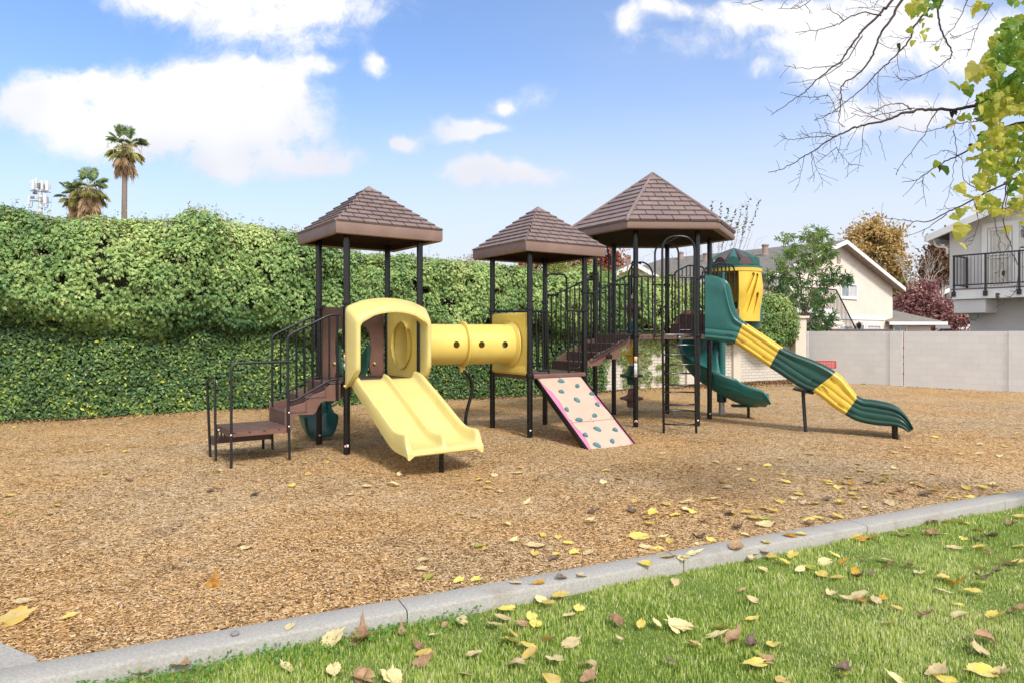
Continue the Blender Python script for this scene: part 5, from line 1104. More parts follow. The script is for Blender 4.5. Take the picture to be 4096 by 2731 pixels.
# seed heads and shoots standing above the top
n = 900; xs_ = rng.uniform(-14.5, 9.7, n); Pm = MB(); tips = []
for x in xs_:
    t0 = random.uniform(.62, .9); b = Vector(hedge_pt(x, t0)); h = random.uniform(.06, .26)*(1.5 if random.random() < .12 else 1); tp_ = b+Vector((random.gauss(0, .06), random.gauss(0, .06), h)); Pm.tube([b, (b+tp_)/2+Vector((random.gauss(0, .02), 0, .01)), tp_], .003, 3, False)
    for _ in range(5): tips.append(tp_+Vector((random.gauss(0, .03), random.gauss(0, .03), random.gauss(-.01, .035))))
Pm.build('shoot', pm('ivy_stem', (.20, .16, .09), .8), HG)
T4 = [(-.5, -.5, 0), (.5, -.5, .1), (.5, .5, 0), (-.5, .5, .1)]
scatter('seed_head', [tuple(t) for t in tips], ndirs(len(tips)), ndirs(len(tips)), rng.uniform(.012, .034, len(tips)), T4, [(0, 1, 2, 3)], leafmat('ivy_seed', [(0, (.28, .24, .10)), (.6, (.36, .40, .14)), (1, (.45, .28, .15))], .2), rng.uniform(0, 1, len(tips)), HG)
n = 9000; xs_ = rng.uniform(-14.5, 9.6, n); ts = rng.uniform(.35, .97, n); P = np.array([hedge_pt(x, t) for x, t in zip(xs_, ts)])+ndirs(n)*.07+np.array([w1n.x, w1n.y, .3])*.08
scatter('seed_head', P, ndirs(n), ndirs(n), rng.uniform(.014, .03, n), T4, [(0, 1, 2, 3)], leafmat('ivy_berries', [(0, (.30, .25, .13)), (.5, (.40, .38, .17)), (1, (.42, .25, .16))], .2), rng.uniform(0, 1, n), HG)
# creeper clinging to the wall below
VG = thing('wall_creeper', (-4, 16.7, 0), 'dark glossy small leaved creeper covering the lower face of the brick wall', 'climbing plant')
def creep(x, t):
    z = t*2.0; b = w1(x); o_ = .24+.10*mnoise.noise(Vector((x*1.1, z*1.1, 0)))+.06*mnoise.noise(Vector((x*3.5, z*3.5, 5)))+.08*(1-t)**2
    return np.array([b.x+w1n.x*o_, b.y+w1n.y*o_, z])
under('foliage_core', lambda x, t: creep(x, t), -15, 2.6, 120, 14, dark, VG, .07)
crm = leafmat('creeper_leaf', [(0, (.03, .075, .025)), (.4, (.09, .17, .05)), (.7, (.19, .30, .075)), (.9, (.32, .42, .06)), (1, (.62, .60, .08))], .18, .38, .4, .3)
CRL = [(0, 0, 0), (.3, -.24, .05), (.7, -.22, .05), (1, 0, -.05), (.7, .22, .05), (.3, .24, .05)]; CRF = [(0, 1, 2, 3), (0, 3, 4, 5)]
def tt_cr(P, ts):
    a = np.array([mnoise.noise(Vector(p)*.8)*.35+.45*mnoise.noise(Vector(p)*2.6) for p in P]); low = np.clip(1.2-P[:, 2], 0, 1)
    return np.clip(rng.normal(.36, .17, len(P))+a*.45+(rng.uniform(0, 1, len(P)) < .035+.05*low)*.5-.1*np.clip(P[:, 2]-1.3, 0, 1), 0, 1)  # top of the creeper tinted darker, painted shade below the overhang
surf_leaves(56000, -14.5, 2.6, (.055, .10), creep, CRL, CRF, crm, 'foliage', VG, .06, .2, tt_cr)
def creep2(x, t): z = t*1.9; b = w1(x); return np.array([b.x+w1n.x*.12, b.y+w1n.y*.12, z])
n = 15000; xs_ = rng.uniform(2.4, 6.4, n); zz = rng.uniform(0, 1.95, n); keep = np.array([mnoise.noise(Vector((x*1.5, z*1.5, 9)))+.6*mnoise.noise(Vector((x*5, z*5, 2)))+.75*(z/1.9-.35)-.25*max(0, x-4.4)+.22 > 0 for x, z in zip(xs_, zz)])
xs_, zz = xs_[keep], zz[keep]; n = len(xs_); P = np.stack([xs_+w1n.x*(.1+rng.uniform(0, .08, n)), 18.853+.53*xs_+w1n.y*(.1+rng.uniform(0, .08, n)), zz], 1)
nn = np.tile(np.array([w1n.x, w1n.y, .2]), (n, 1))+ndirs(n)*.6; A = ndirs(n); B = np.cross(nn, A)
VG2 = scatter('foliage', P, A, B, rng.uniform(.035, .065, n), CRL, CRF, leafmat('creeper_leaf_light', [(0, (.05, .12, .02)), (.5, (.16, .28, .05)), (.85, (.36, .42, .10)), (1, (.5, .4, .15))], .25, .4), rng.uniform(0, 1, n), VG)
# wooden post end standing in the hedge
pp_ = depth('Q', 0, 0, 15.5); a = vp('u', 450, 497, (0, 15.9), 0); m = MB()
m.box((a.x, 15.9, a.z-1.45), (.10, .12, 3.1)); o = m.build('wooden_post', pm('weathered_wood', (.20, .17, .14), .9, .3, 9, .5, 40), None, bevel=.01); tag(o, 'weathered grey wooden post end sticking out of the ivy hedge', 'post')
# ================================================================== HOUSES
def stucco(name, col): return pm(name, col, .9, .035, 1.2, .5, 45, .15, dirt=(tuple(c*.8 for c in col), .2))
def shingle(name, c0, c1):
    m, t, b = newmat(name); co = t.node('ShaderNodeTexCoord').outputs['UV']
    br = t.node('ShaderNodeTexBrick'); t.l.new(co, br.inputs['Vector']); br.inputs['Scale'].default_value = 1; br.inputs['Brick Width'].default_value = .32; br.inputs['Row Height'].default_value = .15; br.inputs['Mortar Size'].default_value = .012; br.inputs['Bias'].default_value = 0
    br.inputs['Color1'].default_value = tuple(c0)+(1,); br.inputs['Color2'].default_value = tuple(c1)+(1,); br.inputs['Mortar'].default_value = tuple(x*.45 for x in c0)+(1,)
    pos = t.node('ShaderNodeNewGeometry').outputs['Position']
    c = t.mix(t.sstep(t.noise(pos, 2.5, 5, .6), .35, .7), br.outputs[0], tuple(x*.8 for x in c1)+(1,), 'MIX'); c = t.mix(t.m('MULTIPLY', t.noise(pos, 9, 4, .6), .5), c, t.mix(1, c, (1.7, 1.65, 1.6, 1), 'MULTIPLY'))
    t.l.new(c, b.inputs['Base Color']); b.inputs['Roughness'].default_value = .95; b.inputs['Specular IOR Level'].default_value = .1; return m
shA = shingle('grey_shingles', (.13, .125, .12), (.20, .19, .175)); shB = shingle('brown_grey_shingles', (.17, .155, .145), (.24, .22, .20))
whitep = pm('white_trim_paint', (.74, .73, .71), .6, .04, 5); glass = pm('window_glass', (.22, .25, .27), .08, .25, 1.5, spec=.9); blind = pm('window_blinds', (.52, .53, .52), .5, .05); blackm = pm('black_railing_paint', (.015, .015, .017), .4)
def roof_plane(name, a, b, c, d, m, parent, th=.12):   # a,b eave; c,d ridge ; with uv in metres
    mb = MB(); n = (b-a).cross(d-a).normalized(); n = n if n.z > 0 else -n
    mb.prism([a, b, c, d], -n*th); o = mb.build(name, m, parent)
    uv = o.data.uv_layers.new(name='UVMap'); u = (b-a).normalized(); v = n.cross(u); off_ = off(parent)
    for l in o.data.loops: p = Vector(o.data.vertices[l.vertex_index].co)+off_; uv.data[l.index].uv = ((p-a).dot(u), (p-a).dot(v))
    return o
def onplane_rect(k, X0, Y0, X1, Y1, P0, ang):
    a = vp(k, X0, (Y0+Y1)/2, P0, ang); b = vp(k, X1, (Y0+Y1)/2, P0, ang); zt = (vp(k, X0, Y0, P0, ang).z+vp(k, X1, Y0, P0, ang).z)/2; zb = (vp(k, X0, Y1, P0, ang).z+vp(k, X1, Y1, P0, ang).z)/2
    return V3(a.xy, 0), V3(b.xy, 0), zb, zt
def window(parent, k, X0, Y0, X1, Y1, P0, ang, nrm, panes=2, trim=.1, pane=glass, shade=None):
    a, b, zb, zt = onplane_rect(k, X0, Y0, X1, Y1, P0, ang); u = (b-a).normalized(); L = (b-a).length; mb = MB()
    def bar(x0, x1, z0, z1, d=.08): mb.prism([a+u*x0+Vector((0, 0, z0)), a+u*x1+Vector((0, 0, z0)), a+u*x1+Vector((0, 0, z1)), a+u*x0+Vector((0, 0, z1))], nrm*d)
    bar(0, L, zt-trim, zt); bar(0, L, zb, zb+trim); bar(0, trim, zb+trim, zt-trim); bar(L-trim, L, zb+trim, zt-trim)
    for i in range(1, panes): x = trim+(L-2*trim)*i/panes; bar(x-.03, x+.03, zb+trim, zt-trim, .05)
    o = mb.build('window', whitep, parent); g = MB()
    for i in range(panes):
        x0 = trim+(L-2*trim)*i/panes+.02; x1 = trim+(L-2*trim)*(i+1)/panes-.02
        g = MB().prism([a+u*x0+Vector((0, 0, zb+trim)), a+u*x1+Vector((0, 0, zb+trim)), a+u*x1+Vector((0, 0, zt-trim)), a+u*x0+Vector((0, 0, zt-trim))], nrm*.02); g.build('pane', (shade or pane) if i % 2 else pane, o)
    return o
def beige_house():
    L0 = Vector((14.15, 38.0)); ang = R(39); c_, s_ = math.cos(ang), math.sin(ang); u = Vector((c_, s_, 0)); nrm = Vector((s_, -c_, 0)); r = -nrm
    H = thing('beige_house', tuple(V3(L0)), 'two storey beige stucco house with grey shingle gable roof and one storey wing', 'house'); wm = stucco('beige_stucco', (.72, .64, .55)); W_ = 16.5; D = 14
    ze = 4.88; zpk = 7.35; b = V3(L0)
    MB().prism([b+Vector((0, 0, -.1)), b+u*W_+Vector((0, 0, -.1)), b+u*W_+Vector((0, 0, ze)), b+u*W_/2+Vector((0, 0, zpk)), b+Vector((0, 0, ze))], r*D).build('wall', wm, H)
    oh = .55; sl = (zpk-ze)/(W_/2); pk = b+u*W_/2+Vector((0, 0, zpk+.14)); f = nrm*.6
    def ep(side): return (b-u*oh if side < 0 else b+u*(W_+oh))+Vector((0, 0, ze+.14-sl*oh))
    R1 = roof_plane('roof', ep(-1)+f, ep(-1)+r*(D+.5), pk+r*(D-.2), pk+f, shA, H); roof_plane('roof', ep(1)+f, ep(1)+r*(D+.5), pk+r*(D-.2), pk+f, shA, H)
    for sd_ in (-1, 1):
        e = ep(sd_)+f*1.02; q = pk+f*1.02; dn = Vector((0, 0, -.26)); m = MB().prism([e, q, q+dn, e+dn], nrm*.05); m.build('rake_board', whitep, H)
        MB().prism([e+Vector((0, 0, -.14)), q+Vector((0, 0, -.14)), q+Vector((0, 0, -.15))-f*1.02, e+Vector((0, 0, -.15))-f*1.02], (0, 0, -.012)).build('soffit', pm('soffit_paint', (.32, .25, .2), .8), H)
    MB().prism([ep(-1)+f+Vector((0, 0, -.02)), ep(-1)+r*D+Vector((0, 0, -.02)), ep(-1)+r*D+Vector((0, 0, -.24)), ep(-1)+f+Vector((0, 0, -.24))], -u*.06).build('gutter', whitep, H)
    # vents on the roof
    for k, X, Y, h in (('L', 173, 485, .75), ('A', 607, 500, .6), ('A', 256, 475, .6)):
        px, py = zp(k, X, Y); ray = Vector(((px-CX)/F, 1, -(py-HOR)/F)); nn = (pk-ep(-1)).cross(r).normalized(); t = (ep(-1)-Vector((0, 0, EYE))).dot(nn)/ray.dot(nn); p = Vector((0, 0, EYE))+ray*t
        MB().lathe(p+Vector((0, 0, -.1)), [(.30, 0), (.30, .12), (.20, .16), (.19, h-.1), (.24, h-.08), (.24, h), (.1, h+.04)], 14).build('roof_vent', pm('vent_metal', (.30, .22, .18), .7), H)
    # band, windows, vent, fixtures
    def rect(k, X0, Y0, X1, Y1, m, nm, d=.06, o_=0.):
        a, c, zb, zt = onplane_rect(k, X0, Y0, X1, Y1, L0, ang); a = a+nrm*o_; c = c+nrm*o_
        return MB().prism([a+Vector((0, 0, zb)), c+Vector((0, 0, zb)), c+Vector((0, 0, zt)), a+Vector((0, 0, zt))], nrm*d).build(nm, m, H)
    rect('L', 640, 1182, 1533, 1222, whitep, 'band', .05); window(H, 'L', 1022, 797, 1217, 992, L0, ang, nrm, 2, .18, glass, blind)
    window(H, 'L', 1003, 1283, 1165, 1400, L0, ang, nrm, 3, .12, blind, glass); window(H, 'L', 1312, 1258, 1490, 1400, L0, ang, nrm, 2, .22, blind, blind); dr = rect('L', 1208, 1255, 1308, 1420, whitep, 'door', .06); rect('L', 1218, 1285, 1285, 1420, pm('door_panel', (.16, .19, .22), .5), 'door_panel', .02, .065)
    # house number above the door
    def digits(txt, k, X, Y, hgt, P0, a_, off_n, nv, m, parent, vert=False):
        p = vp(k, X, Y, P0, a_)+nv*off_n; cu_ = bpy.data.curves.new('number', 'FONT'); cu_.body = txt; cu_.size = hgt*1.4; cu_.extrude = .008; cu_.space_line = .95
        o = bpy.data.objects.new('number', cu_); COL.objects.link(o); o.rotation_euler = (math.pi/2, 0, a_); o.location = p; bpy.context.view_layer.update()
        me = bpy.data.meshes.new_from_object(o); M4 = o.matrix_world.copy(); bpy.data.objects.remove(o); me.transform(Matrix.Translation(-off(parent)) @ M4); me.materials.append(m)
        o = bpy.data.objects.new('house_number', me); COL.objects.link(o); o.parent = parent; return o
    digits('878  2', 'L', 1226, 1278, .17, L0, ang, .07, nrm, pm('number_grey', (.3, .3, .3), .6), H)
    v = MB(); a, c, zb, zt = onplane_rect('L', 990, 498, 1026, 578, L0, ang); vm_ = stucco('vent_stucco', (.55, .44, .36))
    for z in np.linspace(zb, zt, 9)[:-1]: v.prism([a+nrm*.02+Vector((0, 0, z)), c+nrm*.02+Vector((0, 0, z)), c+nrm*.02+Vector((0, 0, z+.10)), a+nrm*.02+Vector((0, 0, z+.10))], nrm*.04)
    v.build('gable_vent', vm_, H)
    p = vp('L', 1198, 1290, L0, ang)+nrm*.25; MB().lathe(p+Vector((0, 0, -.25)), [(.04, 0), (.10, .06), (.15, .30), (.19, .34), (.06, .44), (.02, .5)], 8).tube([p+Vector((0, 0, -.25)), p-nrm*.2+Vector((0, 0, -.35))], .03, 6).build('wall_lamp', blackm, H)
    # left side : door, downspout, landing with railing and stair behind the tree
    rect('L', 318, 765, 420, 1030, pm('screen_door', (.10, .11, .12), .5), 'screen_door', .05); rect('L', 296, 742, 316, 1030, whitep, 'door_trim', .05); 
    MB().tube([b-nrm*-.1+u*.1+Vector((0, 0, ze-.2)), b+nrm*.1+u*.1], .06, 6).build('downspout', stucco('downspout_paint', (.42, .36, .31)), H)
    za = vp('L', 560, 1110, L0, ang).z
    a, c = lam('L', 250, L0, ang), lam('L', 700, L0, ang); ld = MB().prism([b+u*a+Vector((0, 0, za-.25)), b+u*c+Vector((0, 0, za-.25)), b+u*c+Vector((0, 0, za)), b+u*a+Vector((0, 0, za))], nrm*1.5).build('landing', whitep, H)
    rr = MB(); o_ = b+nrm*1.5; rr.tube([o_+u*a+Vector((0, 0, za+1.15)), o_+u*c+Vector((0, 0, za+1.15))], .04, 6); 
    x = a
    while x < c: rr.tube([o_+u*x+Vector((0, 0, za)), o_+u*x+Vector((0, 0, za+1.15))], .018, 5, False); x += .17
    e = (u*(lam('L', 945, L0, ang)-c)+Vector((0, 0, 1.75-(za+1.15))))*1.7; rr.tube([o_+u*c+Vector((0, 0, za+1.15)), o_+u*c+e+Vector((0, 0, za+1.15))], .04, 6)
    for i in range(28): q = o_+u*c+e*(i/28)+Vector((0, 0, za)); rr.tube([q, q+Vector((0, 0, 1.15))], .018, 5, False)
    rr.build('landing_railing', blackm, ld)
    for i in range(16): q = o_+u*c+e*((i+.5)/16)+Vector((0, 0, za)); MB().box(q-nrm*.6, (.3, 1.2, .06), M=Matrix.Rotation(ang, 3, 'Z')).build('stair_tread', whitep, ld)
    # dark patio fence before the ground floor
    P1 = L0+Vector((nrm.x, nrm.y))*2.0; fa, fb_ = lam('L', 905, P1, ang), lam('L', 1592, P1, ang); q = V3(P1); pf_ = thing('patio_fence', tuple(q), 'low dark brown capped patio fence in front of the beige house', 'fence')
    zt = vp('L', 1250, 1330, P1, ang).z; MB().prism([q+u*fa, q+u*fb_, q+u*fb_+Vector((0, 0, zt-.12)), q+u*fa+Vector((0, 0, zt-.12))], nrm*.08).build('panel', pm('dark_stained_wood', (.10, .065, .06), .7, .3, 8), pf_)
    MB().prism([q+u*fa-nrm*.05+Vector((0, 0, zt-.115)), q+u*fb_-nrm*.05+Vector((0, 0, zt-.115)), q+u*fb_-nrm*.05+Vector((0, 0, zt)), q+u*fa-nrm*.05+Vector((0, 0, zt))], nrm*.2).build('cap_rail', pm('cap_wood', (.13, .09, .085), .7), pf_)
    # one storey wing : its front stands in line with the gable, roof sloping down to the right
    c2 = b+u*W_; zE = 2.42; ea = vp('M', 165, 440, (c2+nrm*.6).xy, ang); eb = vp('M', 905, 440, (c2+nrm*.6).xy, R(0)); 
    wa = c2-u*1.0+nrm*.6; ang_w = R(6); uw = Vector((math.cos(ang_w), math.sin(ang_w), 0)); wb = vp('M', 905, 440, wa.xy, ang_w); Lw = (wb-V3(wa.xy, wb.z)).length
    MB().prism([wa+Vector((0, 0, -.1))+Vector((.3, .8, 0)), wa+uw*(Lw-.9)+Vector((0, .5, -.1)), wa+uw*(Lw-.9)+Vector((0, .5, zE-.25)), wa+Vector((.3, .8, zE-.25))], Vector((0, 6, 0))).build('wing_wall', wm, H)
    roof_plane('wing_roof', wa+Vector((-.5, -.1, zE)), wa+uw*Lw+Vector((0, 0, zE)), wa+uw*1.5+Vector((-.2, 5.5, zE+1.35)), wa+Vector((-.5, 5.2, zE+1.45)), shB, H, .08)
    MB().prism([wa+Vector((-.5, -.1, zE+.02)), wa+uw*Lw+Vector((0, 0, zE+.02)), wa+uw*Lw+Vector((0, 0, zE-.2)), wa+Vector((-.5, -.1, zE-.2))], Vector((0, -.08, 0))).build('wing_fascia', whitep, H)
    window(H, 'M', 222, 476, 400, 640, (wa+Vector((.3, .62, 0))).xy, ang_w, Vector((0, -1, 0)), 2, .12, glass, blind)
    MB().tube(fil([wa+uw*(Lw-1.0)+Vector((0, .3, -.0)), wa+uw*(Lw-1.0)+Vector((0, .3, zE-.8)), wa+uw*(Lw-.35)+Vector((0, .0, zE-.35)), wa+uw*(Lw-.3)+Vector((0, 0, zE-.1))], .1), .05, 6).build('downspout', stucco('downspout_tan', (.4, .33, .27)), H)
    return digits
digits = beige_house()
def far_house():
    d = 46.; a = depth('B', 520, 600, d); pk = depth('B', 745, 500, d); c = depth('B', 905, 585, d); H = thing('far_house', (a.x, d, 0), 'small cream gabled house far behind the hedge between the tower posts', 'house')
    wm = stucco('cream_stucco', (.62, .52, .38)); f = [Vector((a.x, d, -.1)), Vector((c.x+1.2, d, -.1)), Vector((c.x+1.2, d, c.z-.9)), pk, Vector((a.x, d, a.z-.0))]
    MB().prism(f, (-2.5, 9, 0)).build('wall', wm, H)
    for e in (a+Vector((-.4, 0, -.15)), Vector((c.x+1.8, d, c.z-1.0))): 
        q = pk+Vector((0, -.4, .12)); e2 = Vector((e.x, d-.4, e.z+.05)); roof_plane('roof', e2, e2+Vector((-2.7, 10, 0)), q+Vector((-2.7, 10, 0)), q, shA, H); MB().prism([e2+Vector((0, -.01, 0)), q+Vector((0, -.01, 0)), q+Vector((0, -.01, -.3)), e2+Vector((0, -.01, -.3))], (0, -.05, 0)).build('rake_board', whitep, H)
    p = depth('B', 667, 500, d+3); MB().box(p+Vector((0, 0, .0)), (.35, .35, 1.3)).build('chimney', pm('chimney_brown', (.25, .17, .12), .8), H)
far_house()
def grey_building():
    P0 = Vector((16.1, 24.2)); ang = R(-55); u = Vector((math.cos(ang), math.sin(ang), 0)); nrm = Vector((u.y, -u.x, 0)); nrm = nrm if nrm.y < 0 else -nrm; b = V3(P0)
    H = thing('grey_house', (16.1, 24.2, 0), 'grey stucco house with an upstairs balcony and black railing at the right edge', 'house'); wm = stucco('grey_stucco', (.64, .62, .60)); wl = stucco('grey_stucco_shaded', (.52, .50, .485))  # lower stucco is a darker copy, shade under the balcony painted in
    t0 = -.537; t1 = 9.; zs = 3.05; P = lambda t, z, o_=0.: b+u*t+nrm*o_+Vector((0, 0, z))
    pk_t = 4.6; zr = lambda t: 5.35+.34*(t-t0) if t < pk_t else 5.35+.34*(pk_t-t0)-.34*(t-pk_t)
    MB().prism([P(t0, zs), P(t1, zs), P(t1, zr(t1)), P(pk_t, zr(pk_t)), P(t0, zr(t0))], -nrm*9).build('upper_wall', wm, H)
    MB().prism([P(.12, -.2), P(t1, -.2), P(t1, zs-.003), P(.12, zs-.003)], -nrm*9).build('lower_wall', wl, H)
    roof_plane('roof', P(t0-.5, zr(t0)-.12, .62), P(t0-.5, zr(t0)-.12, -9.3), P(pk_t, zr(pk_t)+.12, -9.3), P(pk_t, zr(pk_t)+.12, .62), shA, H, .06)
    roof_plane('roof', P(t1+.5, zr(t1)-.12, .62), P(t1+.5, zr(t1)-.12, -9.3), P(pk_t, zr(pk_t)+.12, -9.3), P(pk_t, zr(pk_t)+.12, .62), shA, H, .06)
    e = P(t0-.5, zr(t0)-.13, .64); q = P(pk_t, zr(pk_t)+.11, .64); dn = Vector((0, 0, -.24)); MB().prism([e, q, q+dn, e+dn], nrm*.05).build('rake_board', whitep, H)
    e2 = P(t0-.5, zr(t0)-.19, .6); q2 = P(pk_t, zr(pk_t)+.05, .6); MB().prism([e2, q2, q2-nrm*.6, e2-nrm*.6], (0, 0, -.02)).build('soffit', pm('white_soffit', (.6, .59, .57), .7), H)
    MB().prism([P(t0-.5, zr(t0)-.14, .64), P(t0-.5, zr(t0)-.14, -9), P(t0-.5, zr(t0)-.34, -9), P(t0-.5, zr(t0)-.34, .64)], -u*.08).build('gutter', whitep, H)
    MB().tube(fil([P(t0-.42, zr(t0)-.3, .3), P(t0-.36, zr(t0)-.52, .2), P(t0-.06, zr(t0)-.56, .05), P(t0-.05, zr(t0)-.8, .05)], .1), .04, 8).build('downspout', whitep, H)
    # balcony
    f1 = 1.06; ts = -.0; te = 6.5; bal = MB().prism([P(ts-.02, 2.86), P(te, 2.86), P(te, 3.18), P(ts-.02, 3.18)], nrm*f1).build('balcony', whitep, H)
    MB().prism([P(ts-.04, 3.185), P(te, 3.185), P(te, 3.22), P(ts-.04, 3.22)], nrm*(f1+.03)).build('balcony_floor', pm('balcony_deck', (.16, .10, .10), .7), bal)
    MB().prism([P(ts+.05, 2.845), P(te, 2.845), P(te, 2.855), P(ts+.05, 2.855)], nrm*(f1-.05)).build('balcony_soffit', wl, bal)
    zt = 4.35
    def post(t, o_): return [P(t, 2.95, o_), P(t, zt+.0, o_)]
    for t, o_ in ((ts+.04, f1+.0), (ts+1.0, f1+.02), (ts+1.95, f1+.02), (ts+.04, .04)): MB().box((post(t, o_)[0]+post(t, o_)[1])/2, (.055, .055, zt-2.95), ang).build('railing_post', blackm, bal)
    for t in (ts+.04, ts+1.0, ts+1.95): MB().box(P(t, 3.03, f1+.04), (.13, .03, .17), ang).build('post_bracket', blackm, bal)
    for z, w_ in ((zt, .05), (3.34, .04)):
        MB().box((P(ts, z, f1)+P(te, z, f1))/2, (te-ts, .04, w_), ang).build('rail', blackm, bal); MB().box((P(ts+.04, z, f1)+P(ts+.04, z, .05))/2, (.04, f1-.05, w_), ang).build('rail', blackm, bal)
    t = ts+.14
    while t < te: MB().tube([P(t, 3.34, f1), P(t, zt, f1)], .008, 5, False).build('baluster', blackm, bal); t += .105
    o_ = .14
    while o_ < f1-.05: MB().tube([P(ts+.04, 3.34, o_), P(ts+.04, zt, o_)], .008, 5, False).build('baluster', blackm, bal); o_ += .105
    bm_ = MB().prism([P(-.02, 2.38), P(.95, 2.38), P(.95, 2.845), P(-.02, 2.845)], nrm*.95); bm_.build('support_beam', wm, bal, bevel=.02)
    # upstairs door with security screen
    a, c, zb, zt2 = onplane_rect('O', 842, 372, 1132, 880, P0, ang); uu = (c-a).normalized(); Ld = (c-a).length; zb = 3.22; m = MB(); tr = .17
    for x0, x1, z0, z1 in ((0, tr, zb, zt2), (Ld-tr, Ld, zb, zt2), (tr, Ld-tr, zt2-tr, zt2)): m.prism([a+uu*x0+Vector((0, 0, z0)), a+uu*x1+Vector((0, 0, z0)), a+uu*x1+Vector((0, 0, z1)), a+uu*x0+Vector((0, 0, z1))], nrm*.07)
    dr = m.build('door', whitep, H); MB().prism([a+uu*tr+Vector((0, 0, zb)), a+uu*(Ld-tr)+Vector((0, 0, zb)), a+uu*(Ld-tr)+Vector((0, 0, zt2-tr)), a+uu*tr+Vector((0, 0, zt2-tr))], nrm*.03).build('door_leaf', pm('cream_door', (.60, .57, .50), .6), dr)
    g = MB(); ca = a+uu*(Ld/2)+nrm*.06; w2 = (Ld-2*tr)/2-.06; zt3 = zt2-tr-.05
    for x in (-w2, w2): g.box(ca+uu*x+Vector((0, 0, (zb+zt3)/2)), (.06, .03, zt3-zb), ang)
    for z in (zt3-.03, zb+.06, (zb+zt3)/2+.15, (zb+zt3)/2+.05): g.box(ca+Vector((0, 0, z)), (2*w2, .03, .05), ang)
    for x in np.linspace(-w2, w2, 7)[1:-1]: g.box(ca+uu*x+Vector((0, 0, (zb+zt3)/2)), (.016, .016, zt3-zb), ang)
    g.tube([ca+uu*w2*math.cos(t)+Vector((0, 0, zt3-.42+.30*math.sin(t))) for t in np.linspace(0, math.pi, 13)], .012, 6); g.tube([ca+uu*w2*math.cos(t)+Vector((0, 0, zb+.40-.22*math.sin(t))) for t in np.linspace(0, math.pi, 13)], .012, 6)
    g.build('security_screen', whitep, dr); MB().box(ca+uu*(w2-.03)+nrm*.03+Vector((0, 0, (zb+zt3)/2+.1)), (.05, .05, .1), ang).build('lock', steel, dr)
    p = vp('O', 1150, 420, P0, ang)
    for i, ch in enumerate('284'): digits(ch, 'O', 1143, 440+i*29, .16, P0, ang, .012, nrm, pm('number_dark', (.12, .12, .13), .5), H)
    q = vp('O', 1157, 592, P0, ang); MB().box(q+nrm*.03, (.09, .04, .14), ang).build('doorbell', whitep, H); MB().box(q+nrm*.03+Vector((0, 0, .1)), (.09, .045, .04), ang).build('doorbell_camera', blackm, H)
    # round wall light under the balcony
    q = vp('O', 768, 1090, P0-Vector((nrm.x, nrm.y))*-.1, ang); Ml = Matrix((Vector((u.x, u.y, 0))*.8, Vector((0, 0, 1))*1.25, nrm)).transposed()
    MB().lathe(q+nrm*.0, [(.17, -.1), (.18, .0), (.17, .04), (.14, .09), (.08, .12), (0, .13)], 18, Ml).build('wall_light', pm('frosted_glass', (.42, .45, .40), .25), H)
    MB().box(q+nrm*.06+Vector((0, 0, 0)), (.34, .16, .02), ang).build('light_guard', pm('grey_guard', (.3, .31, .29), .5), H)
    # lower part seen through : white corner board and band
    MB().box(P(.2, 1.92, .03)+Vector((-.45, .9, 0)), (.5, .05, .12), ang).build('band', whitep, H)
grey_building()
def grey_far():
    d = 64.; H_ = lambda X, Y, dd=0: depth('M', X, Y, d+dd); b_ = H_(960, 30); H = thing('distant_grey_house', (b_.x, d, 0), 'distant grey house gable seen behind the purple leaved tree', 'house'); wm = stucco('far_grey_stucco', (.42, .40, .38))
    x0, x1 = H_(700, 0).x, H_(1230, 0).x; MB().prism([Vector((x0, d, -.1)), Vector((x1, d, -.1)), Vector((x1, d, H_(0, -60).z)), Vector((x0, d, H_(0, 100).z))], (0, 8, 0)).build('wall', wm, H)
    e, q = H_(600, 132, -.4), H_(1230, -100, -.4); roof_plane('roof', e, e+Vector((0, 9, 0)), q+Vector((0, 9, 0)), q, shB, H, .05); MB().prism([e, q, q+Vector((0, 0, -.4)), e+Vector((0, 0, -.4))], (0, -.05, 0)).build('rake_board', whitep, H)
    g0, g1 = H_(925, 60, -.5), H_(1010, 150, -.5); MB().box((g0+g1)/2, (abs(g1.x-g0.x), .9, abs(g0.z-g1.z))).build('balcony_box', whitep, H)
    w_ = H_(1150, 497, -.05); MB().box((w_.x, d-.05, w_.z), (2.2, .1, .5)).build('band', whitep, H)
grey_far()
# ================================================================== TREES
def bark(name, c): return pm(name, c, .9, .3, 12, .8, 60, .15)
class Skel:
    def __init__(s, seed): s.r = random.Random(seed); s.seg = []; s.tips = []
    def grow(s, p, d, L, r, depth_, spread=.6, up=.1, nseg=4, fork=3, shrink=.68, wig=.15, droop=0.):
        pts = [p]; rr = [r]; dd = d.normalized()
        for i in range(nseg):
            dd = (dd+Vector((s.r.gauss(0, wig), s.r.gauss(0, wig), s.r.gauss(0, wig)+up-droop))).normalized(); p = p+dd*(L/nseg); pts.append(p); rr.append(r*(1-.45*(i+1)/nseg))
        s.seg.append((pts, rr)); s.tips.append((p, dd, depth_))
        if depth_ <= 0: return
        for k in range(fork):
            j = s.r.randint(max(1, nseg-2), nseg) if k else nseg; base = pts[j]; a = Vector((s.r.gauss(0, 1), s.r.gauss(0, 1), s.r.gauss(0, .6))); a = (a-dd*a.dot(dd)).normalized()
            s.grow(base, (dd+a*spread*s.r.uniform(.5, 1.3)).normalized(), L*shrink*s.r.uniform(.75, 1.2), rr[j]*.72, depth_-1, spread, up, nseg, fork, shrink, wig, droop)
    def mesh(s, name, m, parent, seg=5, mn=.0):
        mb = MB()
        for pts, rr in s.seg: mb.tube(pts, 0, seg if rr[0] > .02 else 3, False, [max(x, mn) for x in rr])
        return mb.build(name, m, parent, sharp=80)
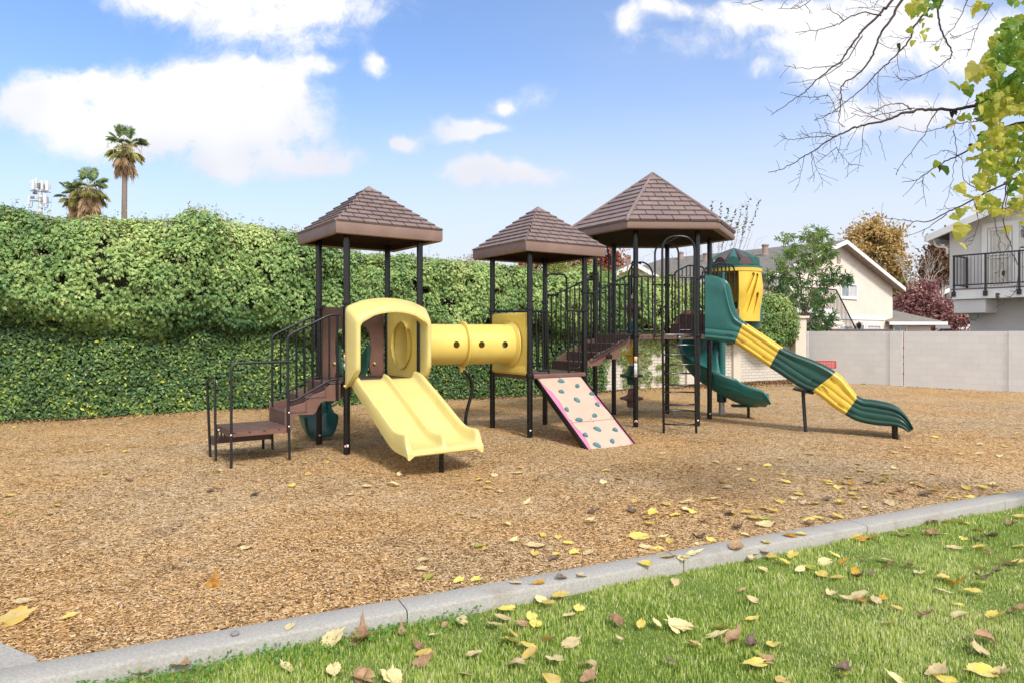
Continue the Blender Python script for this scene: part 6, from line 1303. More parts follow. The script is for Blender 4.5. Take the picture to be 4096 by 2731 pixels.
LF = [(0, 0, 0), (.35, -.28, .06), (.75, -.2, .02), (1, 0, -.08), (.75, .2, .02), (.35, .28, .06)]; LFF = [(0, 1, 2, 3), (0, 3, 4, 5)]
def crown_leaves(tips, n, rad, size, m, parent, name='foliage', droop=.3, tint=None, tmpl=LF, zf=1., bias=None):
    idx = rng.integers(0, len(tips), n); c = np.array([tuple(tips[i]) for i in range(len(tips))]); P = c[idx]+ndirs(n)*(rng.uniform(0, 1, n)**.6*rad)[:, None]*np.array([1, 1, zf])
    if bias is not None: P = bias(P)
    A = ndirs(n)+np.array([0, 0, -droop]); B = ndirs(n); n = len(P); A, B = A[:n], B[:n]
    tn = (rng.uniform(0, 1, len(tips))*.5)[idx][:n]+rng.uniform(0, .5, n) if tint is None else tint(P)
    return scatter(name, P, A, B, rng.uniform(size*.7, size*1.3, n), tmpl, LFF, m, tn, parent)
def clump_tree(name, label, cat, base, clumps, trunkr, barkm, leafm, nleaf, size, seed, zf=1., depth_=2, group=None, droop=.3, limb_to=None, tmpl=LF):
    """clumps: (centre, radius) ; a limb runs to every clump and forks inside it"""
    t = thing(name, tuple(base), label, cat, group); r = random.Random(seed); sk = Skel(seed); tips = []; w_ = []
    top = max(c.z for c, _ in clumps); fork = Vector((base.x, base.y, base.z+(top-base.z)*.35)); sk.seg.append(([base, (base+fork)/2+Vector((r.gauss(0, .05), 0, 0)), fork], [trunkr, trunkr*.85, trunkr*.7]))
    for c, rad in clumps:
        mid = fork.lerp(c, .55)+Vector((r.gauss(0, .1), r.gauss(0, .1), .12))*rad; sk.seg.append((catmull([fork, mid, c], 4), [trunkr*.5*(1-i/10) for i in range(9)]))
        for _ in range(5):
            d = Vector((r.gauss(0, 1), r.gauss(0, 1), r.gauss(.3, .8))); sk.grow(c+d*.05, d, rad*.55, trunkr*.14, depth_-1, .7, .05, 3, 3, .65, .2)
    mine = [p for p, _, _ in sk.tips]; sk.mesh('trunk', barkm, t)
    n = nleaf; ci = r.choices(range(len(clumps)), weights=[q**2 for _, q in clumps], k=n); cc = np.array([tuple(clumps[i][0]) for i in ci]); rr = np.array([clumps[i][1] for i in ci])
    half = n//2; P = cc+ndirs(n)*(rng.uniform(.1, 1, n)**.5*rr)[:, None]*np.array([1, 1, zf])
    mt = np.array([tuple(p) for p in mine]); j = rng.integers(0, len(mt), half); P[:half] = mt[j]+rng.normal(0, 1, (half, 3))*size*1.6
    # open gaps : drop leaves where a coarse noise is low
    keep = np.array([mnoise.noise(Vector(p)*(1.1/max(.3, size*3.2)))+.32 > 0 for p in P]); P = P[keep]; n = len(P)
    tn = np.clip(np.array([.5+.6*mnoise.noise(Vector(p)*(.5/max(.3, size*3))) for p in P])+rng.normal(0, .18, n), 0, 1)
    scatter('crown', P, ndirs(n)+np.array([0, 0, -droop]), ndirs(n), rng.uniform(size*.7, size*1.3, n), tmpl, LFF, leafm, tn, t); return t
# --- orange autumn tree behind the beige house
d = 62.; L = lambda X, Y, dd=0: depth('L', X, Y, d+dd); px1 = .3507/F*d
og = [(L(1420, 160), 90), (L(1330, 230, 1), 80), (L(1470, 240, -1), 90), (L(1200, 290), 75), (L(1400, 330), 100), (L(1560, 290, 1), 90), (L(1650, 260), 55), (L(1270, 420, -1), 80), (L(1480, 430), 110), (L(1620, 380), 70), (L(1650, 440), 60), (L(1400, 540, 1), 90), (L(1560, 560), 90), (L(1500, 650), 90), (L(1650, 660), 80), (L(1600, 720), 90), (L(1680, 560), 60), (L(1710, 640, 1), 40)]
leafo = leafmat('orange_autumn_leaf', [(0, (.22, .17, .06)), (.35, (.42, .29, .10)), (.65, (.60, .41, .15)), (1, (.62, .50, .24))], .3, .6)
clump_tree('autumn_tree', 'tall orange leaved autumn tree rising behind the beige house roof', 'tree', Vector((L(1440, 0).x, d, 0)), [(c, r_*px1) for c, r_ in og], .30, bark('grey_bark', (.22, .19, .17)), leafo, 11000, .30, 5)
gy = [(L(1600, 900, 4), 80), (L(1680, 850, 4), 75), (L(1760, 850, 4), 60), (L(1640, 960, 4), 80), (L(1560, 1000, 4), 70), (L(1740, 930, 4), 60)]
clump_tree('green_gold_tree', 'low green and gold leaved tree between the beige house and the purple tree', 'tree', Vector((L(1640, 0).x, d+4, 0)), [(c, r_*px1) for c, r_ in gy], .2, bark('pale_bark', (.4, .38, .34)), leafmat('green_gold_leaf', [(0, (.06, .12, .03)), (.5, (.16, .24, .05)), (.8, (.42, .38, .06)), (1, (.55, .35, .06))], .3, .6), 6000, .30, 6)
# --- brown tree and purple tree
d = 58.; M_ = lambda X, Y, dd=0: depth('O', X, Y, d+dd); pxo = .51024/F*d
bt = [(M_(520, 560), 50), (M_(480, 610), 45), (M_(560, 630, 1), 50), (M_(440, 700), 50), (M_(520, 720), 60), (M_(580, 740), 50), (M_(430, 770), 45), (M_(500, 820, 1), 60)]
clump_tree('brown_autumn_tree', 'reddish brown autumn tree beside the grey house', 'tree', Vector((M_(520, 0).x, d, 0)), [(c, r_*pxo) for c, r_ in bt], .16, bark('white_bark', (.5, .47, .43)), leafmat('rust_leaf', [(0, (.10, .07, .035)), (.5, (.22, .12, .06)), (1, (.38, .17, .09))], .25, .6), 5200, .30, 8)
d = 52.; M_ = lambda X, Y, dd=0: depth('M', X, Y, d+dd); pxm = .3189/F*d
pt_ = [(M_(330, 190), 90), (M_(440, 150), 100), (M_(560, 110, .5), 80), (M_(640, 60), 70), (M_(480, 260), 110), (M_(640, 210, -.4), 120), (M_(760, 200), 90), (M_(600, 320), 110), (M_(760, 320), 120), (M_(890, 260, .5), 90), (M_(880, 370), 110), (M_(1000, 340), 90), (M_(1060, 420), 90), (M_(960, 460), 110), (M_(820, 480), 110), (M_(1130, 380), 55), (M_(660, 420, 1), 100), (M_(540, 30), 50), (M_(700, 10), 45)]
clump_tree('purple_plum_tree', 'dense dark purple leaved plum tree behind the block wall', 'tree', Vector((M_(760, 0).x, d, 0)), [(c, r_*pxm) for c, r_ in pt_], .14, bark('plum_bark', (.2, .14, .12)), leafmat('plum_leaf', [(0, (.13, .05, .055)), (.4, (.28, .12, .12)), (.75, (.44, .23, .20)), (1, (.58, .40, .34))], .2, .5), 17000, .20, 9)
# pale bare tree before the purple one
sk = Skel(21); b_ = M_(540, 560, 1); t = thing('bare_tree', (b_.x, b_.y, 0), 'pale bare branched tree standing behind the purple plum tree', 'tree')
sk.seg.append(([Vector((b_.x, b_.y, 0)), Vector((b_.x, b_.y, 3.4))], [.12, .09]))
for dx in (-.5, -.15, .2, .5, .8): sk.grow(Vector((b_.x, b_.y, 3.3)), Vector((dx, 0, 1)), 2.4, .06, 3, .55, .12, 4, 3, .62, .1)
sk.mesh('trunk', bark('pale_twig', (.48, .43, .38)), t, mn=.006)
# --- young broadleaf tree behind the wall corner
d = 26.; L = lambda X, Y, dd=0: depth('L', X, Y, d+dd)
def young_tree():
    t = thing('young_evergreen_tree', (L(610, 0).x, d, 0), 'airy green tree with long drooping leaves in front of the beige house', 'tree'); sk = Skel(4); tips = []
    stems = [[(600, 1500), (600, 1190), (595, 1000), (580, 800), (560, 620), (560, 470), (600, 330)], [(640, 1500), (640, 1150), (690, 950), (720, 750), (735, 560), (740, 400), (735, 250)], [(610, 1300), (690, 1050), (760, 900), (850, 800), (900, 700), (930, 560)], [(600, 1250), (540, 1050), (470, 900), (400, 760), (330, 690)],
             [(640, 1300), (730, 1180), (810, 1080), (860, 1000), (930, 930)], [(620, 1350), (740, 1280), (850, 1240), (880, 1180)], [(560, 1100), (450, 960), (300, 900), (190, 880)], [(560, 600), (500, 480), (450, 400), (430, 300)], [(735, 480), (800, 390), (840, 280), (850, 220)], [(720, 640), (800, 530), (880, 470), (920, 420)],
             [(850, 860), (960, 800), (1040, 760), (1100, 740)], [(640, 1450), (720, 1350), (840, 1330)], [(590, 760), (660, 650), (690, 560), (660, 480)], [(580, 900), (500, 780), (430, 640), (380, 560)], [(470, 900), (400, 960), (340, 1000)], [(640, 330), (680, 270), (760, 215)], [(400, 780), (260, 740), (150, 700)]]
    tw = []
    for i, s_ in enumerate(stems):
        dd = random.Random(i).uniform(-.5, .5); n = len(s_); pts = catmull([L(x, y, dd*min(1, j/2)) for j, (x, y) in enumerate(s_)], 4); r0 = .035 if i < 2 else .016
        sk.seg.append((pts, [r0*(1-.8*k/len(pts)) for k in range(len(pts))]))
        for j in range(3, len(pts)):
            z = pts[j].z
            for _ in range(2 if i > 1 else 1):
                rr = random.Random(i*100+j*3+_); v = Vector((rr.gauss(0, 1), rr.gauss(0, 1), rr.gauss(.1, .5))).normalized(); ln = rr.uniform(.15, .42); e = pts[j]+v*ln+Vector((0, 0, .02)); sk.seg.append(([pts[j], pts[j]+v*ln*.5+Vector((0, 0, .03)), e], [.007, .005, .004])); tw.append((e, v)); tw.append((pts[j]+v*ln*.55, v))
    sk.mesh('trunk', bark('reddish_bark', (.22, .12, .075)), t, mn=.003)
    C_, A, tn = [], [], []
    for e, v in tw:
        zn = min(1, max(0, (e.z-1.5)/4.2)); base = rng.uniform(0, .35)+.35*(.2+.8*abs(mnoise.noise(e*1.7)))+.25*(zn > .6)
        for k in range(9):
            a = ndirs(1)[0]*.75+np.array(v)*.4+np.array([0, 0, -.55]); C_.append(tuple(e+Vector(ndirs(1)[0])*.05)); A.append(a); tn.append(base+rng.normal(0, .12))
    n = len(C_); T = [(0, 0, 0), (.3, -.10, .03), (.7, -.085, -.02), (1, 0, -.10), (.7, .085, -.02), (.3, .10, .03)]
    scatter('crown', C_, A, ndirs(n)*.5+np.array([.3, -.6, .6]), rng.uniform(.14, .25, n), T, LFF, leafmat('long_green_leaf', [(0, (.05, .12, .05)), (.35, (.14, .27, .09)), (.6, (.27, .40, .12)), (.85, (.42, .50, .14)), (1, (.42, .42, .10))], .3, .4), np.clip(tn, 0, 1), t)
young_tree()
# --- bare tree with upright leafy shoots behind the hexagonal tower
def shoot_tree():
    d = 24.6; I_ = lambda X, Y, dd=0: depth('I', X, Y, d+dd); t = thing('leafless_shoot_tree', (I_(500, 0).x, d, 0), 'nearly bare tree with upright leafy shoots behind the hexagonal roof', 'tree'); sk = Skel(31)
    base = I_(440, 620); sk.seg.append(([Vector((base.x, d, 0)), Vector((base.x, d, base.z))], [.06, .045])); tw = []
    ends = [(470, 60), (545, 10), (600, 20), (650, 60), (690, 70), (735, 30), (780, 0), (840, 10), (560, 120), (700, 150), (800, 200), (630, 140), (760, 110), (830, 250), (180, 330), (110, 360), (260, 300), (330, 290), (300, 360), (150, 420), (220, 280), (380, 300), (90, 400), (830, 290), (600, 230), (690, 250)]
    for i, (X, Y) in enumerate(ends):
        rr = random.Random(i); e = I_(X, Y, rr.uniform(-.6, .6)); b2 = Vector((base.x+rr.uniform(-.4, .5), d, base.z-rr.uniform(0, .8))); m = b2.lerp(e, .5)+Vector(((e.x-b2.x)*.18, 0, -.25)); pts = catmull([b2, m, e], 6); sk.seg.append((pts, [.018*(1-.82*k/len(pts)) for k in range(len(pts))]))
        for j in range(4, len(pts)):
            if rr.random() < .8: v = Vector((rr.gauss(0, 1), rr.gauss(0, .7), rr.uniform(.3, 1.2))).normalized(); sk.seg.append(([pts[j], pts[j]+v*rr.uniform(.12, .4)], [.005, .003]))
        if Y < 200:
            for f in np.linspace(.70, 1, 12):
                p = Vector(pts[int(f*(len(pts)-1))]) if f < 1 else pts[-1]; q = pts[-1].lerp(pts[-4], (1-f)*3.0); tw.append(q)
    sk.mesh('trunk', bark('grey_brown_twig', (.26, .20, .15)), t, mn=.004)
    C_ = []
    for q in tw:
        for k in range(2): C_.append(tuple(q+Vector(ndirs(1)[0])*.02))
    n = len(C_); A = ndirs(n)*np.array([1, .6, .5])+np.array([0, 0, .4])
    scatter('foliage', C_, A, ndirs(n), rng.uniform(.07, .12, n), LF, LFF, leafmat('olive_leaf', [(0, (.035, .06, .02)), (.6, (.10, .13, .03)), (1, (.4, .36, .06))], .2, .5), rng.uniform(0, 1, n), t)
shoot_tree()
# --- red leaved tree, dry shrub and yellow green shrubs behind the hedge
d = 29.; B_ = lambda X, Y, dd=0: depth('D', X, Y, d+dd); pxd = .38263/F*d
rd = [(B_(880, 200), 60), (B_(960, 240), 70), (B_(1010, 190), 45), (B_(900, 300), 70), (B_(700, 260), 70), (B_(600, 300), 70), (B_(800, 290), 60), (B_(1040, 260), 40), (B_(300, 330), 70), (B_(160, 310), 60), (B_(20, 320), 60), (B_(450, 330), 60)]
clump_tree('red_leaved_tree', 'sparse red leaved tree behind the hedge between the middle and tall roofs', 'tree', Vector((B_(850, 0).x, d, 0)), [(c, r_*pxd) for c, r_ in rd], .10, bark('dark_red_bark', (.18, .11, .09)), leafmat('red_leaf', [(0, (.16, .03, .02)), (.5, (.38, .07, .05)), (.8, (.5, .18, .10)), (1, (.5, .4, .12))], .3, .6), 3600, .12, 12)
d = 23.5; K_ = lambda u_, v_, dd=0: depth('u', u_, v_, d+dd); pxu = 1.7415/F*d
clump_tree('dry_shrub', 'pale dry twiggy shrub showing above the hedge between the two square roofs', 'shrub', Vector((K_(1085, 0).x, d, 0)), [(K_(1085, 598), 16*pxu), (K_(1070, 612), 18*pxu), (K_(1100, 612), 16*pxu), (K_(1030, 615), 14*pxu), (K_(1048, 620), 12*pxu)], .03, bark('dry_twig', (.35, .25, .18)), leafmat('dry_leaf', [(0, (.28, .18, .11)), (1, (.5, .38, .27))], .3, .7), 1500, .045, 14)
clump_tree('yellow_green_shrub', 'yellow green shrub topping the hedge below the middle roof', 'shrub', Vector((K_(1330, 0).x, d+.5, 0)), [(K_(1300, 622), 30*pxu), (K_(1340, 628), 28*pxu), (K_(1260, 635), 24*pxu), (K_(1375, 640), 22*pxu), (K_(1430, 650), 20*pxu), (K_(1480, 655), 18*pxu), (K_(1530, 655), 16*pxu)], .05, bark('shrub_bark', (.2, .15, .1)), leafmat('yellow_green_leaf', [(0, (.09, .15, .03)), (.6, (.28, .36, .08)), (1, (.5, .45, .10))], .35, .5), 5000, .085, 15)
# ================================================================== PALMS
def fan_frond(mb, base, d, L, rad, n=22, fold=.25, droop=.5):
    """petiole plus a fan blade of narrow segments"""
    d = d.normalized(); side = d.cross(Vector((0, 0, 1))); side = side.normalized() if side.length > .1 else Vector((1, 0, 0)); up = side.cross(d); hub = base+d*L
    mb.tube([base, base+d*L*.5+up*.03, hub], .02, 4, False)
    for i in range(n):
        a = math.radians(-125+250*i/(n-1)); v = d*math.cos(a)+side*math.sin(a); r_ = rad*(.72+.28*math.cos(a*.7))*random.uniform(.88, 1.08); w_ = rad*.042; pr = v.cross(up).normalized()
        p1 = hub+v*r_*.6+up*(.05*rad); p2 = hub+v*r_+Vector((0, 0, -droop*r_*random.uniform(.2, .7)))
        mb.add([hub, p1+pr*w_, p2, p1-pr*w_+up*.03*rad], [(0, 1, 2), (0, 2, 3)])
pgreen = leafmat('palm_green', [(0, (.05, .12, .03)), (1, (.16, .25, .05))], .15, .45); pgm = pm('palm_green_blade', (.19, .27, .09), .5, .35, .9); pyl = pm('palm_yellowing_blade', (.36, .36, .10), .6, .3, .9); pdead = pm('palm_dead_blade', (.50, .36, .21), .8, .3, 1.2)
def palm(label, Xc, Yc, Xt, Yb, d, sc, seed, skirt=1.):
    random.seed(seed); c = depth('Q', Xc, Yc, d); b = depth('Q', Xt, Yb, d); b2 = Vector((b.x+(b.x-c.x)*.6, d, 0)); t = thing('fan_palm', (b2.x, d, 0), label, 'palm tree', 'fan palms')
    MB().tube(catmull([b2, b, c], 8), 0, 10, False, list(np.linspace(.34, .27, 9+8))[:17]).build('trunk', bark('palm_trunk', (.27, .21, .16)), t) if False else None
    pts = catmull([b2, b, c], 8); MB().tube(pts, 0, 10, False, [.36-.10*k/len(pts) for k in range(len(pts))]).build('trunk', bark('palm_trunk', (.26, .20, .155)), t)
    g, y, k_ = MB(), MB(), MB()
    for i in range(15): a = i*2.4; el = random.uniform(-.05, 1.35); v = Vector((math.cos(a)*math.cos(el), math.sin(a)*math.cos(el), math.sin(el))); fan_frond(g, c, v, 1.45*sc*random.uniform(.75, 1.15), 1.0*sc, droop=.45)
    for i in range(9): a = i*2.4+1; el = random.uniform(-.75, -.1); v = Vector((math.cos(a)*math.cos(el), math.sin(a)*math.cos(el), math.sin(el))); fan_frond(y, c+Vector((0, 0, -.3*sc)), v, 1.15*sc, 1.0*sc, droop=.8)
    for i in range(int(26*skirt)): a = i*2.4+2; el = random.uniform(-1.5, -.75); v = Vector((math.cos(a)*math.cos(el), math.sin(a)*math.cos(el), math.sin(el))); fan_frond(k_, c+Vector((0, 0, -random.uniform(.1, 1.6)*sc)), v, random.uniform(.5, 1.1)*sc, .95*sc, droop=1.3)
    for i in range(46): # old flower stalks and straw
        a = random.uniform(0, 6.28); q = c+Vector((math.cos(a), math.sin(a), 0))*random.uniform(.3, 1.9)*sc+Vector((0, 0, random.uniform(-.6, .7)*sc)); k_.tube([c+(q-c)*.5+Vector((0, 0, .3*sc)), q, q+Vector((random.gauss(0, .05), 0, -random.uniform(.4, 1.1)*sc))], .03, 3, False)
    g.build('green_fronds', pgm, t); y.build('yellow_fronds', pyl, t); k_.build('dead_skirt', pdead, t)
palm('tall fan palm on a slender trunk, tallest of the three palms', 1572, 420, 1560, 1200, 85., 1.18, 1, 1.1)
palm('fan palm with the thick brown skirt, middle one of the three palms', 1120, 960, 1095, 1380, 80., 1.12, 2, 1.35)
palm('shorter fan palm, leftmost of the three palms', 955, 1040, 970, 1400, 84., .95, 3, 1.1)
random.seed(99)
# ================================================================== CELL TOWER
def cell_tower():
    d = 110.; q = lambda X, Y, dd=0: depth('Q', X, Y, d+dd); b = q(506, 1390); t = thing('cell_tower', (b.x, d, 0), 'white mobile phone mast with clusters of panel antennas', 'mast'); wm = pm('antenna_white', (.62, .62, .62), .5, .05, 3); gm = pm('antenna_grey', (.20, .20, .21), .6, .1, 3); top = q(506, 900)
    MB().tube([Vector((b.x, d, 0)), top], .30, 12, rs=[.5, .28]).build('mast', wm, t); s = .31891/F*d
    for X, Y0, Y1, w_, dd in ((385, 855, 905, 12, -1), (415, 850, 970, 34, -1.2), (454, 828, 948, 26, -.5), (490, 880, 975, 16, .6), (528, 855, 975, 26, -1.2), (590, 860, 985, 40, -1.), (625, 878, 960, 18, .5), (560, 860, 900, 10, .8), (367, 1045, 1160, 20, -1), (566, 1030, 1148, 36, -1.1), (597, 1062, 1180, 18, .3), (518, 1040, 1070, 30, -.8), (452, 1060, 1088, 24, -.6)):
        a, c = q(X, Y0, dd), q(X, Y1, dd); MB().box((a+c)/2, (w_*s, .25, abs(a.z-c.z))).build('panel_antenna', wm, t, bevel=.03)
    for X, Y, w_, h_ in ((410, 1070, 40, 28), (440, 985, 22, 24), (490, 920, 26, 60), (556, 940, 20, 60), (440, 1015, 40, 26), (570, 1000, 40, 14)): MB().box(q(X, Y, -.4), (w_*s, .4, h_*s)).build('radio_unit', gm, t)
    for Y in (985, 1110): m = MB(); m.tube([q(375, Y, -1), q(640, Y+20, -1)], .07, 6); m.tube([q(385, Y, .8), q(610, Y, .8)], .07, 6); split(m, 'cross_arm', gm, t)
    m = MB(); m.tube(catmull([q(370, 1160, -1), q(378, 1192, -1), q(400, 1190, -1), q(410, 1120, -1)], 4), .06, 6); m.tube(catmull([q(548, 1150, -1), q(560, 1190, -1), q(590, 1200, -1), q(598, 1170, -1)], 4), .06, 6); m.tube([q(642, 1060, 0), q(642, 1205, 0)], .02, 4); m.tube([q(470, 1296, 0), q(600, 1300, 0)], .08, 6); split(m, 'cable', gm, t)
cell_tower()
# ================================================================== FOREGROUND TREE (top right)
def near_tree():
    D = 5.2; q = lambda X, Y, dd=0.: depth('P', X, Y, D+dd); t = thing('mulberry_tree', (6.4, 5.6, -.05), 'overhanging tree with bare twigs and large yellow green leaves at the top right', 'tree')
    brk = bark('mulberry_bark', (.075, .055, .055)); twm = bark('mulberry_twig', (.085, .06, .055)); ro = Vector((6.4, 5.6, 0)); rr = random.Random(5)
    MB().tube(catmull([Vector((6.5, 5.6, -.1)), Vector((6.4, 5.65, 1.2)), Vector((6.3, 5.5, 2.6)), Vector((6.0, 5.4, 3.6)), Vector((5.5, 5.3, 5.0))], 6), 0, 14, True, [.19-.11*k/25 for k in range(25)]).build('trunk', brk, t)
    mains = [ # (list of crop points, start radius, end radius, depth offset start)
     ([(2700, 500), (2100, 560), (1650, 640), (1550, 665), (1440, 690), (1300, 690), (1200, 690), (1100, 720), (1000, 757), (900, 780), (790, 810), (700, 855), (600, 915), (540, 960), (450, 1010), (350, 1065), (270, 1080)], .020, .0022),
     ([(2600, -500), (1500, -450), (1110, 0), (1060, 100), (1000, 180), (960, 250), (930, 340), (870, 430), (800, 490), (740, 530), (730, 600), (720, 700), (715, 770), (750, 800)], .016, .0022),
     ([(2600, -500), (1400, -420), (1050, 0), (1000, 60), (900, 160), (830, 230), (770, 320), (720, 390), (640, 450), (560, 520), (500, 580), (440, 620), (340, 690), (290, 725)], .016, .0018),
     ([(2600, -300), (1700, -300), (1340, 0), (1200, 150), (1170, 220), (1120, 300), (1050, 370), (960, 450), (870, 550), (760, 640), (650, 720), (560, 755)], .014, .002),
     ([(2500, -300), (1500, -250), (1350, 0), (1340, 130), (1370, 220), (1410, 290), (1420, 350), (1390, 380), (1300, 440), (1200, 490), (1130, 505), (1070, 480)], .012, .0016),
     ([(2500, 700), (1900, 760), (1640, 850), (1540, 930), (1440, 990), (1340, 1040), (1250, 1100), (1200, 1130), (1110, 1145)], .014, .0018),
     ([(2500, 900), (1950, 1060), (1770, 1150), (1600, 1230), (1500, 1280), (1380, 1340), (1280, 1390), (1180, 1390), (1090, 1380), (960, 1360)], .013, .0018),
     ([(980, 100), (860, 80), (750, 130), (690, 160), (600, 185), (520, 195), (440, 207)], .006, .0016), ([(750, 130), (700, 90), (635, 48)], .004, .0015),
     ([(1680, 20), (1580, 180), (1550, 270), (1515, 360)], .004, .0015), ([(1330, 700), (1280, 770), (1260, 830), (1180, 940), (1100, 1040), (1075, 1100)], .005, .0015), ([(1640, 750), (1540, 770), (1430, 780), (1260, 830), (1180, 820), (1085, 795)], .004, .0015),
     ([(1430, 820), (1450, 950), (1430, 1080), (1410, 1200), (1370, 1310)], .004, .0015), ([(1170, 690), (1100, 650), (1000, 665), (900, 710), (780, 675)], .005, .0015), ([(1190, 680), (1060, 700), (960, 725), (870, 735), (790, 712)], .004, .0015),
     ([(700, 855), (560, 860), (480, 870), (400, 878), (335, 850)], .004, .0015), ([(700, 925), (620, 990), (570, 1030)], .003, .0014), ([(700, 925), (740, 990), (795, 1040)], .003, .0014), ([(500, 980), (480, 1070), (455, 1170)], .003, .0014), ([(545, 960), (548, 1060), (560, 1145)], .003, .0014),
     ([(970, 820), (985, 930), (1010, 1010)], .003, .0014), ([(1240, 1110), (1245, 1210), (1262, 1298)], .003, .0014), ([(1390, 1345), (1250, 1440), (1130, 1478)], .004, .0014), ([(860, 230), (740, 390), (560, 430), (370, 415)], .005, .0015), ([(740, 400), (600, 490), (390, 525)], .004, .0015), ([(700, 700), (640, 600), (530, 655)], .003, .0014), ([(640, 600), (500, 615), (345, 580)], .003, .0014),
     ([(330, 58), (430, 55), (500, 30), (545, -10)], .0016, .003), ([(50, 18), (130, 28), (240, 0), (330, -60)], .0016, .003), ([(1530, -20), (1480, 100), (1400, 210), (1340, 260), (1280, 300)], .004, .0015), ([(1580, 180), (1480, 225), (1430, 250)], .003, .0014), ([(1600, 1200), (1500, 1130), (1480, 1000), (1380, 950), (1250, 1000)], .004, .0015),
     ([(1770, 1150), (1740, 1300), (1760, 1450), (1800, 1560), (1840, 1700), (1820, 1830), (1760, 1890), (1700, 1930)], .006, .0015), ([(1680, 1230), (1690, 1380), (1720, 1520), (1730, 1640), (1710, 1750)], .005, .0015), ([(1560, 1260), (1590, 1370), (1560, 1500), (1500, 1560)], .003, .0015), ([(1900, 900), (1830, 1020), (1780, 1150), (1760, 1300)], .007, .003)]
    segs = MB(); twigs = MB(); buds = []
    def wig(pts, amp): return [p+Vector((rr.gauss(0, amp), rr.gauss(0, amp), rr.gauss(0, amp))) for p in pts]
    def twig(p, d, L, r, lev):
        n = max(3, int(L/.035)); pts = [p]; dd = d.normalized()
        for i in range(n):
            dd = (dd+Vector((rr.gauss(0, .15), rr.gauss(0, .15), rr.gauss(-.015, .15)))).normalized(); pts.append(pts[-1]+dd*L/n)
            if rr.random() < .55: buds.append(pts[-1])
        twigs.tube(pts, 0, 4, False, [max(.0012, r*(1-.55*i/n)) for i in range(n+1)]); buds.append(pts[-1])
        if lev > 0:
            for i in range(1, n):
                if rr.random() < .5: s = Vector((rr.gauss(0, 1), rr.gauss(0, 1), rr.gauss(0, 1))); s = (s-dd*s.dot(dd)).normalized(); twig(pts[i], dd*.7+s*.8, L*rr.uniform(.25, .55), r*.6, lev-1)
    for i, (pl_, r0, r1) in enumerate(mains):
        dd = rr.uniform(-.35, .35); off_ = [dd]*len(pl_); pw = [q(x, y, dd) for x, y in pl_]
        if r0 > .0115: pw = [Vector((6.15, 5.45, min(4.2, max(2.0, pw[0].z*.75+.4))))]+([pw[0].lerp(Vector((6.1, 5.45, pw[0].z)), .4)] if pw[0].x < 5.2 else [])+pw
        raw = catmull(pw, 5); n = len(raw); raw = [raw[0]]+wig(raw[1:-1], .0035)+[raw[-1]]
        rs_ = [r0+(r1-r0)*(k/n)**.7 for k in range(n)]; (segs if r0 > .009 else twigs).tube(raw, 0, 8 if r0 > .009 else 4, False, rs_)
        ext = 14 if r0 > .0115 else 0
        for k in range(ext+1, n-1):
            dens = .38 if r0 > .0115 else .42
            if rr.random() < dens:
                tg_ = (raw[k+1]-raw[k-1]).normalized(); s = Vector((rr.gauss(0, 1), rr.gauss(0, .5), rr.gauss(0, 1))); s = (s-tg_*s.dot(tg_)).normalized()
                long_ = rr.random() < .25; twig(raw[k], tg_*.55+s*.9, rr.uniform(.16, .36) if long_ and r0 > .0115 else rr.uniform(.02, .12), .0026 if long_ else .0018, 1 if long_ else 0)
            buds.append(raw[k]) if rr.random() < .3 else None
    segs.build('limb', brk, t, sharp=80); twigs.build('twigs', twm, t, sharp=80)
    n = len(buds); OCT = [(1.2, 0, 0), (0, .6, 0), (0, 0, .6), (0, -.6, 0), (0, 0, -.6), (-.7, 0, 0)]; OF = [(0, 1, 2), (0, 2, 3), (0, 3, 4), (0, 4, 1), (5, 2, 1), (5, 3, 2), (5, 4, 3), (5, 1, 4)]
    scatter('buds', [tuple(b) for b in buds], ndirs(n), ndirs(n), rng.uniform(.0028, .0055, n), OCT, OF, twm, rng.uniform(0, 1, n), t)
    # leaves
    xm = lambda Y: float(np.interp(Y, [150, 190, 300, 400, 480, 560, 620, 750, 850, 950, 1050, 1150, 1250, 1330, 1420], [1740, 1690, 1660, 1590, 1540, 1500, 1540, 1555, 1570, 1590, 1560, 1530, 1520, 1570, 1740]))
    L_ = []
    while len(L_) < 1500:
        Y = rr.uniform(110, 1330); X = rr.uniform(1500, 2150); 
        if X > xm(Y)+rr.uniform(-10, 60) and (Y < 930 or rr.random() < .45) and mnoise.noise(Vector((X/110, Y/110, 1.5))) > -.30: L_.append((X, Y, 1))
    while len(L_) < 2000: X = rr.uniform(2100, 3300); Y = rr.uniform(-500, 1350); L_.append((X, Y, 1)) if mnoise.noise(Vector((X/130, Y/130, 1.5))) > -.12 else None
    for _ in range(46): L_.append((rr.uniform(1150, 1400), rr.uniform(-60, 70), 1))
    for X, Y in ((1180, 100), (1200, 70), (1230, 130), (1260, 90), (1290, 100), (1245, 160), (1270, 190), (1240, 200), (1225, 230), (1205, 240), (1180, 260), (1160, 190), (1175, 270), (1275, 180), (1330, 305), (1255, 235)): L_.append((X, Y, .8))
    for _ in range(40): L_.append((rr.uniform(1540, 1950), rr.uniform(-80, 60), 1))
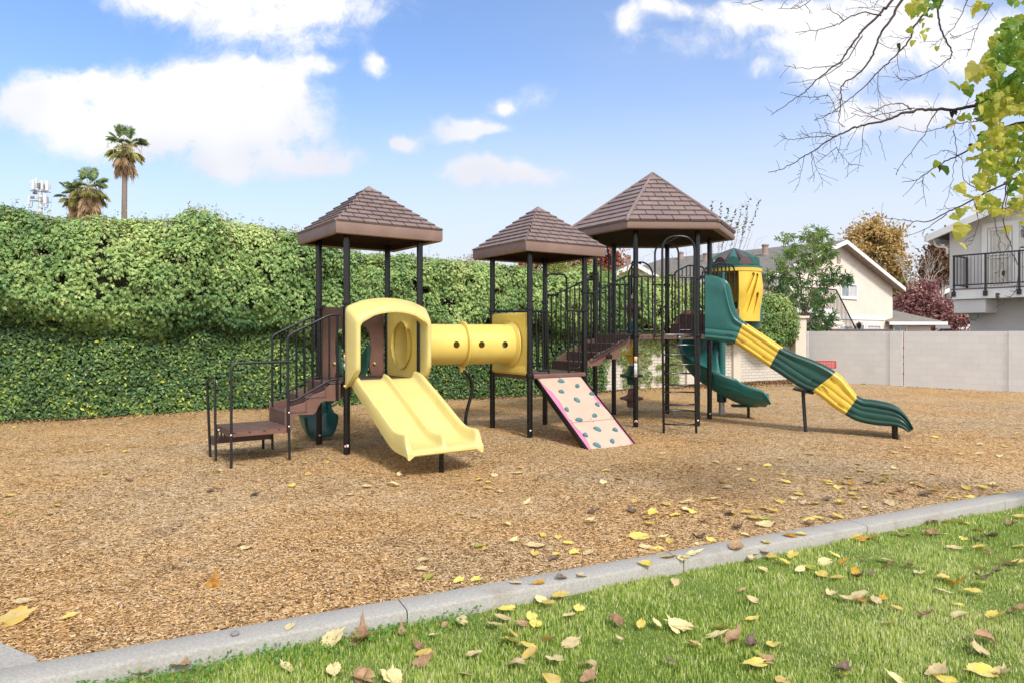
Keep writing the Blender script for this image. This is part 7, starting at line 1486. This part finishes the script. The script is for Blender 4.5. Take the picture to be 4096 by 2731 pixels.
    for X, Y, s in ((1450, 530, 1.5), (1550, 440, 1.6), (1580, 500, 1.3), (1530, 570, 1.2), (1430, 770, 1.2), (1400, 790, 1.), (1490, 740, 1.1), (1530, 735, .9), (1310, 1100, 1.1), (1385, 1060, 1.3), (1325, 1030, .9), (1480, 1180, 1.2), (1540, 1230, 1.2), (1480, 1330, 1.3), (1440, 1360, .9), (1480, 1450, 1.9), (1500, 1540, 1.2), (1520, 1300, 1.1), (1570, 1320, 1.1), (1555, 990, 1.4), (1545, 930, 1.1), (1760, 1340, 1.2), (1840, 1350, 1.4), (1850, 1300, 1.3), (1770, 1440, 1.1), (1870, 1400, 1.3), (1690, 1280, 1.1), (1620, 1310, 1.), (1560, 80, 1.2), (1570, 30, 1.3), (1790, 1330, 1.1), (1820, 1250, 1.2), (1700, 1350, .9)): L_.append((X, Y, s))
    n = len(L_); C_ = np.array([tuple(q(x, y, rr.uniform(-.42, .5) if x < 2150 else rr.uniform(-1.2, 1.4))) for x, y, s in L_]); sz = np.array([s for _, _, s in L_])*rng.uniform(.048, .080, n)
    nn = ndirs(n)*.75+np.array([-.1, -.9, .25]); A = np.array([0, 0, -1.])*.9+ndirs(n)*.65; A = A-nn*(np.sum(A*nn, 1)/np.sum(nn*nn, 1))[:, None]; B = np.cross(nn, A); C_ = C_-A/np.linalg.norm(A, axis=1, keepdims=True)*sz[:, None]*.4
    ML = [(-.02, -.18, -.03), (.02, -.40, -.10), (.22, -.47, -.06), (.40, -.38, -.09), (.50, -.42, -.04), (.72, -.24, -.05), (1.05, .02, -.16), (.74, .22, -.04), (.54, .36, -.09), (.38, .33, -.05), (.20, .46, -.12), (.0, .36, -.04), (-.02, .15, -.03), (.05, 0, .03), (.5, 0, .05)]
    MF = [(13, 0, 1, 2), (13, 2, 3, 14), (14, 3, 4, 5), (14, 5, 6), (14, 6, 7), (14, 7, 8, 9), (13, 14, 9, 10), (13, 10, 11, 12)]
    tn = np.clip(np.array([.55+.65*mnoise.noise(Vector((x/240, y/240, 4.))) for x, y, s in L_])+rng.normal(0, .16, n)+np.array([-.18 if 150 < y < 520 and x > 1700 else 0 for x, y, s in L_]), 0, 1)
    scatter('foliage', C_, A, B, sz, ML, MF, leafmat('mulberry_leaf', [(0, (.12, .24, .04)), (.25, (.24, .38, .05)), (.45, (.40, .45, .06)), (.75, (.62, .58, .08)), (1, (.72, .64, .18))], .55, .45, .4, .1), tn, t)
    dl = [(1095, 270), (1420, 700), (1600, 840), (1545, 900), (1440, 690), (1350, 1030), (1700, 1840), (1740, 1700)]; n = len(dl)
    scatter('dead_leaves', [tuple(q(x, y, .1)) for x, y in dl], np.tile([.1, 0, -1.], (n, 1)), ndirs(n), [.06]*n, [(a, b*.6, c*3) for a, b, c in ML], MF, pm('dead_leaf', (.07, .045, .035), .8), [0]*n, t)
near_tree()
